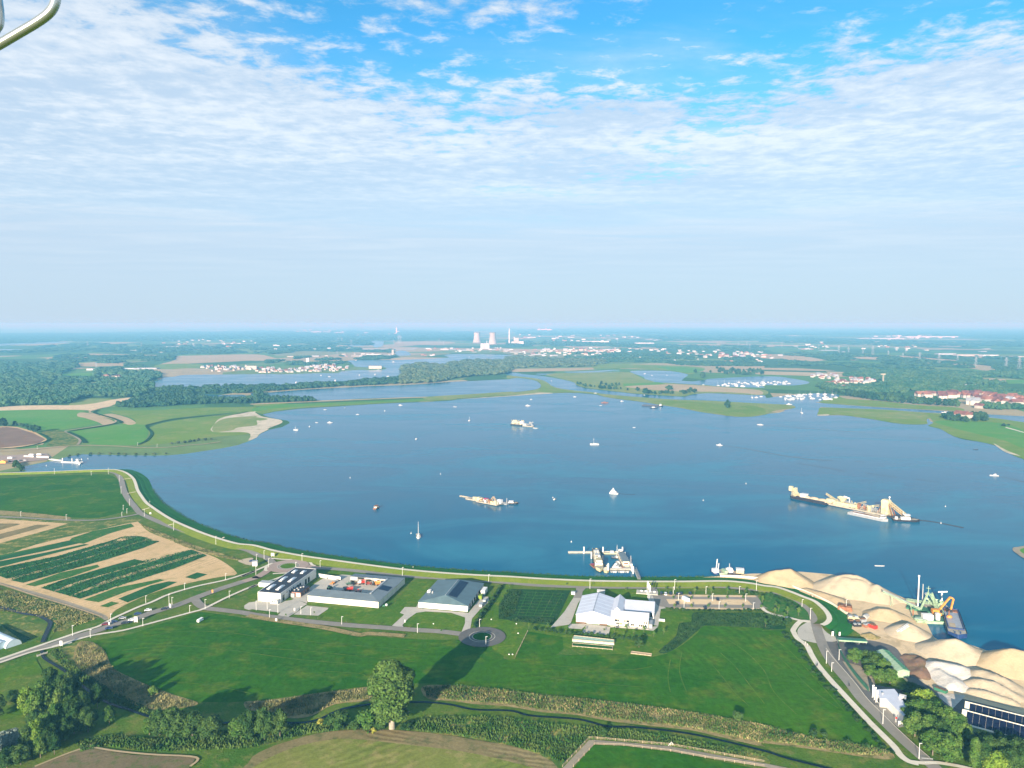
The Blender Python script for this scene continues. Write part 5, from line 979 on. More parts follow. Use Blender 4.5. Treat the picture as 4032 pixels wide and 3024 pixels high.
# foreground groups: crop, x, base y, top y, width, kind, what
FG=[('C2',730,1075,945,190,'bush2','reddish dark thicket beside the creek left of the poplar','bush'),('C2',570,1058,1005,60,'yellow0','small bright yellow bush at the creek bend','bush'),
('C2',640,1060,990,80,'bush1','dark green bush between yellow bush and thicket','bush'),
('C2',225,1165,925,150,'dark1','dark rounded tree at the right end of the middle clump','tree'),('C2',90,1185,910,170,'dark0','dark tree second from the right in the middle clump','tree'),('C2',-40,1190,930,160,'dark2','dark tree in the middle of the middle clump','tree'),('C1',2080,1190,985,190,'mid0','green tree leftmost in the middle clump','tree'),
('C1',1820,1180,985,200,'dark1','dark tree rightmost in the left hand clump','tree'),('C1',1660,1175,960,190,'dark2','dark tree second from the right in the left hand clump','tree'),('C1',1500,1165,910,230,'dark0','tallest dark tree of the left hand clump','tree'),('C1',1380,1150,925,180,'dark1','dark tree left of the tallest in the left hand clump','tree'),('C1',1290,1140,1000,120,'mid1','green tree at the left end of the left hand clump','tree'),
('C1',945,1055,895,100,'mid2','narrow green tree standing alone by the creek curve','tree'),('C1',1325,800,722,90,'bushm0','light green bush at the tip of the reed bed','bush'),
('C1',690,860,775,90,'mid0','small pale green tree in the shade by the creek','tree'),
# the wood, bottom left
('C1',560,1190,1000,150,'dark0',None,0),('C1',640,1130,930,150,'dark1',None,0),('C1',760,1120,905,140,'dark2',None,0),('C1',480,1160,880,150,'mid0',None,0),('C1',380,1200,960,160,'mid1',None,0),('C1',520,1040,760,150,'mid2',None,0),('C1',370,1030,685,160,'mid1',None,0),('C1',625,1115,790,140,'dark0',None,0),('C1',590,985,700,130,'dark2',None,0),('C1',840,905,700,110,'dark1',None,0),('C1',330,1050,740,150,'mid0',None,0),
('C1',240,1000,730,140,'bright0','tree with yellowing crown in the left hand wood','tree'),('C1',600,960,720,150,'dark1',None,0),('C1',520,880,640,150,'dark2',None,0),('C1',640,850,650,130,'dark0',None,0),('C1',700,960,750,130,'dark0',None,0),('C1',790,1080,920,120,'mid1',None,0),('C1',590,780,600,130,'dark1',None,0),('C1',440,760,560,120,'dark2',None,0),
('C1',130,1300,1090,170,'silver0','silver leaved tree in the bottom left corner, right one','tree'),('C1',30,1340,1120,190,'silver0','silver leaved tree in the bottom left corner, left one','tree'),('C1',250,1290,1060,160,'dark1',None,0),('C1',330,1270,1010,150,'bright1','yellow green tree among the dark wood bottom left','tree'),('C1',420,1250,1050,150,'dark2',None,0),('C1',300,1180,930,130,'dark0',None,0),('C1',60,1424,1250,180,'dark0',None,0),('C1',180,1400,1230,160,'dark1',None,0),('C1',-60,1424,1180,200,'silver0','silver leaved tree half cut by the left frame edge','tree'),
('C1',150,880,790,110,'mid1',None,0),('C1',110,860,760,90,'dark2',None,0),('C1',-40,1000,800,160,'dark1',None,0),('C1',470,1310,1130,120,'dark1',None,0),('C1',350,1340,1160,120,'mid2',None,0),
# bottom right trees
('C4',1270,760,700,200,'dark1','dark tree behind the white office roof','tree'),('C4',1230,850,770,120,'bright0','yellow green tree at the upper left of the roadside wood','tree'),
('C4',1380,940,740,210,'bright1','tall yellow green tree rising over the roadside wood','tree'),('C4',1330,1010,820,200,'mid0',None,1),('C4',1470,1060,840,210,'mid1',None,1),('C4',1290,1130,930,190,'mid2',None,1),('C4',1400,1180,960,220,'mid0',None,1),('C4',1560,1150,890,200,'mid2',None,1),('C4',1230,1000,890,130,'mid1',None,1),('C4',1640,1190,950,190,'mid1',None,1),('C4',1500,1230,1000,190,'dark0',None,1),('C4',1440,1290,1080,180,'mid2',None,1),('C4',1700,1230,1020,140,'mid0',None,1),
('C4',1560,1350,1110,230,'mid1','rounded roadside tree with clear pale trunk by the bend','tree'),('C4',1790,1424,1140,110,'col0','slim columnar tree near the bottom edge','tree'),('C4',1960,1470,1270,190,'bright1','bright green tree at the bottom edge of the frame','tree'),
('C4',1900,1330,1130,170,'dark0',None,1),('C4',2020,1350,1150,170,'dark1',None,1),('C4',2140,1380,1160,180,'dark2',None,1),('C4',1880,1250,1090,150,'dark2',None,1),('C4',2000,1230,1100,150,'dark1',None,1),('C4',2120,1270,1120,160,'dark0',None,1),('C4',2230,1420,1180,180,'dark1',None,1),('C4',2100,1460,1240,170,'dark0',None,1),('C4',1860,1424,1180,140,'dark1',None,1),
# clump between yard and mint shed
('C4',785,520,385,120,'mid0','rounded green tree at the left end of the yard clump','tree'),('C4',880,520,405,120,'dark0',None,2),('C4',950,560,415,130,'dark1',None,2),('C4',1020,600,470,120,'mid1',None,2),('C4',920,640,530,110,'mid2',None,2),('C4',1000,670,560,120,'mid0',None,2),('C4',1080,690,560,130,'mid1',None,2),('C4',900,580,470,110,'dark2',None,2)]
WL=['leafy tree in the dense wood at the bottom left','green tree in the roadside wood beside the works','tree in the clump between works yard and mint shed']; WG=['trees of the bottom left wood','trees of the roadside wood','trees of the works yard clump']
cntw={0:0,1:0,2:0}
FG=sorted(FG,key=lambda q:CR[q[0]][0]+q[1]/CR[q[0]][2])
ORD=['first','second','third','fourth','fifth','sixth','seventh','eighth','ninth','tenth','eleventh','twelfth','thirteenth','fourteenth','fifteenth','sixteenth','seventeenth','eighteenth','nineteenth','twentieth']+['twenty-'+k for k in ('first','second','third','fourth','fifth','sixth','seventh','eighth','ninth')]+['thirtieth']
for c_,x,yb,yt,w,k,lab,ct in FG:
    if lab is None: putpx(k,c_,x,yb,yt,w,ORD[cntw[ct]]+' '+WL[ct]+', counted from the left',group=WG[ct]); cntw[ct]+=1
    else: putpx(k,c_,x,yb,yt,w,lab,nm='bush' if ct=='bush' else 'tree',cat=ct)
# young trees
YT=[('B3','1365,1050,1010 1470,1045,1005 1610,1075,1015 1755,1075,1015 1890,1075,1010 2055,1075,1020','back row of the car park'),
('B3','1425,1130,1085 1580,1130,1090 1730,1130,1085 1890,1130,1085 2028,1130,1085','middle row of the car park'),
('B3','1435,1205,1155 1580,1205,1155 1727,1205,1155 1870,1205,1160 2025,1205,1160 2185,1215,1160','front row of the car park'),
('B3','1018,1048,1020 740,1005,985 508,1005,985 12,1020,990','verge behind the white hall'),
('Z2','350,1030,940 770,1055,975','forecourt of the white hall'),('Z2','990,1085,935 1240,1040,870 1190,1165,1040 1415,1120,980 1635,1070,920 1620,1200,1100 1845,1160,1020 2065,1110,960','lawn in front of the office wing'),
('C3','500,245,195 180,225,180 345,225,180 430,260,225','lawn corner by the dark crop plot'),
('B2','520,1255,1230 275,1275,1255 535,1305,1280 795,1325,1300 1065,1355,1330 1340,1378,1355 1615,1410,1380','verge of the road behind the big meadow'),
('B4','5,1130,1060 108,1225,1160 140,1200,1130 190,1275,1205 215,1230,1150 310,1240,1160','grass beside the winding path'),
('C4','120,50,-10 30,210,130','edge of the dark crop')]
for c_,s_,where in YT:
    for i,a_ in enumerate(s_.split()):
        x,yb,yt=[float(v) for v in a_.split(',')]; X_,Y_=g(c_,x,yb); h=max(2.5,hgt(c_,x,yb,yt))
        put('young%d'%(i%3),X_,Y_,h,'%s young tree from the left on the %s'%(ORD[i],where) if len(s_.split())>1 else 'young tree on the '+where,nm='young_tree',w=h*.5 if h<6 else h*.45,z=.4)
# hedges: rows of shrubs, each shrub its own
def hedge(s_,step,h,lab,grp,key='hedge',w=2.8,jit=.4):
    q=smooth(P(s_),False,6); acc=0; last=Vector(q[0]); nn=0
    for a in q[1:]:
        a=Vector(a); d=(a-last).length
        while d>=step:
            last=last+(a-last)*(step/d); d=(a-last).length; nn+=1
            put('%s%d'%(key,nn%2),last.x+random.uniform(-jit,jit),last.y+random.uniform(-jit,jit),h*random.uniform(.75,1.2),(ORD[nn-1]+' '+lab+', from the far end') if nn<=30 and len(lab.split())<11 else lab,grp,w=w*random.uniform(.8,1.25),nm='shrub',cat='shrub',z=.2,trunk=False)
hedge('B2 2140,1010 2060,1130 1960,1270 1900,1370',2.6,2.6,'dark shrub in the hedge row right of the teal roofed barn','hedge right of the teal roofed barn')
hedge('C3 190,235 300,245 480,270 600,280 800,295 1000,315 1100,325',3.2,2.3,'dark shrub in the straggly hedge before the white hall','hedge before the white hall')
hedge('B3 1370,1205 1600,1220 1900,1222 2190,1222',3.4,1.6,'low shrub in the hedge along the front of the car park','hedge before the car park')
hedge('B3 1930,1065 2050,1078 2150,1085 B4 60,1060 150,1095 250,1140 300,1190',3.4,2.4,'dark shrub in the curving hedge by the dyke road','hedge curving by the dyke road')
hedge('C4 180,190 195,210 210,180 240,170',3,4,'dense bush at the corner of the dark crop','bushes at the corner of the dark crop')
hedge('C4 190,240 225,300 300,358 345,440 420,560 525,680 660,830 780,950 900,1080 1000,1200 1060,1260',4.2,1.5,'scrubby shrub in the ditch along the cycle path','shrubs along the cycle path ditch',w=3.4,jit=1.6)
hedge('C4 100,1060 400,1130 700,1180 1000,1250',8,2.2,'green shrub at the upper edge of the reed belt','shrubs at the upper edge of the reed belt',w=4,jit=2)
put('dark1',*g('C3',1130,390),6,'small dark tree alone on the lawn above the sand bed',w=6,z=.3)
put('bush0',*g('C3',825,1150),3.5,'dark bush on the creek bank above the pasture fence',w=4.5,nm='bush',cat='bush',z=.2); put('bush1',*g('C3',1980,1010),4,'spiky dark bush at the right end of the reed belt',w=5,nm='bush',cat='bush',z=.2)
# upright tufts: reeds and rough grass (nobody could count them)
def tufts(name,lab,polys,n,h,w,mat,seed,z=.15):
    rng=np.random.default_rng(seed); vs=[];fs=[]
    for s_,frac in polys:
        q=np.array(P(s_)); mn,mx=q.min(0),q.max(0); k=int(n*frac); got=0
        while got<k:
            p=rng.uniform(mn,mx,size=(4000,2)); ins=np.zeros(len(p),bool); j=len(q)-1
            for i in range(len(q)):
                xi,yi=q[i]; xj,yj=q[j]; ins^=((yi>p[:,1])!=(yj>p[:,1]))&(p[:,0]<(xj-xi)*(p[:,1]-yi)/(yj-yi+1e-12)+xi); j=i
            cl=np.array([mnoise.noise(Vector((a*.12,b*.12,seed))) for a,b in p]); ins&=cl+rng.uniform(-.5,.5,len(p))>-.25
            p=p[ins][:k-got]; got+=len(p)
            for x,y in p:
                a=rng.uniform(0,3.14); hh=h*rng.uniform(.45,1.3); ww=w*rng.uniform(.5,1.3); c_,s2=math.cos(a)*ww,math.sin(a)*ww; lx,ly=rng.normal()*.25,rng.normal()*.25
                b=len(vs); vs+=[(x-c_,y-s2,z),(x+c_,y+s2,z),(x+c_*.6+lx,y+s2*.6+ly,z+hh*.8),(x-c_*.2+lx,y-s2*.2+ly,z+hh)]; fs.append((b,b+1,b+2,b+3))
    o=bpy.data.objects.new(name,mesh_of(name,vs,fs,mat)); C.objects.link(o); tag(o,lab,kind='stuff'); return o
REED1='C2 1450,735 1700,722 2000,742 2212,770 C3 300,808 700,845 1240,905 1800,990 2212,1062 C4 100,1070 500,1165 900,1220 1080,1265 1060,1300 800,1290 400,1220 0,1170 C3 2212,1220 1900,1150 1600,1090 1300,1050 900,1010 600,960 300,930 0,880 C2 1900,860 1700,840 1500,825'
REED2='C2 -80,870 80,860 320,828 520,800 820,762 1000,745 1080,800 1000,830 700,870 500,970 300,990 100,930 -50,920'
REED3='C1 700,345 790,350 890,420 940,530 1005,600 1250,715 1340,755 1500,810 1690,868 1650,900 1400,925 1200,900 1000,800 750,640 640,500 660,400'
tufts('reeds','tan and olive reeds standing in a belt along the creek',[(REED1,.52),(REED2,.22),(REED3,.26)],20000,1.2,.26,'reed',1)
tufts('tall_grass','dark green tall herbs standing along both creek banks',[(REED1,.25),('C2 1250,1060 1500,1000 1900,990 2212,1000 C3 300,1050 800,1090 1200,1130 1700,1210 2212,1330 1900,1330 1400,1245 770,1185 700,1185 480,1400 300,1320 0,1230 C2 2000,1195 1700,1145 1400,1110',.35),('C1 420,440 600,600 900,850 1280,970 1280,920 1000,790 650,560 500,390',.12),('C2 -50,1090 350,1060 800,1060 830,1095 500,1130 200,1200 -50,1260 C1 1300,1290 1200,1200 1500,1170',.18),('C1 650,1200 1000,1150 1290,1190 1350,1290 900,1240 700,1290',.10)],20000,1.3,.45,'reed_green',2)
tufts('scrub_grass','rough olive grass on the slopes round the left ditch',[('B1 -60,1115 300,1220 600,1300 860,1390 600,1480 450,1520 480,1440 400,1400 200,1350 -60,1330',.6),('B1 1200,575 1500,700 1750,790 2050,880 2100,900 1900,870 1600,780 1300,650',.4)],9000,.9,.4,'reed',4)
tufts('herb_crop','dark knee high herbs covering the irregular plot',[('C3 1310,430 1360,380 1460,290 1490,185 1590,178 1605,95 2212,95 C4 190,125 190,190 0,225 C3 2212,220 1700,198 1640,238 1500,355 1380,430',.6),('B3 -10,1040 120,1045 50,1250 -10,1290 -75,1285 -75,1180',.12),('B3 60,1285 400,1290 385,1335 20,1310',.06)],12000,.9,.55,'hedge_leaf',5,.3)
tufts('crop_rows','dark green crop rows standing on the striped trial plots',[('B1 0,958 480,860 940,728 1060,688 1200,683 1370,732 1240,785 900,893 200,1088 0,1030',.6),('B1 350,1132 540,1062 1650,800 1785,853 1500,965 690,1226',.4)],15000,.55,.5,'crop_leaf',11,.3)
# riprap along the dyke foot
rng=np.random.default_rng(8); vs=[];fs=[]
cn=len(cr)
for i in range(60,cn-2):
    a=Vector(cr[i-1]);b=Vector(cr[i+1]); d=(b-a).normalized(); nn=Vector((d.y,-d.x))
    if cr[i][0]>200: break
    for k in range(16):
        p=Vector(cr[i])-nn*rng.uniform(14.5,18.0)+d*rng.uniform(-6,6); s_=rng.uniform(.3,.8); b0=len(vs)
        vs+=[(p.x+rng.normal()*s_*.6,p.y+rng.normal()*s_*.6,rng.uniform(0,.1)) for _ in range(3)]+[(p.x+rng.normal()*.1,p.y+rng.normal()*.1,.2+s_)]; fs+=[(b0,b0+1,b0+3),(b0+1,b0+2,b0+3),(b0+2,b0,b0+3)]
o=bpy.data.objects.new('bank_scrub',mesh_of('bank_scrub',vs,fs,'hedge_leaf')); C.objects.link(o); tag(o,'dark scrub and stones lining the waterline of the dyke',kind='stuff')
# ------------------------------------------------------------------ woods beyond the lake
def pts_in(s_,dens,rng):
    """points scattered over a piece of country, thinning out with distance"""
    q=[]; c='F'
    for t_ in s_.split():
        if ',' in t_:
            a,b=t_.split(','); ox,oy,sc_=CR[c]; q.append((ox+float(a)/sc_,oy+float(b)/sc_))
        else: c=t_
    q=np.array(q); mn,mx=q.min(0),q.max(0); area=(mx-mn).prod(); k=int(area/dens); p=rng.uniform(mn,mx,size=(k,2)); ins=np.zeros(k,bool); j=len(q)-1
    for i in range(len(q)):
        xi,yi=q[i]; xj,yj=q[j]; ins^=((yi>p[:,1])!=(yj>p[:,1]))&(p[:,0]<(xj-xi)*(p[:,1]-yi)/(yj-yi+1e-12)+xi); j=i
    p=p[ins]; v=(p[:,1]-1512)/FOC; u=(p[:,0]-2016)/FOC; t=CAMH/(SP+v*CP); return np.stack([u*t,(CP-v*SP)*t],1)
def blob_template(seed,n=26,leaf=.5):
    rng=np.random.default_rng(seed); L=[(0,0,.45,.42,.42,.42)]+[(.30*math.cos(a),.30*math.sin(a),.45+.2*math.sin(a*3),.27,.27,.27) for a in (0,1.6,3.1,4.6)]
    vs=[];fs=[]
    for l in L:
        m=MB(); prof=[(.001,-1),(.75,-.6),(1,0),(.7,.7),(.001,1)]; m.lathe(prof,(0,0,0),6); b=len(vs)
        vs+=[(l[0]+x*l[3]*(1+rng.normal()*.12),l[1]+y*l[4]*(1+rng.normal()*.12),l[2]+z*l[5]*(1+rng.normal()*.12)) for x,y,z in m.v]; fs+=[tuple(i+b for i in f) for f in m.f]
    return np.array(vs),fs
BT=[blob_template(i) for i in range(4)]
def wood(name,lab,polys,mat,seed,hm=11,wm=1.0,dens=20,gapf=0.0):
    rng=np.random.default_rng(seed); V=[];F4=[];off=0
    for s_ in polys:
        p=pts_in(s_,dens,rng)
        for x,y in p:
            if gapf and mnoise.noise(Vector((x*.006,y*.003,seed)))<gapf: continue
            D=y; dep=CAMH/D; w=max(6.5,1.35*math.sqrt(dens/max(dep,.01))*D/FOC)*wm*rng.uniform(.7,1.25); w=min(w,160); h=hm*rng.uniform(.6,1.25)
            tv,tf=BT[rng.integers(4)]; a=rng.uniform(0,6.28); ca,sa=math.cos(a),math.sin(a)
            X_=(tv[:,0]*ca-tv[:,1]*sa)*w+x; Y_=(tv[:,0]*sa+tv[:,1]*ca)*w+y; V.append(np.stack([X_,Y_,tv[:,2]*h],1)); F4.append((tf,off)); off+=len(tv)
    if not V: return
    vs=np.concatenate(V); me=bpy.data.meshes.new(name)
    key={}
    loops=[];ls=[];lt=[]; base=[]
    tfl={id(tf):(np.array([i for f in tf for i in f]),np.array([len(f) for f in tf])) for tv,tf in BT}
    L_=[tfl[id(tf)][0]+o_ for tf,o_ in F4]; T_=[tfl[id(tf)][1] for tf,o_ in F4]
    L_=np.concatenate(L_); T_=np.concatenate(T_); S_=np.concatenate([[0],np.cumsum(T_)[:-1]])
    me.vertices.add(len(vs)); me.vertices.foreach_set('co',vs.astype(np.float32).ravel()); me.loops.add(len(L_)); me.loops.foreach_set('vertex_index',L_.astype(np.int32)); me.polygons.add(len(T_)); me.polygons.foreach_set('loop_start',S_.astype(np.int32)); me.update(calc_edges=True)
    me.materials.append(M[mat]); o=bpy.data.objects.new(name,me); C.objects.link(o); tag(o,lab,kind='stuff'); return o
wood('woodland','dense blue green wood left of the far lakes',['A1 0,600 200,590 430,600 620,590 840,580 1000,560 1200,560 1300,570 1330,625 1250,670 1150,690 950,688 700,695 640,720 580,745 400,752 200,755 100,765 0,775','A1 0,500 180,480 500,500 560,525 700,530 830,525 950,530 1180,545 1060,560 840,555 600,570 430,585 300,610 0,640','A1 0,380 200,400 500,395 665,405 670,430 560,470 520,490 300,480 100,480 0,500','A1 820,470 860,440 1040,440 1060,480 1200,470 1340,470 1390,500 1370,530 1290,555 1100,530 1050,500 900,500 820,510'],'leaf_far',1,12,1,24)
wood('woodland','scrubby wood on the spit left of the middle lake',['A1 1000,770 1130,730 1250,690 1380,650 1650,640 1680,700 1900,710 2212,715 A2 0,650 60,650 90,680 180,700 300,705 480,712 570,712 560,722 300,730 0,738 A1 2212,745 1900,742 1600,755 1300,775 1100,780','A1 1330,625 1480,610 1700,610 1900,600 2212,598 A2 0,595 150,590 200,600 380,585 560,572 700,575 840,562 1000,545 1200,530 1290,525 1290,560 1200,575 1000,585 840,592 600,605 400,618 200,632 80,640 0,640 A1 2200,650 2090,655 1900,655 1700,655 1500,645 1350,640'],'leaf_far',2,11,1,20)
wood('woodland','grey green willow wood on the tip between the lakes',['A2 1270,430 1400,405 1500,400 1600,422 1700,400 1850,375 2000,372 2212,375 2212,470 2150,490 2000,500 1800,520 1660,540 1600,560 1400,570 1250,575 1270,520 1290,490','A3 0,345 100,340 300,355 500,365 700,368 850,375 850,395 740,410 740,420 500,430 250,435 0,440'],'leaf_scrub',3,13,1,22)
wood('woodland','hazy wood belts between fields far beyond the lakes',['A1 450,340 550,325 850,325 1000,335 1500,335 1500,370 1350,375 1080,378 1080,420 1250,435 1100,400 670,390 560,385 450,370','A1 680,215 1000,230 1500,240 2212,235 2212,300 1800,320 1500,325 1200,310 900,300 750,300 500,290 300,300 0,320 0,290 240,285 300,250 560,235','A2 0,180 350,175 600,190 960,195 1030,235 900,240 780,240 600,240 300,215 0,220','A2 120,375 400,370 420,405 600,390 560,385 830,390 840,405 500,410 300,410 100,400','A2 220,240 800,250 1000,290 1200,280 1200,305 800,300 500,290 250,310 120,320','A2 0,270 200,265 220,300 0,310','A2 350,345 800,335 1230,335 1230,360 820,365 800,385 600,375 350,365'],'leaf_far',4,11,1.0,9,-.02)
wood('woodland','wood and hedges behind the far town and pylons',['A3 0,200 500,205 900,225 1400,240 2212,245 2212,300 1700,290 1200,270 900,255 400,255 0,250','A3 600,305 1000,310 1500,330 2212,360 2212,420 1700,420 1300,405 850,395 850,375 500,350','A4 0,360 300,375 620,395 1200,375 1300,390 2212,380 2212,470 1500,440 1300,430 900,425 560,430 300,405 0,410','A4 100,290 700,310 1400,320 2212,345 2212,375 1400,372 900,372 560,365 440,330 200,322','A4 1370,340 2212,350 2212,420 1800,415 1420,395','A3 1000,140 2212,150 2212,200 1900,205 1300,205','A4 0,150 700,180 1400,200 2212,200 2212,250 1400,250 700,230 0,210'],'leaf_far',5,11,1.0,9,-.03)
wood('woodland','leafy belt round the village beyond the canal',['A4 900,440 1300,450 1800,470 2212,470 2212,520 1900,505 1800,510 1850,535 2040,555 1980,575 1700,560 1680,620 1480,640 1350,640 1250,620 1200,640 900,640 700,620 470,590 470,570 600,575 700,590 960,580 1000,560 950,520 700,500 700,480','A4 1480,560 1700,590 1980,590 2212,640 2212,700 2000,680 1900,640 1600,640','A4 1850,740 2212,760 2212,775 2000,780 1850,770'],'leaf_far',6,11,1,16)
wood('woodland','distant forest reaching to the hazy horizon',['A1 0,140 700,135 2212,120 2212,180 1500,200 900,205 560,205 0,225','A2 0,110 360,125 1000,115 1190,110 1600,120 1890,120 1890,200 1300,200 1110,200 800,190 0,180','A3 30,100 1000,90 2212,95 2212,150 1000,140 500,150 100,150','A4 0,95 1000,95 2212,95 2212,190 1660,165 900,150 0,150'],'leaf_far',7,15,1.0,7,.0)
# single trees one can tell apart in the middle distance
def scatter_trees(s_list,label,group,hr=(5,11),wf=.8,key='far',n=None,seed=0,dens=200):
    rng=np.random.default_rng(seed); c=0
    for s_ in s_list:
        for x,y in pts_in(s_,dens,rng):
            h=rng.uniform(*hr); put('%s%d'%(key,rng.integers(3)),x,y,h,label,group,w=h*wf*rng.uniform(.8,1.3),trunk=False); c+=1
    return c
def row(s_,step,h,label,group,key='far',wf=.9,jit=2):
    q=smooth(P(s_),False,5); last=Vector(q[0]); nn=0
    for a in q[1:]:
        a=Vector(a); d=(a-last).length
        while d>=step:
            last=last+(a-last)*(step/d); d=(a-last).length; nn+=1; hh=h*random.uniform(.8,1.15)
            put('%s%d'%(key,nn%3),last.x+random.uniform(-jit,jit),last.y+random.uniform(-jit,jit),hh,label,group,w=hh*wf,trunk=False)
row('A4 700,660 900,690 1100,715 1300,730 1500,745 1700,755',13,15,'tall dark tree in the long avenue beside the canal','avenue trees beside the canal','far',.95)
row('A4 690,650 950,672 1200,700 1400,715 1650,738',13,15,'tall dark tree in the long avenue beside the canal','avenue trees beside the canal','far',.95)
row('A4 480,600 560,620 640,640 700,650',16,9,'tree on the green bank beside the marina','trees beside the marina')
scatter_trees(['A4 1530,850 1600,820 1650,835 1700,880 1800,880 1770,830 1880,830 1940,860 1900,875 1740,885 1560,870'],'dark tree in the clump round the farm on the spit','trees round the farm on the spit',(8,12),.95,dens=45,seed=1)
put('far0',*g('A4',2040,920),6,'small dark bush beside the track on the right meadow',w=9,nm='bush',cat='bush'); put('far1',*g('A4',2080,915),4,'smaller dark bush right of the track bush',w=5,nm='bush',cat='bush')
scatter_trees(['A3 570,560 650,580 1000,620 1080,640 900,625 700,605 600,590','A3 1120,640 1200,640 1400,650 1430,665 1200,665','A3 1460,645 1640,625 1700,650 1500,665','A3 700,570 980,580 960,600 800,600'],'scrubby tree along the far bank of the canal','trees on the far bank of the canal',(6,11),.9,dens=75,seed=2)
scatter_trees(['A3 1800,440 2000,450 2212,465 2212,500 1900,500 1820,490'],'tree in the grove above the small lake','grove above the small lake',(9,13),.95,dens=60,seed=3)
for x,yb,yt,w,lab in (('1893',782,712,55,'round tree alone on the low green spit'),('1680',520,470,55,'pale willow alone beside the small lake'),('1615',478,445,28,'tree on the meadow left of the small lake grove'),('1115',635,600,35,'dark tree left on the canal islet'),('1190',660,610,65,'dark tree right on the canal islet'),('1390',625,585,65,'dark tree standing above the canal backwater'),('1610',645,615,50,'dark tree beside the backwater jetty'),('1745',478,455,22,'small dark tree below the far town fields')):
    putpx('far%d'%(int(x)%3),'A3',float(x),yb,yt,w,lab)
for cc,x,yb,yt,w,lab in (('A1',300,990,930,90,'dark round tree by the ditch beside the brown field'),('A1',1490,615,590,36,'tree poking up from the lake shore wood, left one'),('A1',1660,618,588,30,'tree poking up from the lake shore wood, right one'),('A1',1015,400,380,22,'single tree on the far pale field'),('A4',540,645,605,55,'round dark tree on the bank right of the marina'),('A4',620,635,608,50,'second dark tree on the bank right of the marina'),('A1',20,945,870,80,'dark tree cluster at the left edge by the meadow')):
    putpx('far1',cc,x,yb,yt,w,lab)
row('A1 0,930 100,930 200,945 300,975',14,8,'bushy tree along the brown field edge','trees along the brown field edge')
row('A1 1440,1095 1600,1085 1700,1065 1850,1055',9,4,'low dark shrub between meadow and gravel plot','shrubs by the gravel plot','scrub',1.3)
row('A1 130,1300 135,1260 160,1290 200,1330',7,5,'dark shrub at the head of the inlet','shrubs at the inlet head','bush',1)
row('A1 530,1215 640,1190 800,1178 1000,1180 1200,1185 1500,1180',14,2.6,'low reed shrub on the inlet shore','shrubs on the inlet shore','scrub',1.8)
# ------------------------------------------------------------------ boats and floating plant
WZ=.06
def hull_mb(L,W,H,bow=.25,stern=.85,draft=.3,flare=.82,tb=1.0,n=7):
    """boat hull: stations from stern to pointed bow, open top closed by a deck a little below the gunwale"""
    st=[];m=MB()
    for i in range(n+1):
        f=i/n; x=-L/2+L*f
        w=W/2*(stern+(1-stern)*min(1,f*4)) if f<1-bow else W/2*math.sqrt(max(0.0,1-((f-(1-bow))/bow)**2))*1.0
        w=max(w,.02*W); zt=H*(1+.25*tb*max(0,(f-.5)*2)**2); st.append((x,w,zt))
    vs=[];
    for x,w,zt in st: vs+=[(x,-w*flare,-draft),(x,-w,zt),(x,w,zt),(x,w*flare,-draft)]
    fs=[]
    for i in range(n):
        a=4*i;b=4*(i+1); fs+=[(a,b,b+1,a+1),(a+2,b+2,b+3,a+3)]
    fs+=[(0,1,2,3),(4*n+3,4*n+2,4*n+1,4*n)]
    m.add(vs,fs); d=MB(); dv=[]
    for x,w,zt in st: dv+=[(x,-w*.93,zt-.12*H),(x,w*.93,zt-.12*H)]
    d.add(dv,[(2*i,2*i+2,2*i+3,2*i+1) for i in range(n)]); return m,d
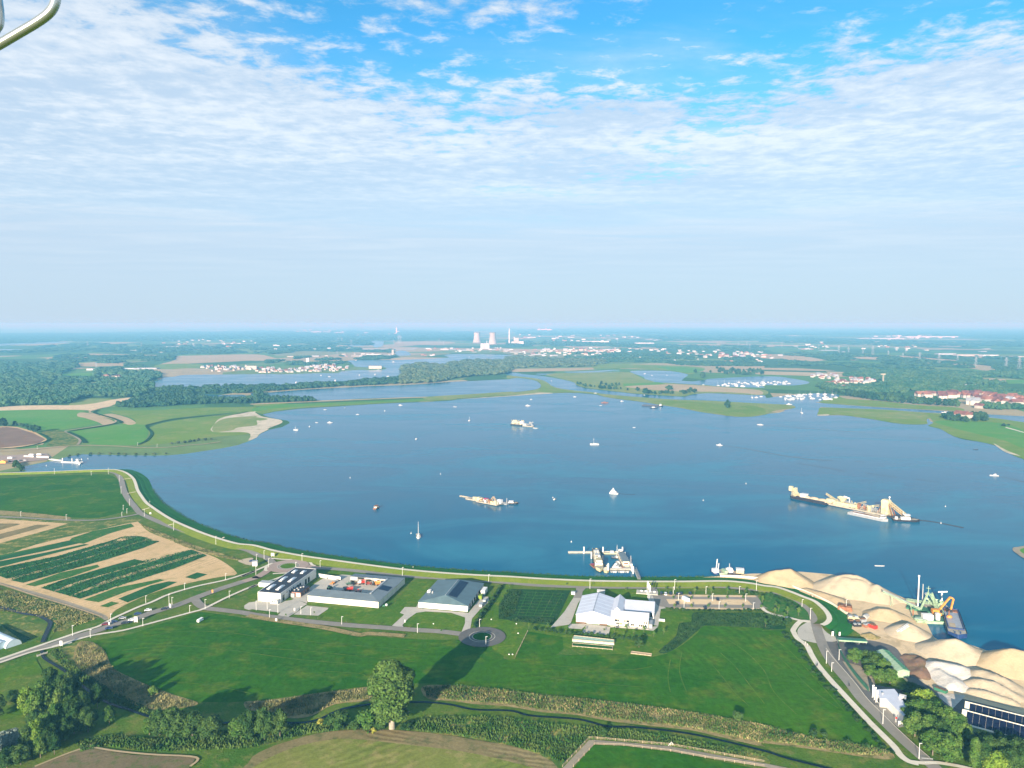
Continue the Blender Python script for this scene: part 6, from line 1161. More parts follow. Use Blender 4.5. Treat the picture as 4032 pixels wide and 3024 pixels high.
def boat(nm,lab,cat,c,x,y,L,W,hd,kind='cabin',hullm='white_paint',deck='deck_grey',top='white_paint',mast=0,group=None,H=None,sail=False,cab=.4):
    X,Y=g(c,x,y); t=thing(nm,lab,cat,(X,Y,WZ),R(hd),group); H=H or max(.5,W*.3)
    h,d=hull_mb(L,W,H); h.build('hull',hullm,t); d.build('deck',deck if kind!='cruiser' else top,t)
    if kind in('cabin','cruiser'):
        ch=H*1.3 if kind=='cabin' else H*1.5
        cb=MB().box((-L*.05,0,H*.88+ch/2),(L*cab,W*.7,ch),tp=.86).build('cabin',top,t); MB().box((-L*.05,0,H*.88+ch*.62),(L*cab*.97,W*.72,ch*.3),tp=.97).build('window','glass_dark',cb)
        if kind=='cruiser': MB().box((-L*.12,0,H*.88+ch+H*.35),(L*.22,W*.55,H*.7),tp=.8).build('flybridge',top,t)
    if kind=='canopy':
        MB().box((-L*.05,0,H+1.9),(L*.6,W*.85,.16)).build('canopy','rust',t); m=MB()
        for a in (-1,1):
            for b in (-1,1): m.bar((-L*.05+a*L*.27,b*W*.38,H*.8),(-L*.05+a*L*.27,b*W*.38,H+1.9),.1)
        m.build('frame','white_paint',t); MB().box((-L*.05,0,H*.9+.5),(L*.5,W*.6,.9)).build('cabin','cream_wall',t)
    if mast:
        MB().box((-L*.02,0,H*.9+.25),(L*.34,W*.5,.5),tp=.85).build('cabin',top,t)
        MB().tube((L*.08,0,H*.5),(L*.08,0,mast),.16,.10,6).build('mast','white_paint',t); MB().bar((L*.08,0,H+1.0),(-L*.36,0,H+1.1),.28).build('boom','light_metal',t)
        if sail:
            MB().add([(L*.06,0,H+1.2),(-L*.34,.25,H+1.3),(-L*.1,.3,mast*.55),(L*.06,0,mast*.97),(L*.06,.06,H+1.2),(-L*.34,.31,H+1.3),(-L*.1,.36,mast*.55),(L*.06,.06,mast*.97)],[(0,1,2,3),(7,6,5,4),(0,4,5,1),(1,5,6,2),(2,6,7,3)]).build('sail','white_paint',t)
            MB().add([(L*.46,0,H+.5),(L*.10,.5,H+1.2),(L*.09,0,mast*.85),(L*.46,.06,H+.5),(L*.10,.56,H+1.2),(L*.09,.06,mast*.85)],[(0,1,2),(5,4,3),(0,3,4,1),(1,4,5,2)]).build('jib','white_paint',t)
        else:
            f=MB(); f.bar((L*.47,0,H),(L*.08,0,mast*.95),.06).bar((-L*.47,0,H),(L*.08,0,mast*.98),.06); f.build('stay','light_metal',t)
    return t
B=[('A2',612,797,9,3,20,'cabin','small white cabin cruiser anchored off the green spit, nearest the sandy point',0),('A2',783,780,5,2,60,'open','tiny white boat close under the green spit shore',0),('A2',892,838,8,3,200,'cabin','white cabin boat below the tiny boat off the spit',0),
('A2',1127,806,9,3.2,100,'cabin','upright looking white cabin boat mid way along the spit',0),('A2',1263,758,11,3.4,-10,'cruiser','low long white cruiser close to the spit shore',0),('A2',1726,771,8,3,90,'cabin','left one of two white boats side by side off the beach',0),('A2',1741,772,8,3,90,'cabin','right one of two white boats side by side off the beach',0),
('A2',480,942,9,3,95,'cabin','white cabin boat right of the small anchored sailing boat',0),('A2',540,908,8,3,150,'open','small white open boat above the cabin boat near the point',0),('A2',655,909,12,4,5,'cruiser','boxy white cruiser standing alone off the sandy point',0),('A2',1400,1050,8,3.4,80,'cabin','single white cabin boat in the open middle of the lake',0),
('A3',200,708,7,3,0,'cabin','small dark windowed boat below the white beach strip',0),('A3',172,763,14,4.4,-5,'cruiser','large white cruiser below the beach strip',0),('A3',577,686,10,4,0,'cabin','white boat just below the canal mouth bank',0),('A3',800,761,8,3,10,'open','low white boat left of the dark barge',0),('A3',983,724,10,3.4,-5,'cruiser','white cruiser near the scrubby bank left of the dark barge',0),
('A3',1088,950,6,3,0,'open','tiny white boat alone in the mid lake',0),('A3',1822,1104,12,4,150,'cruiser','white motor boat drawing a long dark wake',0),('A4',1960,1337,12,3.8,160,'cruiser','white dark hulled cruiser under way at the far right',0),('A4',1805,1115,9,3,0,'open','dark low boat below the right hand meadow shore',1),
('A4',230,735,16,4.6,-10,'cruiser','white ship lying at the point beside the canal mouth',0),('A4',1553,803,22,5,-8,'cabin','long white boat on the canal beside the farm spit',0),('A3',2175,927,14,4,150,'cabin','low white motor boat trailing a wake right of mid lake',0),('B4',993,813,9,1.4,-5,'open','slim white rowing boat alone on the near water',0),
('B3',404,257,6,3,60,'cabin','white cabin boat left of the sailing yacht',0),('A2',703,549,22,7,90,'cruiser','big white boat on the long lake by the tree belt',0)]
for c,x,y,L,W,hd,k,lab,dk in B: boat('motor_boat' if k!='open' else 'open_boat',lab,'boat',c,x,y,L*.82,W*.75,hd,k,'hull_dark' if dk else 'boat_white',top='boat_white')
boat('work_boat','dark red work boat left of the black barge','boat','A3',835,738,18,5,-5,'cabin','rust','wood_brown','rust')
boat('tour_boat','brown boat with a flat canopy roof alone left of the dredger','boat','B2',1056,333,9,4.2,75,'canopy','rust','wood_light')
boat('sailing_boat','white sailing boat at anchor with bare tall mast, nearest the dyke','boat','B2',1417,578,12,4.0,-78,'x','white_paint',mast=hgt('B2',1418,572,440))
boat('sailing_boat','white sailing boat with bare mast drawing a faint wake in mid lake','boat','A3',746,1097,14,4.4,178,'x','white_paint',mast=hgt('A3',746,1097,1040))
boat('sailing_boat','small anchored sailing boat with bare mast near the sandy point','boat','A2',361,972,9,3,170,'x','white_paint',mast=hgt('A2',361,972,938))
boat('sailing_boat','small bare masted sailing boat left of the far dredging pontoon','boat','A2',1857,890,8,3,80,'x','white_paint',mast=hgt('A2',1857,890,852))
boat('sailing_boat','white boat with bare mast heading out of the canal mouth','boat','A4',335,807,10,3.4,90,'x','white_paint',mast=hgt('A4',335,807,764))
boat('sailing_yacht','white yacht under full triangular sails','boat','B3',912,208,10,3.2,165,'x','white_paint',mast=hgt('B3',912,208,153),sail=True)
for c,x,y,lab in (('B3',1684,266,'dark topped mooring buoy right of the sailing yacht'),('B3',547,624,'small white buoy above the pier pontoon'),('B2',1355,550,'small white buoy left of the tall masted boat'),('B2',1609,38,'small white buoy in the upper middle of the lake'),('B2',829,71,'small white buoy above the canopy boat'),('B4',1549,311,'white buoy right of the long dredging plant'),('B4',1511,452,'white buoy behind the tug of the dredging plant'),('B3',2053,121,'white buoy below the motor boat wake'),('B3',388,243,'tiny buoy beside the white cabin boat'),('Z5',2190,297,'small white buoy at the mouth of the inlet'),('Z5',1155,470,'small white buoy inside the inlet')):
    X,Y=g(c,x,y); t=thing('buoy',lab,'buoy',(X,Y,0)); MB().ball((0,0,.3),.55,10).build('float','white_paint',t,smooth=True); MB().tube((0,0,1.0),(0,0,1.9),.12,n=6).build('post','light_metal',t)
for lab,c,xy in (('0','A2','650,512 880,371 1203,383 1045,494 910,498 1155,509 580,501 365,562 1857,341 1072,454 1130,300 1005,288'),('1','A3','375,549 1243,501 1370,499 1180,486 1685,583 1175,670 755,655'),):
    for a_ in xy.split():
        x,y=[float(v) for v in a_.split(',')]; L=random.uniform(8,13) if lab=='0' else random.uniform(6,9)
        boat('motor_boat','white speck of a boat on the long lake behind the tree belt' if lab=='0' else 'white speck of a boat on the canal or small lake',"boat",c,x,y,L,L*.4,random.choice((0,20,170,90)),'cabin','boat_white',top='boat_white',group='boats on the long lake' if lab=='0' else 'boats on the canal and small lake')
# wakes
for s_,w in (('A3 1850,1106 2000,1125 2212,1162 A4 200,1170 430,1200 600,1208',5),('A3 775,1098 900,1103 1100,1108',3),('A3 2190,928 2212,930 A4 150,918 500,945 900,975 1200,1003 1420,1025',6),('A4 1975,1340 2100,1360 2212,1390',4),('A4 300,1232 500,1262 700,1298',4),('A4 870,1310 1135,1350',3.5),('A4 780,1215 870,1222',4),('A4 1300,1365 1500,1393',3),('B3 935,206 1010,210 1100,214',1.6),('B4 1260,420 1450,440 1700,490',5)): strip('wake','creek_water',.10,w,P(s_))
# black barge far out
def barge(nm,lab,c,p0,p1,W,H,hm,hold,house=True,cat='barge',hf=.86,z0=0,hw='white_paint'):
    a=Vector(g(c,*p0)); b=Vector(g(c,*p1)); mid=(a+b)/2; d=b-a; L=d.length; t=thing(nm,lab,cat,(*mid,WZ),math.atan2(d.y,d.x))
    h,dk=hull_mb(L,W,H,.10,.95,.5,.95,.3,12); h.build('hull',hm,t); dk.build('deck','deck_grey',t)
    m=MB(); x0,x1=-L*.44,L*.30
    for q in (((x0+x1)/2,-W*.40),((x0+x1)/2,W*.40)): m.box((q[0],q[1],H+.3),(x1-x0,.5,.9))
    m.box((x0,0,H+.3),(.5,W*.8-.5,.9)).box((x1,0,H+.3),(.5,W*.8-.5,.9)); m.build('coaming',hm,t)
    MB().box(((x0+x1)/2,0,H-.1),(x1-x0-.6,W*.72,.3)).build('hold',hold,t)
    if house:
        hh=MB().box((L*.38,0,H+1.6),(L*.09,W*.62,3.0),tp=.9).build('wheelhouse',hw,t); MB().box((L*.38,0,H+2.3),(L*.092,W*.63,.8)).build('window','glass_dark',hh); MB().box((L*.38,0,H+3.2),(L*.10,W*.68,.18)).build('roof',hw,hh)
    return t,L
barge('cargo_barge','long black empty barge with white wheelhouse by the far scrub bank','A3',(1155,762),(1338,768),8,2.2,'hull_dark','car_dark')
boat('tug_boat','small white and dark tug below the black barge','boat','A3',1257,783,18,5,-5,'cabin','hull_dark','light_metal')
# small dredger (Z9) and far dredger (Z12)
def clutter(t,rng,L,W,H,mats,k,hmax,name='machinery'):
    m=MB()
    for i in range(k):
        x=rng.uniform(-L/2,L/2); y=rng.uniform(-W/2,W/2); s=rng.uniform(.8,2.6); h=rng.uniform(.8,hmax)
        j=i%4
        if j==0: m.box((x,y,H+h/2),(s*1.3,s,h),rng.uniform(-.2,.2),int(rng.integers(len(mats))))
        elif j==1: m.truss((x,y,H+.3),(x+rng.uniform(-6,6),y+rng.uniform(-1,1),H+h),.8,.6,.16,4,int(rng.integers(len(mats))))
        elif j==2: m.tube((x,y,H),(x,y,H+h*1.1),.3,.2,6,int(rng.integers(len(mats))))
        else: m.tube((x,y,H+h*.4),(x+rng.uniform(-4,4),y,H+h*.5),.35,None,6,int(rng.integers(len(mats))))
    return m.build(name,mats,t)
rngb=np.random.default_rng(21)
def local(t,c,x,y,z=0.0):
    X,Y=g(c,x,y,z); v=Vector((X-t.location.x,Y-t.location.y)); a=-t.rotation_euler.z
    return (v.x*math.cos(a)-v.y*math.sin(a),v.x*math.sin(a)+v.y*math.cos(a))
a=Vector(g('Z9',680,500)); b=Vector(g('Z9',1300,615)); d=b-a
t=thing('suction_dredger','cream and rust dredger pontoon with floating pipeline, nearest the lake centre','dredger',(*((a+b)/2+Vector((d.y,-d.x)).normalized()*-4),WZ),math.atan2(d.y,d.x)); L=d.length+3
MB().box((0,0,.6),(L,9,1.8)).build('pontoon','deck_grey',t); MB().box((-L/2-9,2.5,.5),(19,5.5,1.3)).build('side_pontoon','deck_grey',t)
MB().box((0,0,.1),(L+.1,9.1,.7)).build('waterline','hull_dark',t)
m=MB(); m.box((-L*.55,2.5,2.6),(5,3.5,3.2)).box((-L*.75,2.2,2.4),(4,3,2.6)).box((-L*.4,1,2.8),(5,3.5,2.8)).box((L*.22,-1.5,2.6),(6,3.4,2.4)).box((L*.42,-1.8,2.6),(2.6,2.6,2.4)).build('cabin','cream_machine',t)
MB().box((L*.46,2.6,3.4),(4.8,3.6,3.6)).box((L*.46,2.6,5.4),(5.2,4,.2)).build('wheelhouse','white_paint',t)
MB().box((-L*.2,2.6,3.5),(4.5,3,1.8)).build('winch_house','magenta_paint',t); MB().tube((-L*.1,-1.6,1.5),(-L*.1,-1.6,3.6),1.3,n=12).build('tank','orange_paint',t)
m=MB(); m.truss((0,2,1.5),(L*.16,2,7.6),1.3,1,.25,6).truss((L*.34,2,1.5),(L*.16,2,7.6),1.3,1,.25,6).truss((L*.02,-1,2.4),(L*.30,-1,3.2),1,.8,.2,6).build('gantry','wood_light',t)
clutter(t,rngb,L*.95,7.5,1.4,['cream_machine','rust','grey_metal','white_paint'],34,4.2)
m=MB()
for i,(x,y) in enumerate(((1640,560),(1600,600),(1560,620))): pass
p0=Vector((*local(t,'Z9',500,380),.5)); pts_=[p0]+[Vector((*local(t,'Z9',x,y),.5)) for x,y in ((420,360),(330,335),(230,320),(150,305),(85,300))]
for k in range(5): m.tube(pts_[k],pts_[k+1],1.0,.8,8)
m.build('floating_pipe','deck_grey',t)
m=MB(); e0=Vector((*local(t,'Z9',1620,560),.5))
m.truss((L*.5,1,1.6),e0+Vector((0,0,1)),2.2,1.4,.25,6).box((e0.x,e0.y,.6),(6,4,1.4)).tube(e0+Vector((1,1,0)),e0+Vector((1,1,6)),.35).build('ladder_frame','grey_metal',t)
boat('tender_boat','small dark hulled tender with sand load at the right end of the small dredger','boat','Z9',1830,545,14,5,-6,'cabin','hull_dark','sand')
t=thing('gravel_dredger','far cream dredging pontoon with tall white machine house and trailing ladder','dredger',(*Vector(g('Z12',800,440)),WZ),R(-14)); 
X0,Y0=g('Z12',490,460); X1,Y1=g('Z12',1100,520); L=math.hypot(X1-X0,Y1-Y0); t.location=((X0+X1)/2,(Y0+Y1)/2+5,WZ); t.rotation_euler=(0,0,math.atan2(Y1-Y0,X1-X0))
MB().box((0,0,.8),(L,10,2.6)).build('pontoon','hull_dark',t); MB().box((0,0,2.2),(L+.2,10.2,.4)).build('deck','deck_grey',t)
MB().box((L*.42,0,5.5),(7,5,5)).build('machine_house','white_paint',t); MB().box((-L*.15,0,6),(9,6,6)).box((-L*.3,-2,4.5),(5,4,4)).box((L*.12,1,4.5),(9,5,4)).build('hopper_house','cream_machine',t)
clutter(t,rngb,L*.9,9,2.3,['cream_machine','deck_grey','light_metal'],40,8)
e=Vector((*local(t,'Z12',1500,560),0)); MB().box((e.x-6,e.y+2,.6),(22,7,1.6)).build('ladder_pontoon','deck_grey',t); m=MB(); m.truss((e.x-10,e.y,2),(e.x+6,e.y,9),2,1.6,.4,6).truss((e.x-2,e.y,9),(e.x+6,e.y,1),2,1.6,.4,6).box((e.x-12,e.y,3.5),(7,5,4)).build('ladder','light_metal',t)
q=Vector((*local(t,'Z12',1790,650),0)); MB().bar((e.x+4,e.y,.4),(q.x,q.y,.4),.6).build('pipe','deck_grey',t); MB().box((q.x,q.y,.6),(9,4,1.2)).build('end_float','light_metal',t)
# the long processing plant (Z7)
a=Vector(g('Z7',745,450)); b=Vector(g('Z7',1690,640)); d=b-a; an=math.atan2(d.y,d.x); nrm_=Vector((-d.y,d.x)).normalized()
t=thing('dredging_plant','long cream floating gravel plant with hoppers conveyors and tall tower','dredger',(*((a+b)/2+nrm_*6),WZ),an); L=d.length
MB().box((0,0,.7),(L,12,2.4)).build('pontoon','deck_grey',t); MB().box((0,0,.1),(L+.2,12.2,1.0)).build('waterline','hull_dark',t)
lx=lambda x,y: local(t,'Z7',x,y)[0]
m=MB(); xx=lx(800,440); m.box((xx,0,4.0),(9,7,4.4)).box((lx(1000,470),-1,3.6),(16,8,3.4)).box((lx(1000,470)+2,-5.2,3.2),(22,.4,1.2)).box((lx(1200,500),1,3.4),(9,7,3)).build('deck_house','cream_machine',t)
m=MB(); hx=lx(1010,440)+3; m.add([(hx-5,-3,10),(hx+5,-3,10),(hx+5,3,10),(hx-5,3,10),(hx-1,-.8,5),(hx+1,-.8,5),(hx+1,.8,5),(hx-1,.8,5)],[(4,5,1,0),(5,6,2,1),(6,7,3,2),(7,4,0,3),(7,6,5,4)]).build('hopper','cream_machine',t)
for u0,z0,u1,z1,yy in ((-L*.62,10,-L*.36,3,2),(-L*.30,8,-L*.05,3,-1),(L*.02,3,L*.30,8,3),(-L*.12,4,L*.08,9,3),(L*.10,7,L*.34,3,-2)):
    cv=MB().truss((u0,yy,z0),(u1,yy,z1),1.6,1.4,.25,8).bar((u0,yy,z0+.8),(u1,yy,z1+.8),1.3,.15).build('conveyor','grey_metal' if yy<0 else 'yellow_machine',t)
MB().tube((lx(1255,440),0,2),(lx(1255,440),0,10),.5,n=8).tube((lx(1255,440),0,10),(lx(1255,440)-6,0,11),.8,n=8).build('discharge_pipe','white_paint',t)
tx=L*.5-4; MB().box((tx,0,7.6),(7,6.5,12.2)).build('tower','cream_machine',t); MB().bar((tx+3.5,2.6,12),(tx+8,2.6,1),.8,.5).bar((tx+3.5,-2.6,12),(tx+8,-2.6,1),.8,.5).bar((tx-7,-2.6,1.5),(tx-3,-2.6,11),.6,.5).bar((tx-7,2.6,1.5),(tx-3,2.6,11),.6,.5).build('tower_strut','rust',t); MB().box((tx,0,14.8),(8,7,2.4),tp=.75).build('tower_head','cream_machine',t)
m=MB()
for k in (-2.6,2.6): m.bar((tx-3.6,k,2),(tx-3.6,k,15),.35)
m.build('tower_rail','rust',t)
m=MB(); 
for yy in (-2.2,2.2): m.truss((tx+3,yy,13.4),(tx+22,yy,1.5),1.6,1.6,.3,10)
m.truss((tx+2,0,10),(tx+6,0,1),2,2,.3,5).build('bucket_ladder','yellow_machine',t); MB().bar((tx+3,-2.3,12.6),(tx+22,-2.3,1.2),.9,.5).bar((tx+3,2.3,12.6),(tx+22,2.3,1.2),.9,.5).build('ladder_chain','rust',t)
for yy in (-5,5): MB().box((tx+15,yy,.5),(22,3,1.8)).build('side_float','hull_dark',t)
clutter(t,rngb,L*.92,10,1.9,['cream_machine','rust','grey_metal','yellow_machine','deck_grey'],90,5.5)
MB().box((tx+3,0,17.2),(.4,.4,2.6)).ball((tx+3,0,18.7),.9,8).build('beacon','white_paint',t)
tb,Lb=barge('sand_barge','dark barge heaped with pale sand at the left end of the floating plant','Z7',(740,440),(130,320),9,2.6,'hull_dark','rust',False,hw='cream_machine')
m=MB(); 
for i in range(12):
    x=Lb*(-.42+.5*i/11); m.ball((x,0,2.3),2.6+.9*math.sin(i*1.3),10,0,(1.9,1.05,.9))
m.build('sand_load','sand',tb,smooth=True)
MB().box((Lb*.13,0,4.6),(6,6,3.6)).box((Lb*.13,0,6.6),(7,6.6,.3)).build('control_cabin','white_paint',tb)
m=MB(); m.truss((Lb*.16,1.5,3),(Lb*.46,1.5,11),1.6,1.6,.28,9).truss((Lb*.18,-1.5,5),(Lb*.44,-1.5,3),1.6,1.6,.28,9).truss((Lb*.42,0,3),(Lb*.42,0,11),2.2,2.2,.3,5).truss((Lb*.33,0,3),(Lb*.36,0,12),2,2,.3,5).build('loading_boom','cream_machine',tb)
MB().box((Lb*.465,1.5,10.4),(3.4,3.4,5)).build('boom_head','cream_machine',tb)
t2,L2=barge('gravel_barge','grey hulled barge with rusty hold lying along the near side of the plant','Z7',(1085,585),(1705,715),8.5,2.4,'grey_metal','rust',True,hw='white_paint')
MB().box((0,-3.5,2.65),(L2*.7,.9,.4)).build('gangboard','white_paint',t2); MB().truss((-L2*.1,0,4.6),(L2*.32,0,3.2),1.4,1.2,.22,8).build('loading_belt','deck_grey',t2)
t3=boat('push_boat','white wheelhouse push boat at the right end of the floating plant','boat','Z7',2000,705,24,6.5,-10,'x','hull_dark','deck_grey'); MB().box((-1,0,2.6),(8,4.6,2.6)).box((0,0,5),(5,4.2,2.6),tp=.9).box((0,0,6.5),(6,5,.25)).build('wheelhouse','white_paint',t3); MB().box((0,0,5.3),(5.05,4.25,.9),tp=.93).build('window','glass_dark',t3); MB().tube((-3,0,6),(-3,0,9.5),.2,n=6).build('mast','white_paint',t3); MB().tube((-9,0,1.5),(-9,0,4),1.4,n=10).build('tank','white_paint',t3)
# ------------------------------------------------------------------ the work pier (Z8)
def pontoon(lab,s_,w,mt='deck_grey'):
    q=P(s_); a=Vector(q[0]);b=Vector(q[1]);d=b-a; t=thing('pontoon',lab,'pontoon',(*((a+b)/2),WZ),math.atan2(d.y,d.x)); MB().box((0,0,.35),(d.length,w,.9)).build('deck',mt,t)
    MB().box((0,w/2-.15,.95),(d.length,.12,.3)).box((0,-w/2+.15,.95),(d.length,.12,.3)).build('edge_rail','light_metal',t); return t
pontoon('long narrow pontoon forming the outer arm of the work pier','Z8 110,372 1400,372',2.4); pontoon('short pontoon forming the inner arm of the work pier','Z8 1160,805 1740,805',2.4)
pontoon('rust brown diagonal pontoon inside the work pier','Z8 1395,405 1515,775',2.2,'rust'); pontoon('grey diagonal pontoon on the right side of the work pier','Z8 1525,400 1735,800',2.2)
for i,(x,yb,yt,lab) in enumerate(((515,388,200,'mooring pile leftmost on the outer arm'),(1003,388,205,'mooring pile in the middle of the outer arm'),(1503,375,205,'mooring pile at the right end of the outer arm'),(1568,485,340,'upper mooring pile on the right side of the pier'),(1632,570,470,'mooring pile beside the houseboat'),(1138,850,625,'mooring pile at the left end of the inner arm'),(1742,838,635,'left pile of the pair by the gangway'),(1778,905,705,'right pile of the pair by the gangway'),(708,520,345,'mooring pile at the stern of the survey ship'),(820,780,600,'mooring pile along the port side of the survey ship'))):
    X,Y=g('Z8',x,yb); h=hgt('Z8',x,yb,yt); t=thing('mooring_pile','tall white steel '+lab,'pile',(X,Y,-.5)); MB().tube((0,0,0),(0,0,h),.55,n=12).build('shaft','white_paint',t); MB().tube((0,0,h),(0,0,h+.25),.6,.35,12).build('cap','light_metal',t)
q=P('Z8 1815,810 1930,1045'); a=Vector((*q[0],1.0)); b=Vector((*P('Z8 1930,1050',2.5)[0],2.7)); t=thing('gangway','steel gangway from the dyke down to the work pier','gangway',(a.x,a.y,0)); o=Vector((a.x,a.y,0))
MB().truss(a-o+Vector((0,0,.6)),b-o+Vector((0,0,.6)),2.2,1.2,.16,8).build('frame','light_metal',t); MB().bar(a-o,b-o,2.0,.15).build('walkway','deck_grey',t)
a=Vector(g('Z8',815,335)); b=Vector(g('Z8',925,880)); d=b-a; t=thing('survey_ship','large cream working ship moored bow towards the dyke','ship',(*((a+b)/2),WZ),math.atan2(d.y,d.x)); L=d.length; Wd=7.6
h,dk=hull_mb(L,Wd,2.8,.28,.8,.4,.85,.5,14); h.build('hull','cream_machine',t); dk.build('deck','deck_grey',t); h2,_=hull_mb(L+.1,Wd+.1,.7,.28,.8,.4,.9,0,14); h2.build('waterline','hull_dark',t)
MB().box((-L*.05,0,3.3),(L*.55,Wd*.62,1.8)).build('superstructure','cream_wall',t); wh=MB().box((L*.25,0,4.2),(6.5,Wd*.72,3.6),tp=.92).build('wheelhouse','cream_wall',t); MB().box((L*.25,0,5.0),(6.3,Wd*.70,.8)).build('window','wood_brown',wh); MB().box((L*.25-.5,0,6.1),(6,Wd*.6,.2)).build('wheelhouse_roof','yellow_machine',t)
MB().box((-L*.1,0,4.35),(6,4,.5)).tube((-L*.2,1,4),(-L*.2,1,6),.6).tube((-L*.16,-1.2,4),(-L*.16,-1.2,5.5),.5).box((-L*.26,0,4.6),(4,3,1.2)).build('deck_gear','light_metal',t)
MB().box((-L*.4,-2,2.8),(6,1.6,1.6)).box((-L*.4,2,2.8),(6,1.6,1.6)).build('stern_locker','glass_dark',t); clutter(t,rngb,L*.4,4,4.0,['green_paint','deck_grey','cream_wall'],10,1.4,'hatches')
a=Vector(g('Z8',1475,500)); b=Vector(g('Z8',1590,715)); d=b-a; t=thing('houseboat','cream houseboat with flat grey roof on the right of the pier','houseboat',(*((a+b)/2),WZ),math.atan2(d.y,d.x)); L=d.length+2
MB().box((0,0,.5),(L+3,6,1.2)).build('float','deck_grey',t); MB().box((0,0,2.6),(L,5,3.0)).build('wall','cream_wall',t); MB().box((0,0,4.2),(L+.6,5.5,.2)).build('roof','roof_grey',t)
for y in (-2.53,2.53): MB().box((0,y,2.8),(L*.8,.06,1)).build('window','glass_dark',t)
MB().box((L/2+.03,0,2.6),(.06,3.4,1.1)).build('window','wood_brown',t)
boat('cabin_boat','white cabin boat behind the houseboat','boat','Z8',1455,400,9,4,-70,'cruiser'); boat('work_boat','long low pale work boat at the outer arm','boat','Z8',1260,392,16,3.6,0,'cabin','cream_machine',cab=.2)
boat('landing_craft','blunt pale yellow lighter beside the survey ship','boat','Z8',1075,835,10,4.4,-88,'open','yellow_machine','cream_wall',H=1.4)
boat('sailing_dinghy','white sailing dinghy with thin mast inside the pier','boat','Z8',1357,500,6,2.4,-80,'x','white_paint',mast=11); boat('open_boat','dark inflatable beside the sailing dinghy','boat','Z8',1305,512,6,2.6,160,'open','hull_dark','grey_metal')
boat('open_boat','round white boat at the rust brown pontoon','boat','Z8',1395,650,6,3,-80,'cabin','white_paint'); boat('open_boat','black boat at the rust brown pontoon','boat','Z8',1425,700,5,2.4,-70,'open','hull_dark','car_dark')
boat('motor_boat','largest white sports boat moored behind the inner arm','boat','Z8',1320,735,8,3,-130,'cruiser'); boat('open_boat','small white rib between survey ship and inner arm','boat','Z8',1077,700,4,1.8,-50,'open'); boat('motor_boat','white launch tied left of the sports boat','boat','Z8',1380,755,6,2.4,-10,'cabin'); boat('sailing_boat','small yacht tucked behind the right side pontoon','boat','Z8',1705,720,9,2.8,-75,'x','cream_wall',mast=9)
for i,x in enumerate((1215,1268,1312,1405,1457,1505,1575,1625)): boat('dinghy','%s small outboard dinghy from the left along the inner arm'%ORD[i],'boat','Z8',x,852,4.6,2.1,-85+i%3*6,'open','white_paint' if i%3 else 'grey_metal','deck_grey',H=.7)
t=thing('boarding_stair','pink brown boarding stair at the port side of the survey ship','stair',(*g('Z8',740,720),WZ),R(-75)); MB().box((0,0,.4),(9,1.6,.8)).build('float','rust',t); MB().truss((-3,0,1),(4,0,3),1,1,.12,5).build('rail','magenta_paint',t)
# inlet jetty (Z5)
q=P('Z5 1240,325 1540,365'); a=Vector(q[0]);b=Vector(q[1]); d=b-a; t=thing('jetty_ramp','white ramp leading down to the inlet jetty','jetty',(*a,.3),math.atan2(d.y,d.x)); MB().box((d.length/2,0,.6),(d.length,3,.6)).build('deck','white_paint',t); MB().box((d.length/2,1.5,1.3),(d.length,.12,.8)).box((d.length/2,-1.5,1.3),(d.length,.12,.8)).build('rail','light_metal',t)
pontoon('white floating jetty in the inlet with round floats','Z5 1530,380 1870,395',2.2,'white_paint')
for x,yt,lab in ((1560,265,'left'),(1797,275,'middle'),(2035,285,'right')):
    X,Y=g('Z5',x,385); t=thing('mooring_pile','white pile, the %s of three at the inlet jetty'%lab,'pile',(X,Y,-.5)); MB().tube((0,0,0),(0,0,hgt('Z5',x,385,yt)),.6,n=12).build('shaft','white_paint',t); MB().tube((0,0,hgt('Z5',x,385,yt)),(0,0,hgt('Z5',x,385,yt)+.3),.65,.3,12).build('cap','light_metal',t)
boat('motor_boat','white sport boats bulk, broad boat at the end of the inlet jetty','boat','Z5',1960,400,14,6,-20,'cruiser'); boat('motor_boat','small white boat tucked beside the broad one at the inlet jetty','boat','Z5',1985,425,9,3.4,-60,'cabin')
# four work vessels at the sand quay (Z11)
def wship(nm,lab,c,p0,p1,W,H,hm,dk='deck_grey',cat='ship'):
    a=Vector(g(c,*p0)); b=Vector(g(c,*p1)); d=b-a; t=thing(nm,lab,cat,(*((a+b)/2),WZ),math.atan2(d.y,d.x)); L=d.length; h,k=hull_mb(L,W,H,.2,.9,.4,.92,.5,10); h.build('hull',hm,t); k.build('deck',dk,t); return t,L
t,L=wship('crane_barge','dark blue barge with slim white crane, leftmost at the sand quay','Z11',(580,250),(740,370),6,1.5,'hull_blue','hull_blue'); MB().box((L*.2,-1,2.6),(4.5,4,2.6)).build('cabin','white_paint',t); MB().bar((L*.1,0,2),(L*.05,1,11),.5).bar((L*.22,1,2),(L*.15,2,8),.4).build('crane','white_paint',t)
t,L=wship('deck_barge','grey green deck barge with rails beside the crane barge','Z11',(790,250),(950,380),6.5,1.3,'mint_paint'); MB().box((L*.2,1.5,2.2),(6,2.4,1.8)).box((-L*.15,2,2),(3,2,1.6)).build('cabin','mint_paint',t); MB().truss((-L*.4,2.6,1.6),(L*.3,2.6,1.6),.5,.9,.1,9).build('rail','light_metal',t)
t,L=wship('tug_boat','white tug with dark hull and thin funnel at the sand quay','Z11',(1010,250),(1200,375),5,1.5,'hull_dark','white_paint'); MB().box((L*.1,0,2.5),(5.5,3.4,2.2)).box((L*.16,0,4.0),(3,2.8,1.2)).build('wheelhouse','white_paint',t); MB().tube((-L*.02,.5,2),(-L*.02,.5,7.5),.28,n=8).build('funnel','light_metal',t)
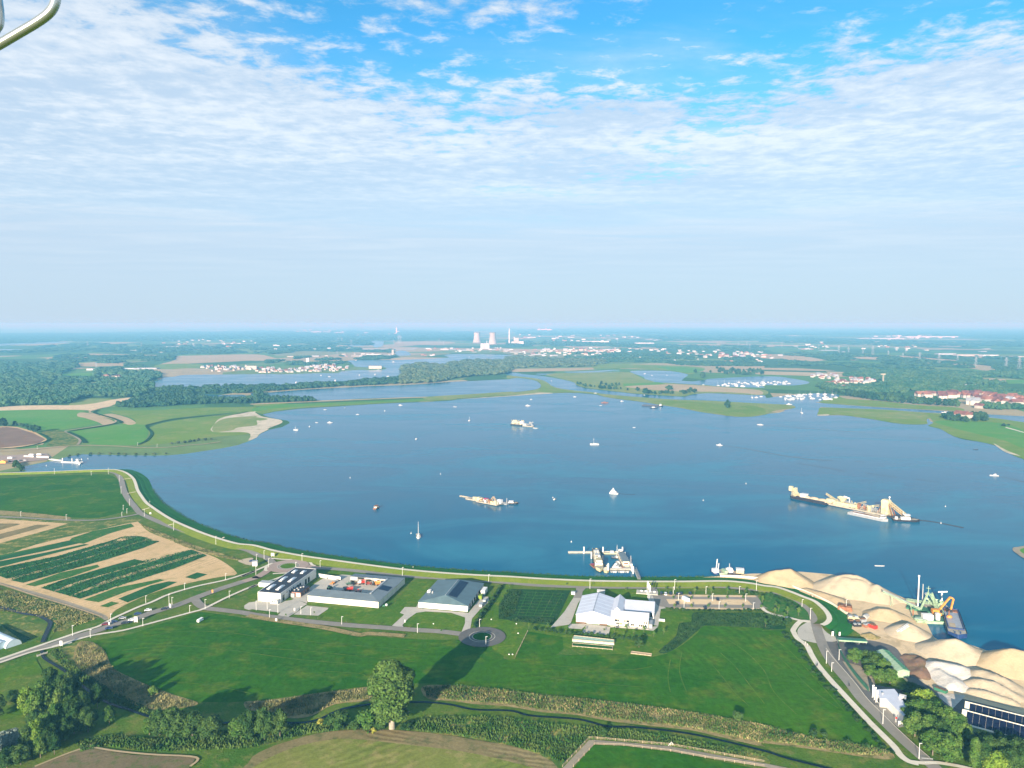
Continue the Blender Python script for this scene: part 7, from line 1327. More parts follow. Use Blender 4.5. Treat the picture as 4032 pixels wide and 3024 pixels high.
t,L=wship('hopper_barge','brown deck barge with cream wheelhouse, rightmost at the sand quay','Z11',(1200,330),(1530,355),6.5,1.3,'hull_dark','wood_light'); MB().box((L*.34,.5,2.6),(5.5,4.4,2.8)).build('wheelhouse','cream_machine',t); MB().box((L*.34,.5,4.1),(6,4.8,.2)).build('roof','white_paint',t); MB().truss((0,-2,1.6),(L*.3,-2.5,3.4),.8,.8,.15,5).build('ramp','cream_machine',t)
# ------------------------------------------------------------------ unloading quay (Z10)
t=thing('excavator_pontoon','mint green pontoon carrying an orange long arm excavator and white engine house','pontoon',(*g('Z10',920,1100),WZ),R(-6)); t.location.y+=5
MB().box((0,0,.8),(23,9,1.8)).build('hull','mint_paint',t); MB().box((0,0,1.75),(22.6,8.6,.15)).build('deck','green_paint',t); MB().box((-4.8,-2.0,3.6),(6,3.6,3.6)).build('engine_house','white_paint',t); MB().box((1.6,-1.5,3.9),(2.2,2.4,4.2)).build('control_cabin','white_paint',t); MB().box((-10,-2,2.4),(3.5,2.5,1.2)).build('locker','mint_paint',t)
for x in (-11,11): MB().tube((x,3.8,-1),(x,3.8,6),.4,n=8).build('spud','rust',t)
ex=thing('excavator','orange long arm excavator reaching over the moored barge','excavator',(*g('Z10',960,960),WZ+1.9),R(-10)); 
MB().box((-1,2,1.0),(5,3.6,1.2)).box((-1.5,2,2.8),(5,3.4,2.2)).build('body','orange_paint',ex); MB().box((.8,.8,3.2),(1.6,1.4,1.8)).build('cab','glass_dark',ex)
pts_=[(0,2,3),(4,2,9),(6.5,2,12.5),(8.5,2,11.5),(7.2,2,4.5)]; m=MB(); 
for p_,q_ in zip(pts_[:-1],pts_[1:]): m.bar(p_,q_,1.1,.9)
m.build('arm','orange_paint',ex); MB().box((7.1,2,3.4),(2.2,1.6,1.6),tp=.7).build('grab','black_rubber',ex); MB().ball((5,-2,.9),1.5,10,0,(1.2,1,.8)).build('counterweight','orange_paint',ex,smooth=True)
t=thing('conveyor_barge','mint green conveyor barge with tall lattice legs and masts at the quay','barge',(*g('Z10',680,760),WZ),R(-35)); MB().box((0,0,.7),(26,8,1.6)).build('hull','green_paint',t)
m=MB(); 
for x0,x1 in ((-3,-1),(3,1)):
    for y in (-3,3): m.truss((x0*1.6,y,1.5),(x1,y*.3,13),.7,.7,.2,6)
m.truss((0,0,12.5),(9,-6,2),1.4,1.2,.22,9).truss((-14,6,3.5),(0,0,6),1.6,1.2,.22,9).truss((-1,2,6),(8,4,2),1.2,1,.2,6).build('lattice','mint_paint',t)
MB().tube((-7,3,1),(-7,3,22),.45,.35,8).box((-7,3,22.2),(1.1,1.1,.9)).build('mast','white_paint',t); MB().tube((-4.5,3.5,1),(-4.5,3.5,17),.35,.3,8).build('mast','light_metal',t); MB().bar((-1,1,13),(-1,1,17),.3).bar((-2.2,1,15.5),(.2,1,15.5),.25).build('mast','mint_paint',t)
t=thing('hopper_pontoon','pale green hopper pontoon with t shaped light mast behind the excavator','pontoon',(*g('Z10',810,700),WZ),R(-12)); MB().box((2,4,.8),(15,8,1.8)).build('hull','deck_grey',t); m=MB(); m.add([(-4,1,6),(7,1,5),(7,6,5),(-4,6,6),(0,2.5,2),(4,2.5,2),(4,4.5,2),(0,4.5,2)],[(4,5,1,0),(5,6,2,1),(6,7,3,2),(7,4,0,3),(7,6,5,4)]).build('hopper','mint_paint',t); MB().tube((6.5,6,1),(6.5,6,11),.5,n=8).bar((4,6,10.4),(9.5,5.4,11.2),.7).build('light_mast','white_paint',t); MB().tube((-3,7,1),(-3,7,8),.12,n=6).ball((-3,7,8.3),.9,10).build('radar','white_paint',t)
t,L=barge('river_barge','large dark blue barge with open grey hold moored below the excavator','Z10',(1230,750),(1470,1500),10.5,2.6,'hull_blue','grey_metal',False); 
MB().box((-L*.38,0,2.8),(L*.10,8,.4)).build('hatch','rust',t); MB().box((L*.2,-1.5,2.62),(L*.2,3.2,.3)).build('sand_rest','sand',t)
for x in (-L*.46,L*.44): MB().tube((x,1.5,2.5),(x,1.5,4),.3,n=8).tube((x,-1.5,2.5),(x,-1.5,3.6),.3,n=8).build('bollard','hull_blue',t)
# ------------------------------------------------------------------ lamps, cars, signs, people
def lamp(c,x,yb,yt,lab,arm=0.0):
    X,Y=g(c,x,yb); h=min(9.5,max(5,hgt(c,x,yb,yt)*1.06)); t=thing('street_lamp',lab,'street lamp',(X,Y,.4)); MB().tube((0,0,0),(0,0,h),.16,.10,8).build('pole','lamp_metal',t)
    MB().box((.45,0,h),(1.2,.36,.16)).build('lamp_head','lamp_metal',t)
LP=[('C1','627,292,205 780,305,262 957,185,105 1233,205,160 1460,45,-65 1484,20,-30 1637,90,48 1770,60,-20','road from the creek bridge to the junction'),
('B1','1258,1262,1220 1592,1150,1110 1945,1065,1025 1978,1220,1182','concrete cycle path past the crop plots'),
('B1','470,150,105 787,160,128 935,150,100 1030,215,165 1045,318,262 1117,420,368 1063,460,425 1095,490,450','upper dyke road curve'),
('B1','180,515,478 572,545,500 1052,520,482','lane between meadow and plots'),
('B1','1246,517,455 1498,637,570 1862,757,690','foot of the dyke in the curve'),
('B2','22,795,735 88,775,705 127,850,775 17,910,840 415,795,730 571,848,790 360,855,805','first roundabout'),
('B2','1280,920,850 2024,972,910 B3 707,1030,950','dyke road behind the halls'),
('B3','1437,1040,955 1707,1075,1015 1425,1075,1018 1995,1070,1015 2142,1048,965','dyke road past the car park'),
('B3','1470,1130,1082 1762,1135,1080 2050,1140,1078 1518,1205,1155 1820,1210,1145 2115,1215,1155','car park bays'),
('B2','135,1283,1215 757,1342,1275 1410,1410,1337 1945,1367,1298','road along the big meadow'),
('C2','2000,375,300','second roundabout'),
('B2','20,1215,1140 115,1210,1145 207,1240,1170 405,1250,1195 490,1258,1200','forecourt of the white workshop'),
('C4','407,147,55 543,517,418 650,490,405 1020,1032,915 1325,1327,1200 965,530,430 588,585,560','road past the sand works'),('B4','338,1160,1130','bend of the dyke road'),('B4','710,1185,1105','dyke wall of the sand works'),('A1','1355,1122,1100 1187,1108,1090 322,1140,1118','track beyond the inlet')]
nl=0
for c_,s_,wh in LP:
    items=[]; c=c_
    for tk in s_.split():
        if ',' in tk: items.append((c,*[float(v) for v in tk.split(',')]))
        else: c=tk
    items=sorted(items,key=lambda q:CR[q[0]][0]+q[1]/CR[q[0]][2])
    for i,(c,x,yb,yt) in enumerate(items):
        lamp(c,x,yb,yt,('%s street lamp from the left, %s'%(ORD[i],wh)) if len(items)>1 else 'pale street lamp at the '+wh)
CARP={}
def car(c,x,y,hd,mat,lab,van=False,L=4.3,group=None):
    X,Y=g(c,x,y); t=thing('parked_van' if van else 'car',lab,'van' if van else 'car',(X,Y,.62),R(hd),group); W_=1.8
    k=(mat,van)
    if k not in CARP:
        p=[]
        if van:
            L=6.0; b=MB().box((0,0,1.3),(L,2.1,2.1),tp=.94).box((L*.44,0,.9),(.8,2.0,1.0)); gl=MB().box((L*.36,0,1.75),(1.2,2.04,.6)); 
        else:
            b=MB().box((0,0,.62),(L,W_,.62),tp=.96).box((L*.30,0,.95),(1.5,W_*.93,.12),0,0,0,.06); b.box((-.15,0,1.42),(1.9,W_*.78,.08)); gl=MB().box((-.2,0,1.16),(2.5,W_*.86,.48),tp=.78)
        wm=MB().tube((0,-.11,0),(0,.11,0),.34,n=12); hm_=MB().box((0,0,0),(.06,.4,.16))
        for nme,mb_,mm in (('body',b,mat),('glass',gl,'glass_dark'),('wheel',wm,'black_rubber'),('headlight',hm_,'skylight')):
            me=bpy.data.meshes.new(nme); me.from_pydata(mb_.v,[],mb_.f); me.materials.append(M[mm]); p.append((nme,me))
        CARP[k]=(p,L)
    p,L=CARP[k]; D=dict(p)
    def part(nme,loc=(0,0,0)): o=bpy.data.objects.new(nme,D[nme]); C.objects.link(o); o.parent=t; o.location=loc
    part('body'); part('glass')
    for a in (-1,1):
        for b in (-1,1): part('wheel',(a*L*.31,b*.82,.34))
    for b in (-1,1): part('headlight',(L/2+.01,b*.62,.68))
    return t
for a_ in (('C1',910,197,18,'car_red','dark red car at the head of the queue nearest the creek bridge'),('C1',978,177,18,'car_blue','dark blue car just ahead of the dark red one'),('C1',1057,145,20,'car_silver','silver grey car parked in the upper line behind the white suv'),('C1',1187,107,20,'car_blue','dark blue car in the upper line nearest the white hatchback'),('C1',1277,75,22,'car_white','white hatchback in the upper line of the approach road'),('C1',1418,65,22,'car_dark','black car nearest the road junction'),('C1',940,232,18,'car_blue','blue car in the lower line nearest the creek bridge'),('C1',1077,187,20,'car_dark','black car in the lower line behind the white one'),('C1',1137,160,20,'car_white','white car in the lower line beside the white board'),
('B3',1322,1078,80,'car_dark','black car first from the left in the rear car park row'),('B3',1360,1082,80,'car_white','white car second from the left in the rear car park row'),('B3',1402,1080,85,'car_dark','black car third from the left in the rear car park row'),('B3',1462,1083,85,'car_dark','black car fourth from the left in the rear car park row'),('B3',1493,1080,85,'car_dark','black car fifth from the left in the rear car park row'),('B3',1571,1080,88,'car_dark','black car standing apart in the rear car park row'),('B3',1807,1130,85,'car_dark','black car alone in the middle car park row'),('B3',1460,1163,88,'car_dark','black car at the left end of the front car park row'),('B3',1700,1203,88,'car_dark','dark car with pale windows in the front car park row'),('B3',1245,1005,5,'car_dark','black car driving on the dyke road behind the flags'),
('B3',1235,1245,80,'car_dark','dark car in the shade beside the office wing'),('Z6',915,235,10,'car_blue','dark blue car in the gravel lay-by beside the kiosk')): car(*a_)
car('B3',1533,1135,-65,'car_white','white camper van between the car park rows',van=True)
car('C1',1727,165,75,'car_white','white pickup with raised box alone on the big meadow',van=True).scale=(.75,.8,.75)
def person(c,x,y,top,lab,hd=0,bike=False,group=None):
    X,Y=g(c,x,y); t=thing('person',lab,'person',(X,Y,.85 if c!='B1' else 2.6),R(hd),group)
    b=MB().tube((-.1,-.1,0),(0,-.09,.85),.07,.11,8).tube((.12,.1,0),(0,.09,.85),.07,.11,8).tube((0,0,.8),(0,0,1.42),.17,.21,10).tube((0,-.22,1.38),(.15,-.3,.95),.06,.05,6).tube((0,.22,1.38),(.15,.3,.95),.06,.05,6).tube((0,0,1.42),(0,0,1.52),.06,.06,6).ball((0,0,1.64),.12,10)
    b.build('body',top,t); MB().ball((-.01,0,1.68),.125,8).build('hair','person_dark',t)
    if bike:
        k=thing('bicycle','bicycle ridden by the '+lab,'bicycle',(X,Y,.85 if c!='B1' else 2.6),R(hd)); 
        for x_ in (-.5,.5): m=MB(); m.lathe([(.33,-.02),(.36,0),(.33,.02)],(0,0,0),14); m.v=[(a+x_,cc,bb+.36) for a,bb,cc in m.v]; m.build('wheel','black_rubber',k)
        MB().bar((-.5,0,.36),(0,0,.8),.05).bar((0,0,.8),(.4,0,.85),.05).bar((.5,0,.36),(.4,0,1.0),.05).build('frame','car_dark',k)
for a_ in (('C4',368,358,'person_light','first cyclist in pale clothes on the cycle path above the fork',-60,1),('C4',384,375,'person_light','second cyclist in pale clothes on the cycle path above the fork',-60,1),('C4',458,552,'person_dark','left one of two dark clothed walkers on the cycle path',-60,0),('C4',468,545,'person_dark','right one of two dark clothed walkers on the cycle path',-60,0),('C4',735,715,'person_dark','lone dark clothed cyclist on the works road',-60,1),
('B4',412,1085,'person_dark','front walker in dark clothes on the dyke path bend',-40,0),('B4',428,1085,'person_light','walker in pale clothes on the dyke path bend',-40,0),('B4',440,1095,'person_dark','hindmost walker in dark clothes on the dyke path bend',-40,0),('B1',1292,412,'person_light','pale clothed walker on the dyke path in the curve',-40,0),('B1',1800,1312,'person_dark','dark clothed cyclist waiting at the meadow junction',0,1),('B1',1830,1316,'person_light','pale clothed cyclist waiting at the meadow junction',0,1),('B2',1357,856,'person_dark','dark clothed walker on the dyke path behind the horseshoe shed',0,0),('B2',1372,857,'person_light','light clothed walker on the dyke path behind the horseshoe shed',0,0)): person(a_[0],a_[1],a_[2],a_[3],a_[4],a_[5],bool(a_[6]))
def board(c,x,yb,w,h,lab,mat='white_paint',hd=0,nm='sign_board',gap=.5):
    X,Y=g(c,x,yb); t=thing(nm,lab,'sign',(X,Y,.6),R(hd)); MB().box((0,0,gap+h/2),(w,.18,h)).build('panel',mat,t)
    for k in (-1,1): MB().bar((k*w*.42,.12,0),(k*w*.42,.12,gap+h),.14).build('post','lamp_metal',t)
board('C1',1172,178,2.2,3.4,'tall white information board beside the parked cars'); board('C1',528,382,1.6,2.8,'white board beside the road at the creek bridge'); board('C1',1468,52,1.2,2.4,'white totem sign by the road junction'); board('C1',942,200,.8,1.6,'small white sign between the parked cars')
board('C4',1170,1050,2.4,1.6,'white board on two legs before the office trees',gap=1.0); board('C4',1132,1018,.8,.8,'red and white round traffic sign by the works road','red_paint',gap=1.8); board('C4',596,290,1.2,2.6,'white control post at the works entrance'); board('C4',655,290,1.0,2.2,'white info sign on the grassy corner of the works entrance'); board('B1',1298,500,1.6,1.6,'white portal sign at the foot of the dyke curve',gap=.6); board('B1',1833,1180,1.0,2.0,'orange and white sign in the middle of the approach road','orange_paint'); board('Z6',1478,120,2.6,2.4,'white portal sign on the dyke access by the first roundabout',gap=1.2)
board('C2',192,170,1.2,1.6,'white notice board on the meadow verge'); board('C2',1302,178,.5,1.7,'white bollard sign at the teal barn drive',gap=.2); board('Z3',118,800,1.0,6.5,'tall white banner left of three before the white office',gap=.4,nm='banner'); board('Z3',142,830,1.0,6.5,'tall white banner in the middle of three before the white office',gap=.4,nm='banner'); board('Z3',163,860,1.0,6.0,'tall white banner right of three before the white office',gap=.4,nm='banner')
board('B2',350,1225,.8,1.8,'white bollard sign on the workshop forecourt',gap=.2); board('B2',25,830,1.4,1.0,'small white direction sign beside the first roundabout')
# meadow verge: white rocks / markers
for i,(c,x,y) in enumerate((('C3',73,190),('C3',88,272),('C2',2047,152),('C2',1548,190),('C3',10,455),('C3',40,455))):
    X,Y=g(c,x,y); o=MB().ball((0,0,.3),.45,7,0,(1,.8,.8)).build('stone','white_wall',loc=(X,Y,.5)); tag(o,'small pale stone on the grass, %s of a scattered few'%ORD[i],'stone')
# pasture fence
def fence(s_,lab,step=4.0,h=1.3,rails=(.5,.9,1.2),mt='wood_light'):
    q=P(s_); t=thing('fence',lab,'fence',(*q[0],.3)); o=Vector(q[0]); rl=MB(); last=None; posts=[]
    for a,b in zip(q[:-1],q[1:]):
        a=Vector(a)-o;b=Vector(b)-o; n_=max(1,int((b-a).length/step))
        for i in range(n_): posts.append(a.lerp(b,i/n_))
        for r_ in rails: rl.bar((a.x,a.y,r_),(b.x,b.y,r_),.07)
    rl.build('rails',mt,t)
    for p in posts[:100]: MB().box((p.x,p.y,h/2),(.16,.16,h)).build('post',mt,t)
fence('C3 470,1424 700,1180 770,1182 1400,1238 1700,1290 2212,1385','outer wooden post fence along the sandy pasture track')
fence('C3 565,1420 745,1232 1000,1242 1400,1290 1700,1345 2212,1424','inner wooden post fence round the bottom pasture')
fence('C3 170,255 60,480','wire fence between lawn and meadow left of the netted beds',5)
X,Y=g('C3',1410,1240); t=thing('feed_rack','white a shaped frame beside the pasture track','rack',(X,Y,.3)); MB().bar((-1.6,0,0),(0,0,2),.15).bar((1.6,0,0),(0,0,2),.15).bar((-.8,0,1),(.8,0,1),.12).build('frame','white_paint',t); MB().box((0,.3,.5),(1.6,.6,.5)).build('tray','wood_light',t)
# inlet yard
X,Y=g('Z5',95,405); t=thing('tent','orange tent at the left end of the boat yard','tent',(X,Y,.3)); gable_walls(MB(),-4,4,-2.5,2.5,2.2,4.0).build('canvas','orange_tent',t); gable_roof(MB(),-4,4,-2.5,2.5,2.2,4.0,.2).build('roof','orange_tent',t)
for x,y,mt,lab in ((250,290,'car_white','white van by the inlet boat yard'),(780,215,'car_white','white trailer boat in the boat yard, nearer the pond'),(975,205,'car_white','white camper at the right end of the boat yard')): car('Z5',x,y+8,10,mt,lab,van=True)
for x,y,mt,lab in ((165,385,'car_white','white car beside the orange tent'),(225,370,'car_dark','dark car right of the white car by the tent'),(290,375,'car_red','red car in the row by the boat yard'),(350,370,'car_blue','blue car in the row by the boat yard'),(440,365,'car_silver','silver car in the row by the boat yard'),(520,355,'car_dark','dark car near the right end of the boat yard row'),(610,348,'car_silver','silver car near the jetty end of the yard row')): car('Z5',x,y,5,mt,lab)
longwall('yard_wall','left white low wall in front of the boat yard','Z5 600,250 840,262',1.6,1.0,'white_paint'); longwall('yard_wall','right white low wall in front of the boat yard','Z5 915,265 1215,275',1.6,1.0,'white_paint')
# ------------------------------------------------------------------ power station, towers, pylons
def at(c,x,y): return g(c,x,y)
def cooling(c,x,yb,yt,w0,lab):
    X,Y=at(c,x,yb); h=hgt(c,x,yb,yt); r=w0*mpp(c,x,yb)/2; t=thing('cooling_tower',lab,'cooling tower',(X,Y,0))
    pr=[]; 
    for i in range(15):
        f=i/14; rr=r*(.70+.30*(max(0,1-f/.8))**1.5+.05*max(0,f-.8)/.2); pr.append((rr,h*.06+h*.94*f))
    MB().lathe(pr+[(pr[-1][0]*.96,h),(pr[-1][0]*.94,h*.9)],(0,0,0),40).build('shell','tower_concrete',t,smooth=True); MB().lathe([(pr[-1][0]*1.02,h-2),(pr[-1][0]*1.02,h+1),(pr[-1][0]*.95,h+1)],(0,0,0),40).build('rim','wood_brown',t)
    m=MB(); 
    for k in range(24): a=k*math.pi/12; m.bar((r*1.02*math.cos(a),r*1.02*math.sin(a),0),(r*math.cos(a+.12),r*math.sin(a+.12),h*.07),1.2)
    m.build('leg_ring','tower_concrete',t)
cooling('Z4',262,490,203,225,'left cooling tower of the far power station'); cooling('Z4',690,540,203,235,'right cooling tower of the far power station')
X,Y=at('Z4',1143,520); h=hgt('Z4',1143,520,95); t=thing('chimney','tall pale power station chimney right of the cooling towers','chimney',(X,Y,0)); MB().tube((0,0,0),(0,0,h),7.5,5,16).build('shaft','far_white',t); MB().tube((0,0,h),(0,0,h+3),5.4,5.4,16).build('rim','far_grey',t)
def blk(nm,lab,c,x0,x1,yb,yt,mat,dep=.8,cat='building',extra=None,group=None,roof=None):
    X0,Y0=at(c,x0,yb); X1,_=at(c,x1,yb); h=max(2.5,hgt(c,(x0+x1)/2,yb,yt)); w=X1-X0; t=thing(nm,lab,cat,((X0+X1)/2,Y0+w*dep/2,0),0,group); MB().box((0,0,h/2),(w,w*dep,h)).build('wall',mat,t); MB().box((0,0,h+.15),(w*1.01,w*dep*1.01,.3)).build('roof',roof or mat,t); return t,w,h
t,w,h=blk('turbine_hall','white power station block before the cooling towers','Z4',362,600,650,505,'far_grey',.6); MB().box((-w*.33,-w*.3-3,h/2),(w*.33,6,h*1.02)).build('stair_tower','far_white',t); MB().tube((w*.2,0,h),(w*.2,0,h+hgt('Z4',530,650,430)-h),3,n=10).build('vent','far_white',t); 
for k in (-.1,.1,.3): MB().box((w*k,0,h+2),(w*.12,w*.2,4)).build('roof_hut','far_white',t)
t,w,h=blk('boiler_house','pinkish boiler house right of the tall chimney','Z4',1265,1398,525,345,'tower_concrete',.8); MB().box((-w*.28,-w*.4-2,h*.78),(w*.2,4,h*.25)).build('panel','far_white',t); MB().tube((-w*.4,0,h),(-w*.4,0,h*1.15),4).build('vent','far_white',t)
blk('annex_block','pale block right of the boiler house','Z4',1402,1530,525,445,'far_white',.8); blk('annex_block','low white block left of the boiler house','Z4',1200,1265,525,450,'far_white',.8)
t,w,h=blk('church_tower','slim white tower far beyond the bridge','A2',1224,1234,138,85,'far_white',1.0,'tower'); MB().lathe([(w*.7,0),(.1,w*2)],(0,0,h),4).build('spire','far_grey',t)
for i,(x0,x1,lab) in enumerate(((454,461,'left one of two white silos above the spit'),(466,473,'right one of two white silos above the spit'))):
    X,Y=at('A2',(x0+x1)/2,388); h=hgt('A2',x0,388,350); t=thing('silo',lab,'silo',(X,Y,0)); MB().tube((0,0,0),(0,0,h),4.5,n=14).build('shaft','far_white',t); MB().lathe([(4.8,0),(.1,2.5)],(0,0,h),14).build('roof','far_grey',t)
blk('grain_mill','reddish tall mill block at the harbour','A2',1188,1205,332,278,'tower_concrete',1,'building'); 
for x,yb,yt,lab in ((268,110,82,'left one of two thin chimneys on the horizon'),(330,112,78,'right one of two thin chimneys on the horizon')):
    X,Y=at('A3',x,yb); h=hgt('A3',x,yb,yt); t=thing('chimney',lab,'chimney',(X,Y,0)); MB().tube((0,0,0),(0,0,h),16,9,10).build('shaft','far_white',t); MB().box((60,0,20),(220,80,40)).build('base','far_white',t)
# mast with platform
X,Y=at('A4',1022,565); h=hgt('A4',1022,565,478); t=thing('water_tower','pale lattice mast with broad head above the village woods','tower',(X,Y,0)); MB().truss((0,0,0),(0,0,h),2.6,2.6,.6,10).build('shaft','deck_grey',t); MB().box((-1,0,h),(15,4,3)).build('head','deck_grey',t)
PY=[('A4','85,240,210 168,250,212 302,262,230 393,268,228 478,265,228 538,285,235 648,300,235 730,310,252 852,305,252 935,330,240 1190,345,298 1330,370,293 1493,400,312 1650,380,317 1805,410,330 2060,430,337 2170,455,338 1215,300,258 1065,330,280'),
('A3','745,222,175 945,218,185 1495,225,193 1573,220,190 1730,230,202 1808,235,200 1985,250,213 2060,248,208 472,225,185 345,222,193 2085,275,222'),('A2','725,205,170 757,210,175 1247,222,148 1265,220,145 838,240,195 718,330,290 1597,215,182 1207,240,195 1635,235,200'),('A1','755,250,203 1219,252,212 1392,195,178 1763,215,180 1925,245,207 832,450,395')]
def pylon_mesh():
    m=MB(); b=.11
    for sx in (-1,1):
        for sy in (-1,1): m.bar((sx*b,sy*b,0),(sx*.02,sy*.02,1),.009)
    for i in range(7):
        z=i/7; w=b*(1-z)+.02*z; z2=(i+1)/7; w2=b*(1-z2)+.02*z2
        for s_ in (-1,1): m.bar((-w,s_*w,z),(w2,s_*w2,z2),.005).bar((w,s_*w,z),(-w2,s_*w2,z2),.005)
    a=MB()
    for z,l in ((.72,.24),(.84,.19),(.95,.13)): a.bar((-l,0,z),(l,0,z),.010).bar((-l,0,z),(0,0,z+.05),.01).bar((l,0,z),(0,0,z+.05),.01)
    return m,a
m,a=pylon_mesh(); pm=bpy.data.meshes.new('lattice'); pm.from_pydata(m.v,[],m.f); pm.materials.append(M['far_grey']); pa=bpy.data.meshes.new('crossarm'); pa.from_pydata(a.v,[],a.f); pa.materials.append(M['far_grey'])
for c,s_ in PY:
    for tk in s_.split():
        x,yb,yt=[float(v) for v in tk.split(',')]; X,Y=at(c,x,yb); h=min(75,max(30,hgt(c,x,yb,yt)))
        t=thing('pylon','grey lattice pylon in the hazy country %s'%({'A4':'right of the marina lake','A3':'beyond the far town','A2':'beyond the long lake','A1':'above the left hand woods'}[c]),'pylon',(X,Y,0),R(random.uniform(-20,20)),{'A4':'pylons right of the marina lake','A3':'pylons beyond the far town','A2':'pylons beyond the long lake','A1':'pylons above the left hand woods'}[c]); t.scale=(h,h,h)
        for nme,me in (('lattice',pm),('crossarm',pa)): o=bpy.data.objects.new(nme,me); C.objects.link(o); o.parent=t
# ------------------------------------------------------------------ houses and sheds far off
HM={}
def house_mesh(k,red):
    if (k,red) in HM: return HM[(k,red)]
    r=random.Random(k); w,l=r.uniform(7,9),r.uniform(9,14); he=r.uniform(3.5,5.5); hr=he+w*.45
    wl=MB(); gable_walls(wl,-w/2,w/2,-l/2,l/2,he,hr); rf=MB(); gable_roof(rf,-w/2,w/2,-l/2,l/2,he,hr,.3); 
    if k%2: gable_walls(wl,-w/2-3,0,-2.5,2.5,he,he+2.2,'x'); gable_roof(rf,-w/2-3.1,0,-2.5,2.5,he,he+2.2,.2,'x')
    a=bpy.data.meshes.new('wall'); a.from_pydata(wl.v,[],wl.f); a.materials.append(M['house_wall']); b=bpy.data.meshes.new('roof'); b.from_pydata(rf.v,[],rf.f); b.materials.append(M['roof_red' if red else 'far_grey']); HM[(k,red)]=(a,b); return a,b
def village(s_,dens,lab,grp,red,seed,scl=1.0,jr=0):
    rng=np.random.default_rng(seed); n_=0
    for x,y in pts_in(s_,dens,rng):
        isr=bool(rng.uniform()<red); a,b=house_mesh(int(rng.integers(6)),isr); lb=('red roofed ' if isr else 'grey roofed ')+lab.replace('white gabled ','').replace('red roofed ','').replace('white ','',1) ; t=thing('house',lb,'house',(x,y,0),R(int(rng.integers(4))*90+rng.uniform(-12,12)+jr),grp); s=scl*rng.uniform(.85,1.25); t.scale=(s,s,s)
        for nme,me in (('wall',a),('roof',b)): o=bpy.data.objects.new(nme,me); C.objects.link(o); o.parent=t
        n_+=1
    return n_
nh=0
nh+=village('A2 0,440 150,440 250,450 500,425 540,412 700,408 830,412 820,445 700,465 500,472 300,475 0,478',300/4.8,'white gabled house in the packed lakeside estate on the far spit','houses of the lakeside estate',.35,1,.95)
nh+=village('A1 1740,425 1900,420 2212,425 2212,450 2000,462 1830,470 1740,440',90,'white gabled house on the left part of the far spit','houses on the left part of the far spit',.3,2)
nh+=village('A4 1270,650 1400,650 1700,640 1850,650 2000,670 2212,690 2212,755 2000,745 1900,730 1860,700 1700,680 1500,690 1280,670',150,'red roofed house of the village beyond the canal','houses of the village beyond the canal',.9,3,1.5)
nh+=village('A4 380,490 500,480 630,495 640,520 500,520 380,510',70,'white house in the row estate beside the small lake','houses of the row estate beside the small lake',.2,4)
nh+=village('A4 660,530 780,512 900,520 980,545 900,558 700,560 600,580 650,595 760,590 700,600 540,560',100,'house of the red and white hamlet above the marina','houses of the hamlet above the marina',.6,5,1.1)
nh+=village('A3 350,275 500,265 600,275 900,285 1000,290 980,310 700,325 400,315 200,300',170,'house of the hazy town behind the scrubby wood','houses of the hazy town behind the wood',.5,6,1.8)
nh+=village('A3 1700,330 2000,310 2212,330 2212,355 1950,350 1700,350',170,'house of the hazy suburb right of the town','houses of the hazy suburb',.5,7,1.8)
for c,x,yb,s,red,rz_,lab in (('A4',1685,850,2.2,1,20,'large red roofed farmhouse among the trees on the spit'),('A4',1735,845,1.6,1,80,'smaller red roofed barn beside the spit farmhouse'),('A1',440,445,0,0,0,''),('A1',930,520,2.0,1,10,'red roofed farmhouse in the wood clearing'),('A1',1020,518,1.4,1,80,'small red roofed barn beside the clearing farmhouse'),('A4',1780,735,2.4,0,60,'big white gabled house at the waterside of the village'),('A4',1835,765,1.6,1,20,'white and red house right of the big gabled house'),('A4',1500,552,1.4,0,0,'single white house in the woods above the village')):
    if not s: continue
    X,Y=at(c,x,yb); a,b=house_mesh(3,bool(red)); t=thing('house',lab,'house',(X,Y,0),R(rz_)); t.scale=(s,s,s*.9)
    for nme,me in (('wall',a),('roof',b)): o=bpy.data.objects.new(nme,me); C.objects.link(o); o.parent=t
SH=[('A1','895,965,272,264 1060,1085,282,273 1125,1180,288,277 1215,1400,302,293 1050,1150,445,432 1150,1200,447,433 1180,1350,445,424 745,800,455,430 0,110,505,488 0,135,560,540 820,850,568,560 1430,1470,255,247 1480,1590,255,247 260,280,530,522','white shed among the left hand woods and fields'),
('A2','880,1050,165,157 1060,1200,166,158 285,350,340,328 370,480,338,325 500,560,336,322 610,640,332,320 750,795,335,320 840,960,335,323 970,1090,322,312 1090,1190,330,315 1480,1525,272,258 1630,1680,280,270 1690,1740,282,264 1750,1830,286,268 1830,1890,286,272 1930,1960,290,280 2050,2130,282,268 2150,2212,285,270 365,480,125,112 495,580,132,106 610,660,132,108 690,775,138,118 820,880,133,122 1140,1160,122,110 1600,1700,122,112 1880,1920,300,294 75,105,268,245','white industrial block near the long lake'),
('A3','20,125,303,290 200,320,322,310 365,430,330,318 540,640,335,322 800,895,278,264 780,890,318,300 805,900,352,338 910,990,358,345 690,740,298,288 1385,1445,375,355 1510,1580,382,372 1610,1660,385,370 1805,1860,284,272 135,240,175,163 640,870,215,190 1260,1330,198,186 1100,1260,225,210','pale shed in the hazy town belt'),
('A4','720,735,182,170 1490,1640,315,290 1650,1860,325,298 1870,2000,330,300 2090,2212,338,315 1850,1900,290,280 1880,1930,266,260 930,1200,182,162 1210,1660,165,152 820,950,180,170 680,705,292,285 1715,1745,575,555 1765,1805,572,556 1285,1340,600,580 1350,1450,598,582 1612,1655,635,625 2070,2110,612,594 2110,2160,632,615 330,430,268,258 500,640,280,270','long pale warehouse in the hazy country on the right')]
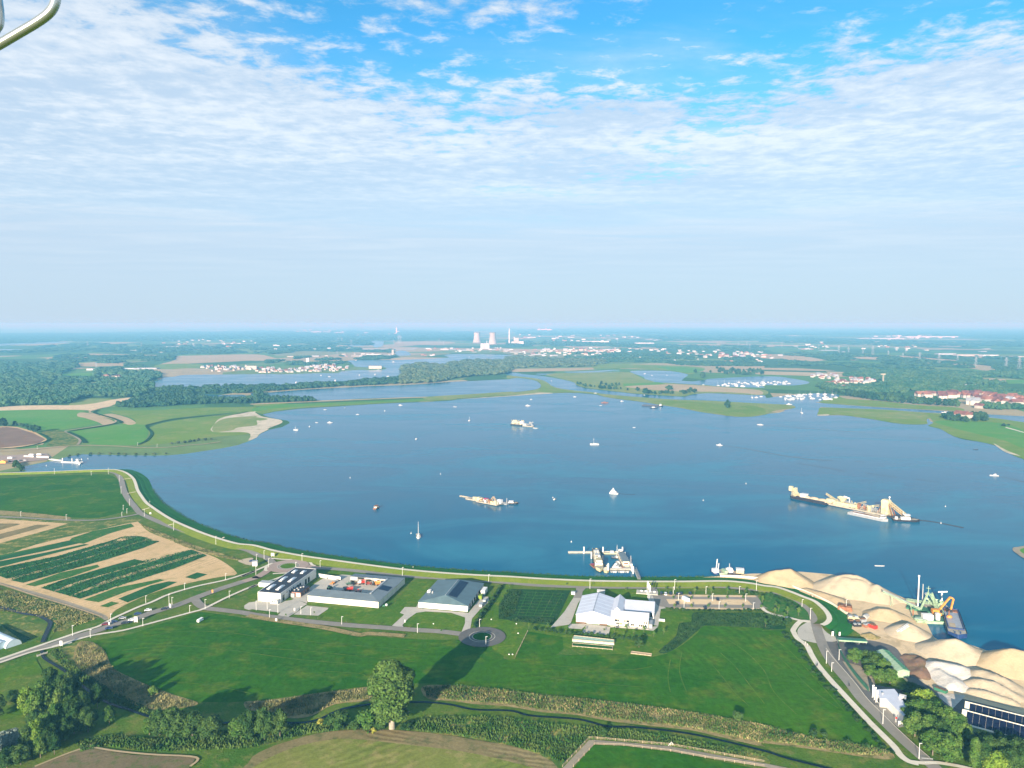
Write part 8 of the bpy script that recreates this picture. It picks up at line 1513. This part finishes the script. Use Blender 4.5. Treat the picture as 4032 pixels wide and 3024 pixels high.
for c,s_,lab in SH:
    for i,tk in enumerate(s_.split()):
        x0,x1,yb,yt=[float(v) for v in tk.split(',')]; wpx=x1-x0
        blk('warehouse',lab,c,x0,x1,yb,yb-(yb-yt)*.45,random.choice(('far_white','tower_concrete','far_grey','far_grey')),min(.8,60/wpx),'warehouse',group=lab+'s')
blk('apartment_block','brick and white apartment block on the left of the far spit','A1',2120,2212,450,418,'tower_concrete',.25); blk('villa_row','white row of villas on the tip of the lake islet','A2',990,1100,442,418,'house_wall',.3,roof='roof_red'); 
# tiny distant settlement specks
rngs=np.random.default_rng(31); m=MB()
for s_,dn in (('A3 0,265 900,262 1500,275 2212,300 2212,390 1700,390 1400,350 1000,345 0,340',260),('A4 0,310 180,320 180,355 0,360',180),('A2 100,235 800,250 900,280 400,300 100,290',300),('A2 800,310 1240,312 1240,335 700,338',160),('A2 1480,262 2212,262 2212,300 1500,295',180),('A2 360,110 780,108 780,140 360,138',160),('A3 100,150 1000,150 1300,190 800,215 100,190',420),('A1 1300,185 2212,170 2212,260 1500,260',420),('A4 200,200 1400,240 1400,280 300,270',420),('A4 1260,655 2212,690 2212,700 1500,620 1300,640',200),('A2 1400,325 1560,320 1560,335 1400,332',60),('A2 820,120 1250,125 1250,160 850,165',180),('A4 900,155 1660,150 1660,170 1000,190',160)):
    for x,y in pts_in(s_,dn,rngs):
        w=max(8,y*.0022)*rngs.uniform(.8,2.6); h=max(5,y*.0011)*rngs.uniform(.6,1.3); m.box((x,y,h/2),(w,w*.6,h),rngs.uniform(-.4,.4),int(rngs.choice([0,0,0,1,2])))
o=m.build('distant_buildings',['far_white','roof_red','tower_concrete']); tag(o,'countless tiny pale buildings of the hazy towns near the horizon',kind='stuff')
for s_ in ('B1 1222,456 1290,436','B1 1450,586 1530,566','B1 1868,721 1935,690','B1 1062,190 1135,180','B1 1102,312 1172,298'):
    q0,q1=s_.split()[1:]; a_=P('B1 '+q0,.8)[0]; b_=P('B1 '+q1,2.55)[0]; struct(MB().bar((*a_,.8),(*b_,2.58),1.4,.12).build('path','concrete_path'))
for k in range(7):
    for yy in (0,1):
        a_=P('C4 %d,%d'%(1352+k*14-(0 if yy==0 else -28),1342+k*1+(0 if yy==0 else 36)))[0]; struct(MB().box((a_[0],a_[1],1.75),(.55,.5,.02)).build('road_marking','white_paint'))
strip('kerb','concrete_path',1.35,.35,P('C4 540,400 600,480 680,570 790,700 890,830 1020,960 1150,1090 1290,1220 1440,1350'))
# marina boats
def boat_mesh(mast):
    h,d=hull_mb(9,3.0,1.1); m=MB(); m.add(h.v,h.f); m.add(d.v,d.f); m.box((-.4,0,1.5),(3.4,2,1.0),tp=.85)
    if mast: m.tube((.6,0,1),(.6,0,11),.14,.09,5).bar((.6,0,2.2),(-3,0,2.3),.22)
    me=bpy.data.meshes.new('marina_boat'); me.from_pydata(m.v,[],m.f); me.materials.append(M['boat_white']); return me
BM=[boat_mesh(0),boat_mesh(1)]; nb=0
for s_,dn,wh in (('A3 1790,585 1950,560 2212,552 2212,600 2000,600 1800,595 ',70,'upper marina'),('A4 0,535 220,540 240,565 100,568 0,568',70,'upper marina'),('A4 80,690 110,670 250,655 450,645 620,652 630,690 600,705 350,700 150,695',85,'canal side marina'),('A3 2020,690 2200,680 2205,698 2040,700',80,'canal side marina')):
    for x,y in pts_in(s_,dn,rngs):
        o=bpy.data.objects.new('marina_boat',BM[int(rngs.integers(2))]); C.objects.link(o); o.location=(x,y,.1); o.rotation_euler=(0,0,R(int(rngs.integers(2))*90+rngs.uniform(-15,15))); s=rngs.uniform(.8,1.5); o.scale=(s,s,s); tag(o,'white moored boat packed into the '+wh,'boat','boats of the '+wh); nb+=1
print('houses',nh,'marina',nb)
# ------------------------------------------------------------------ the bent steel tube of the aircraft close to the camera
cz=CAMH
def near(px,py_,d):
    u=(px-2016)/FOC; v=(py_-1512)/FOC; return Vector((u*d,(CP-v*SP)*d,cz-(SP+v*CP)*d))
def pipe(nm,lab,pts,r,dd):
    q=smooth([tuple(near(x,y,dd)) for x,y in pts],False,5); o=Vector(q[0]); m=MB()
    for a,b in zip(q[:-1],q[1:]): m.tube(Vector(a)-o,Vector(b)-o,r,r,14,cap=False)
    for a in q: m.ball(Vector(a)-o,r*.999,14)
    t=m.build(nm,'steel',loc=o,smooth=True); tag(t,lab,'tube')
pipe('steel_tube','bent shiny steel tube in the top left corner close to the lens',[(-260,300),(-120,235),(-20,185),(80,127),(150,85),(195,50),(216,15),(222,-30),(222,-110),(220,-220)],.0060,.95)
pipe('steel_tube','second steel tube cut off by the left frame edge',[(-60,210),(-20,120),(-6,95),(-4,50),(-10,0),(-16,-80)],.006,.95)

# ------------------------------------------------------------------ the air
hz=MB().box((0,27000,99.5),(122000,64000,201)); 
me=bpy.data.meshes.new('haze'); me.from_pydata(hz.v,[],hz.f); ho=bpy.data.objects.new('haze',me); C.objects.link(ho)
hm=bpy.data.materials.new('haze'); hm.use_nodes=True; t=hm.node_tree; t.nodes.clear()
pvn=t.nodes.new('ShaderNodeVolumePrincipled'); ou=t.nodes.new('ShaderNodeOutputMaterial'); t.links.new(pvn.outputs[0],ou.inputs['Volume'])
pvn.inputs['Color'].default_value=(.15,.49,.81,1); pvn.inputs['Absorption Color'].default_value=(.61,.09,0,1); pvn.inputs['Density'].default_value=HAZE; pvn.inputs['Anisotropy'].default_value=0.0
me.materials.append(hm); tag(ho,'pale blue haze hanging over the whole landscape',kind='stuff')
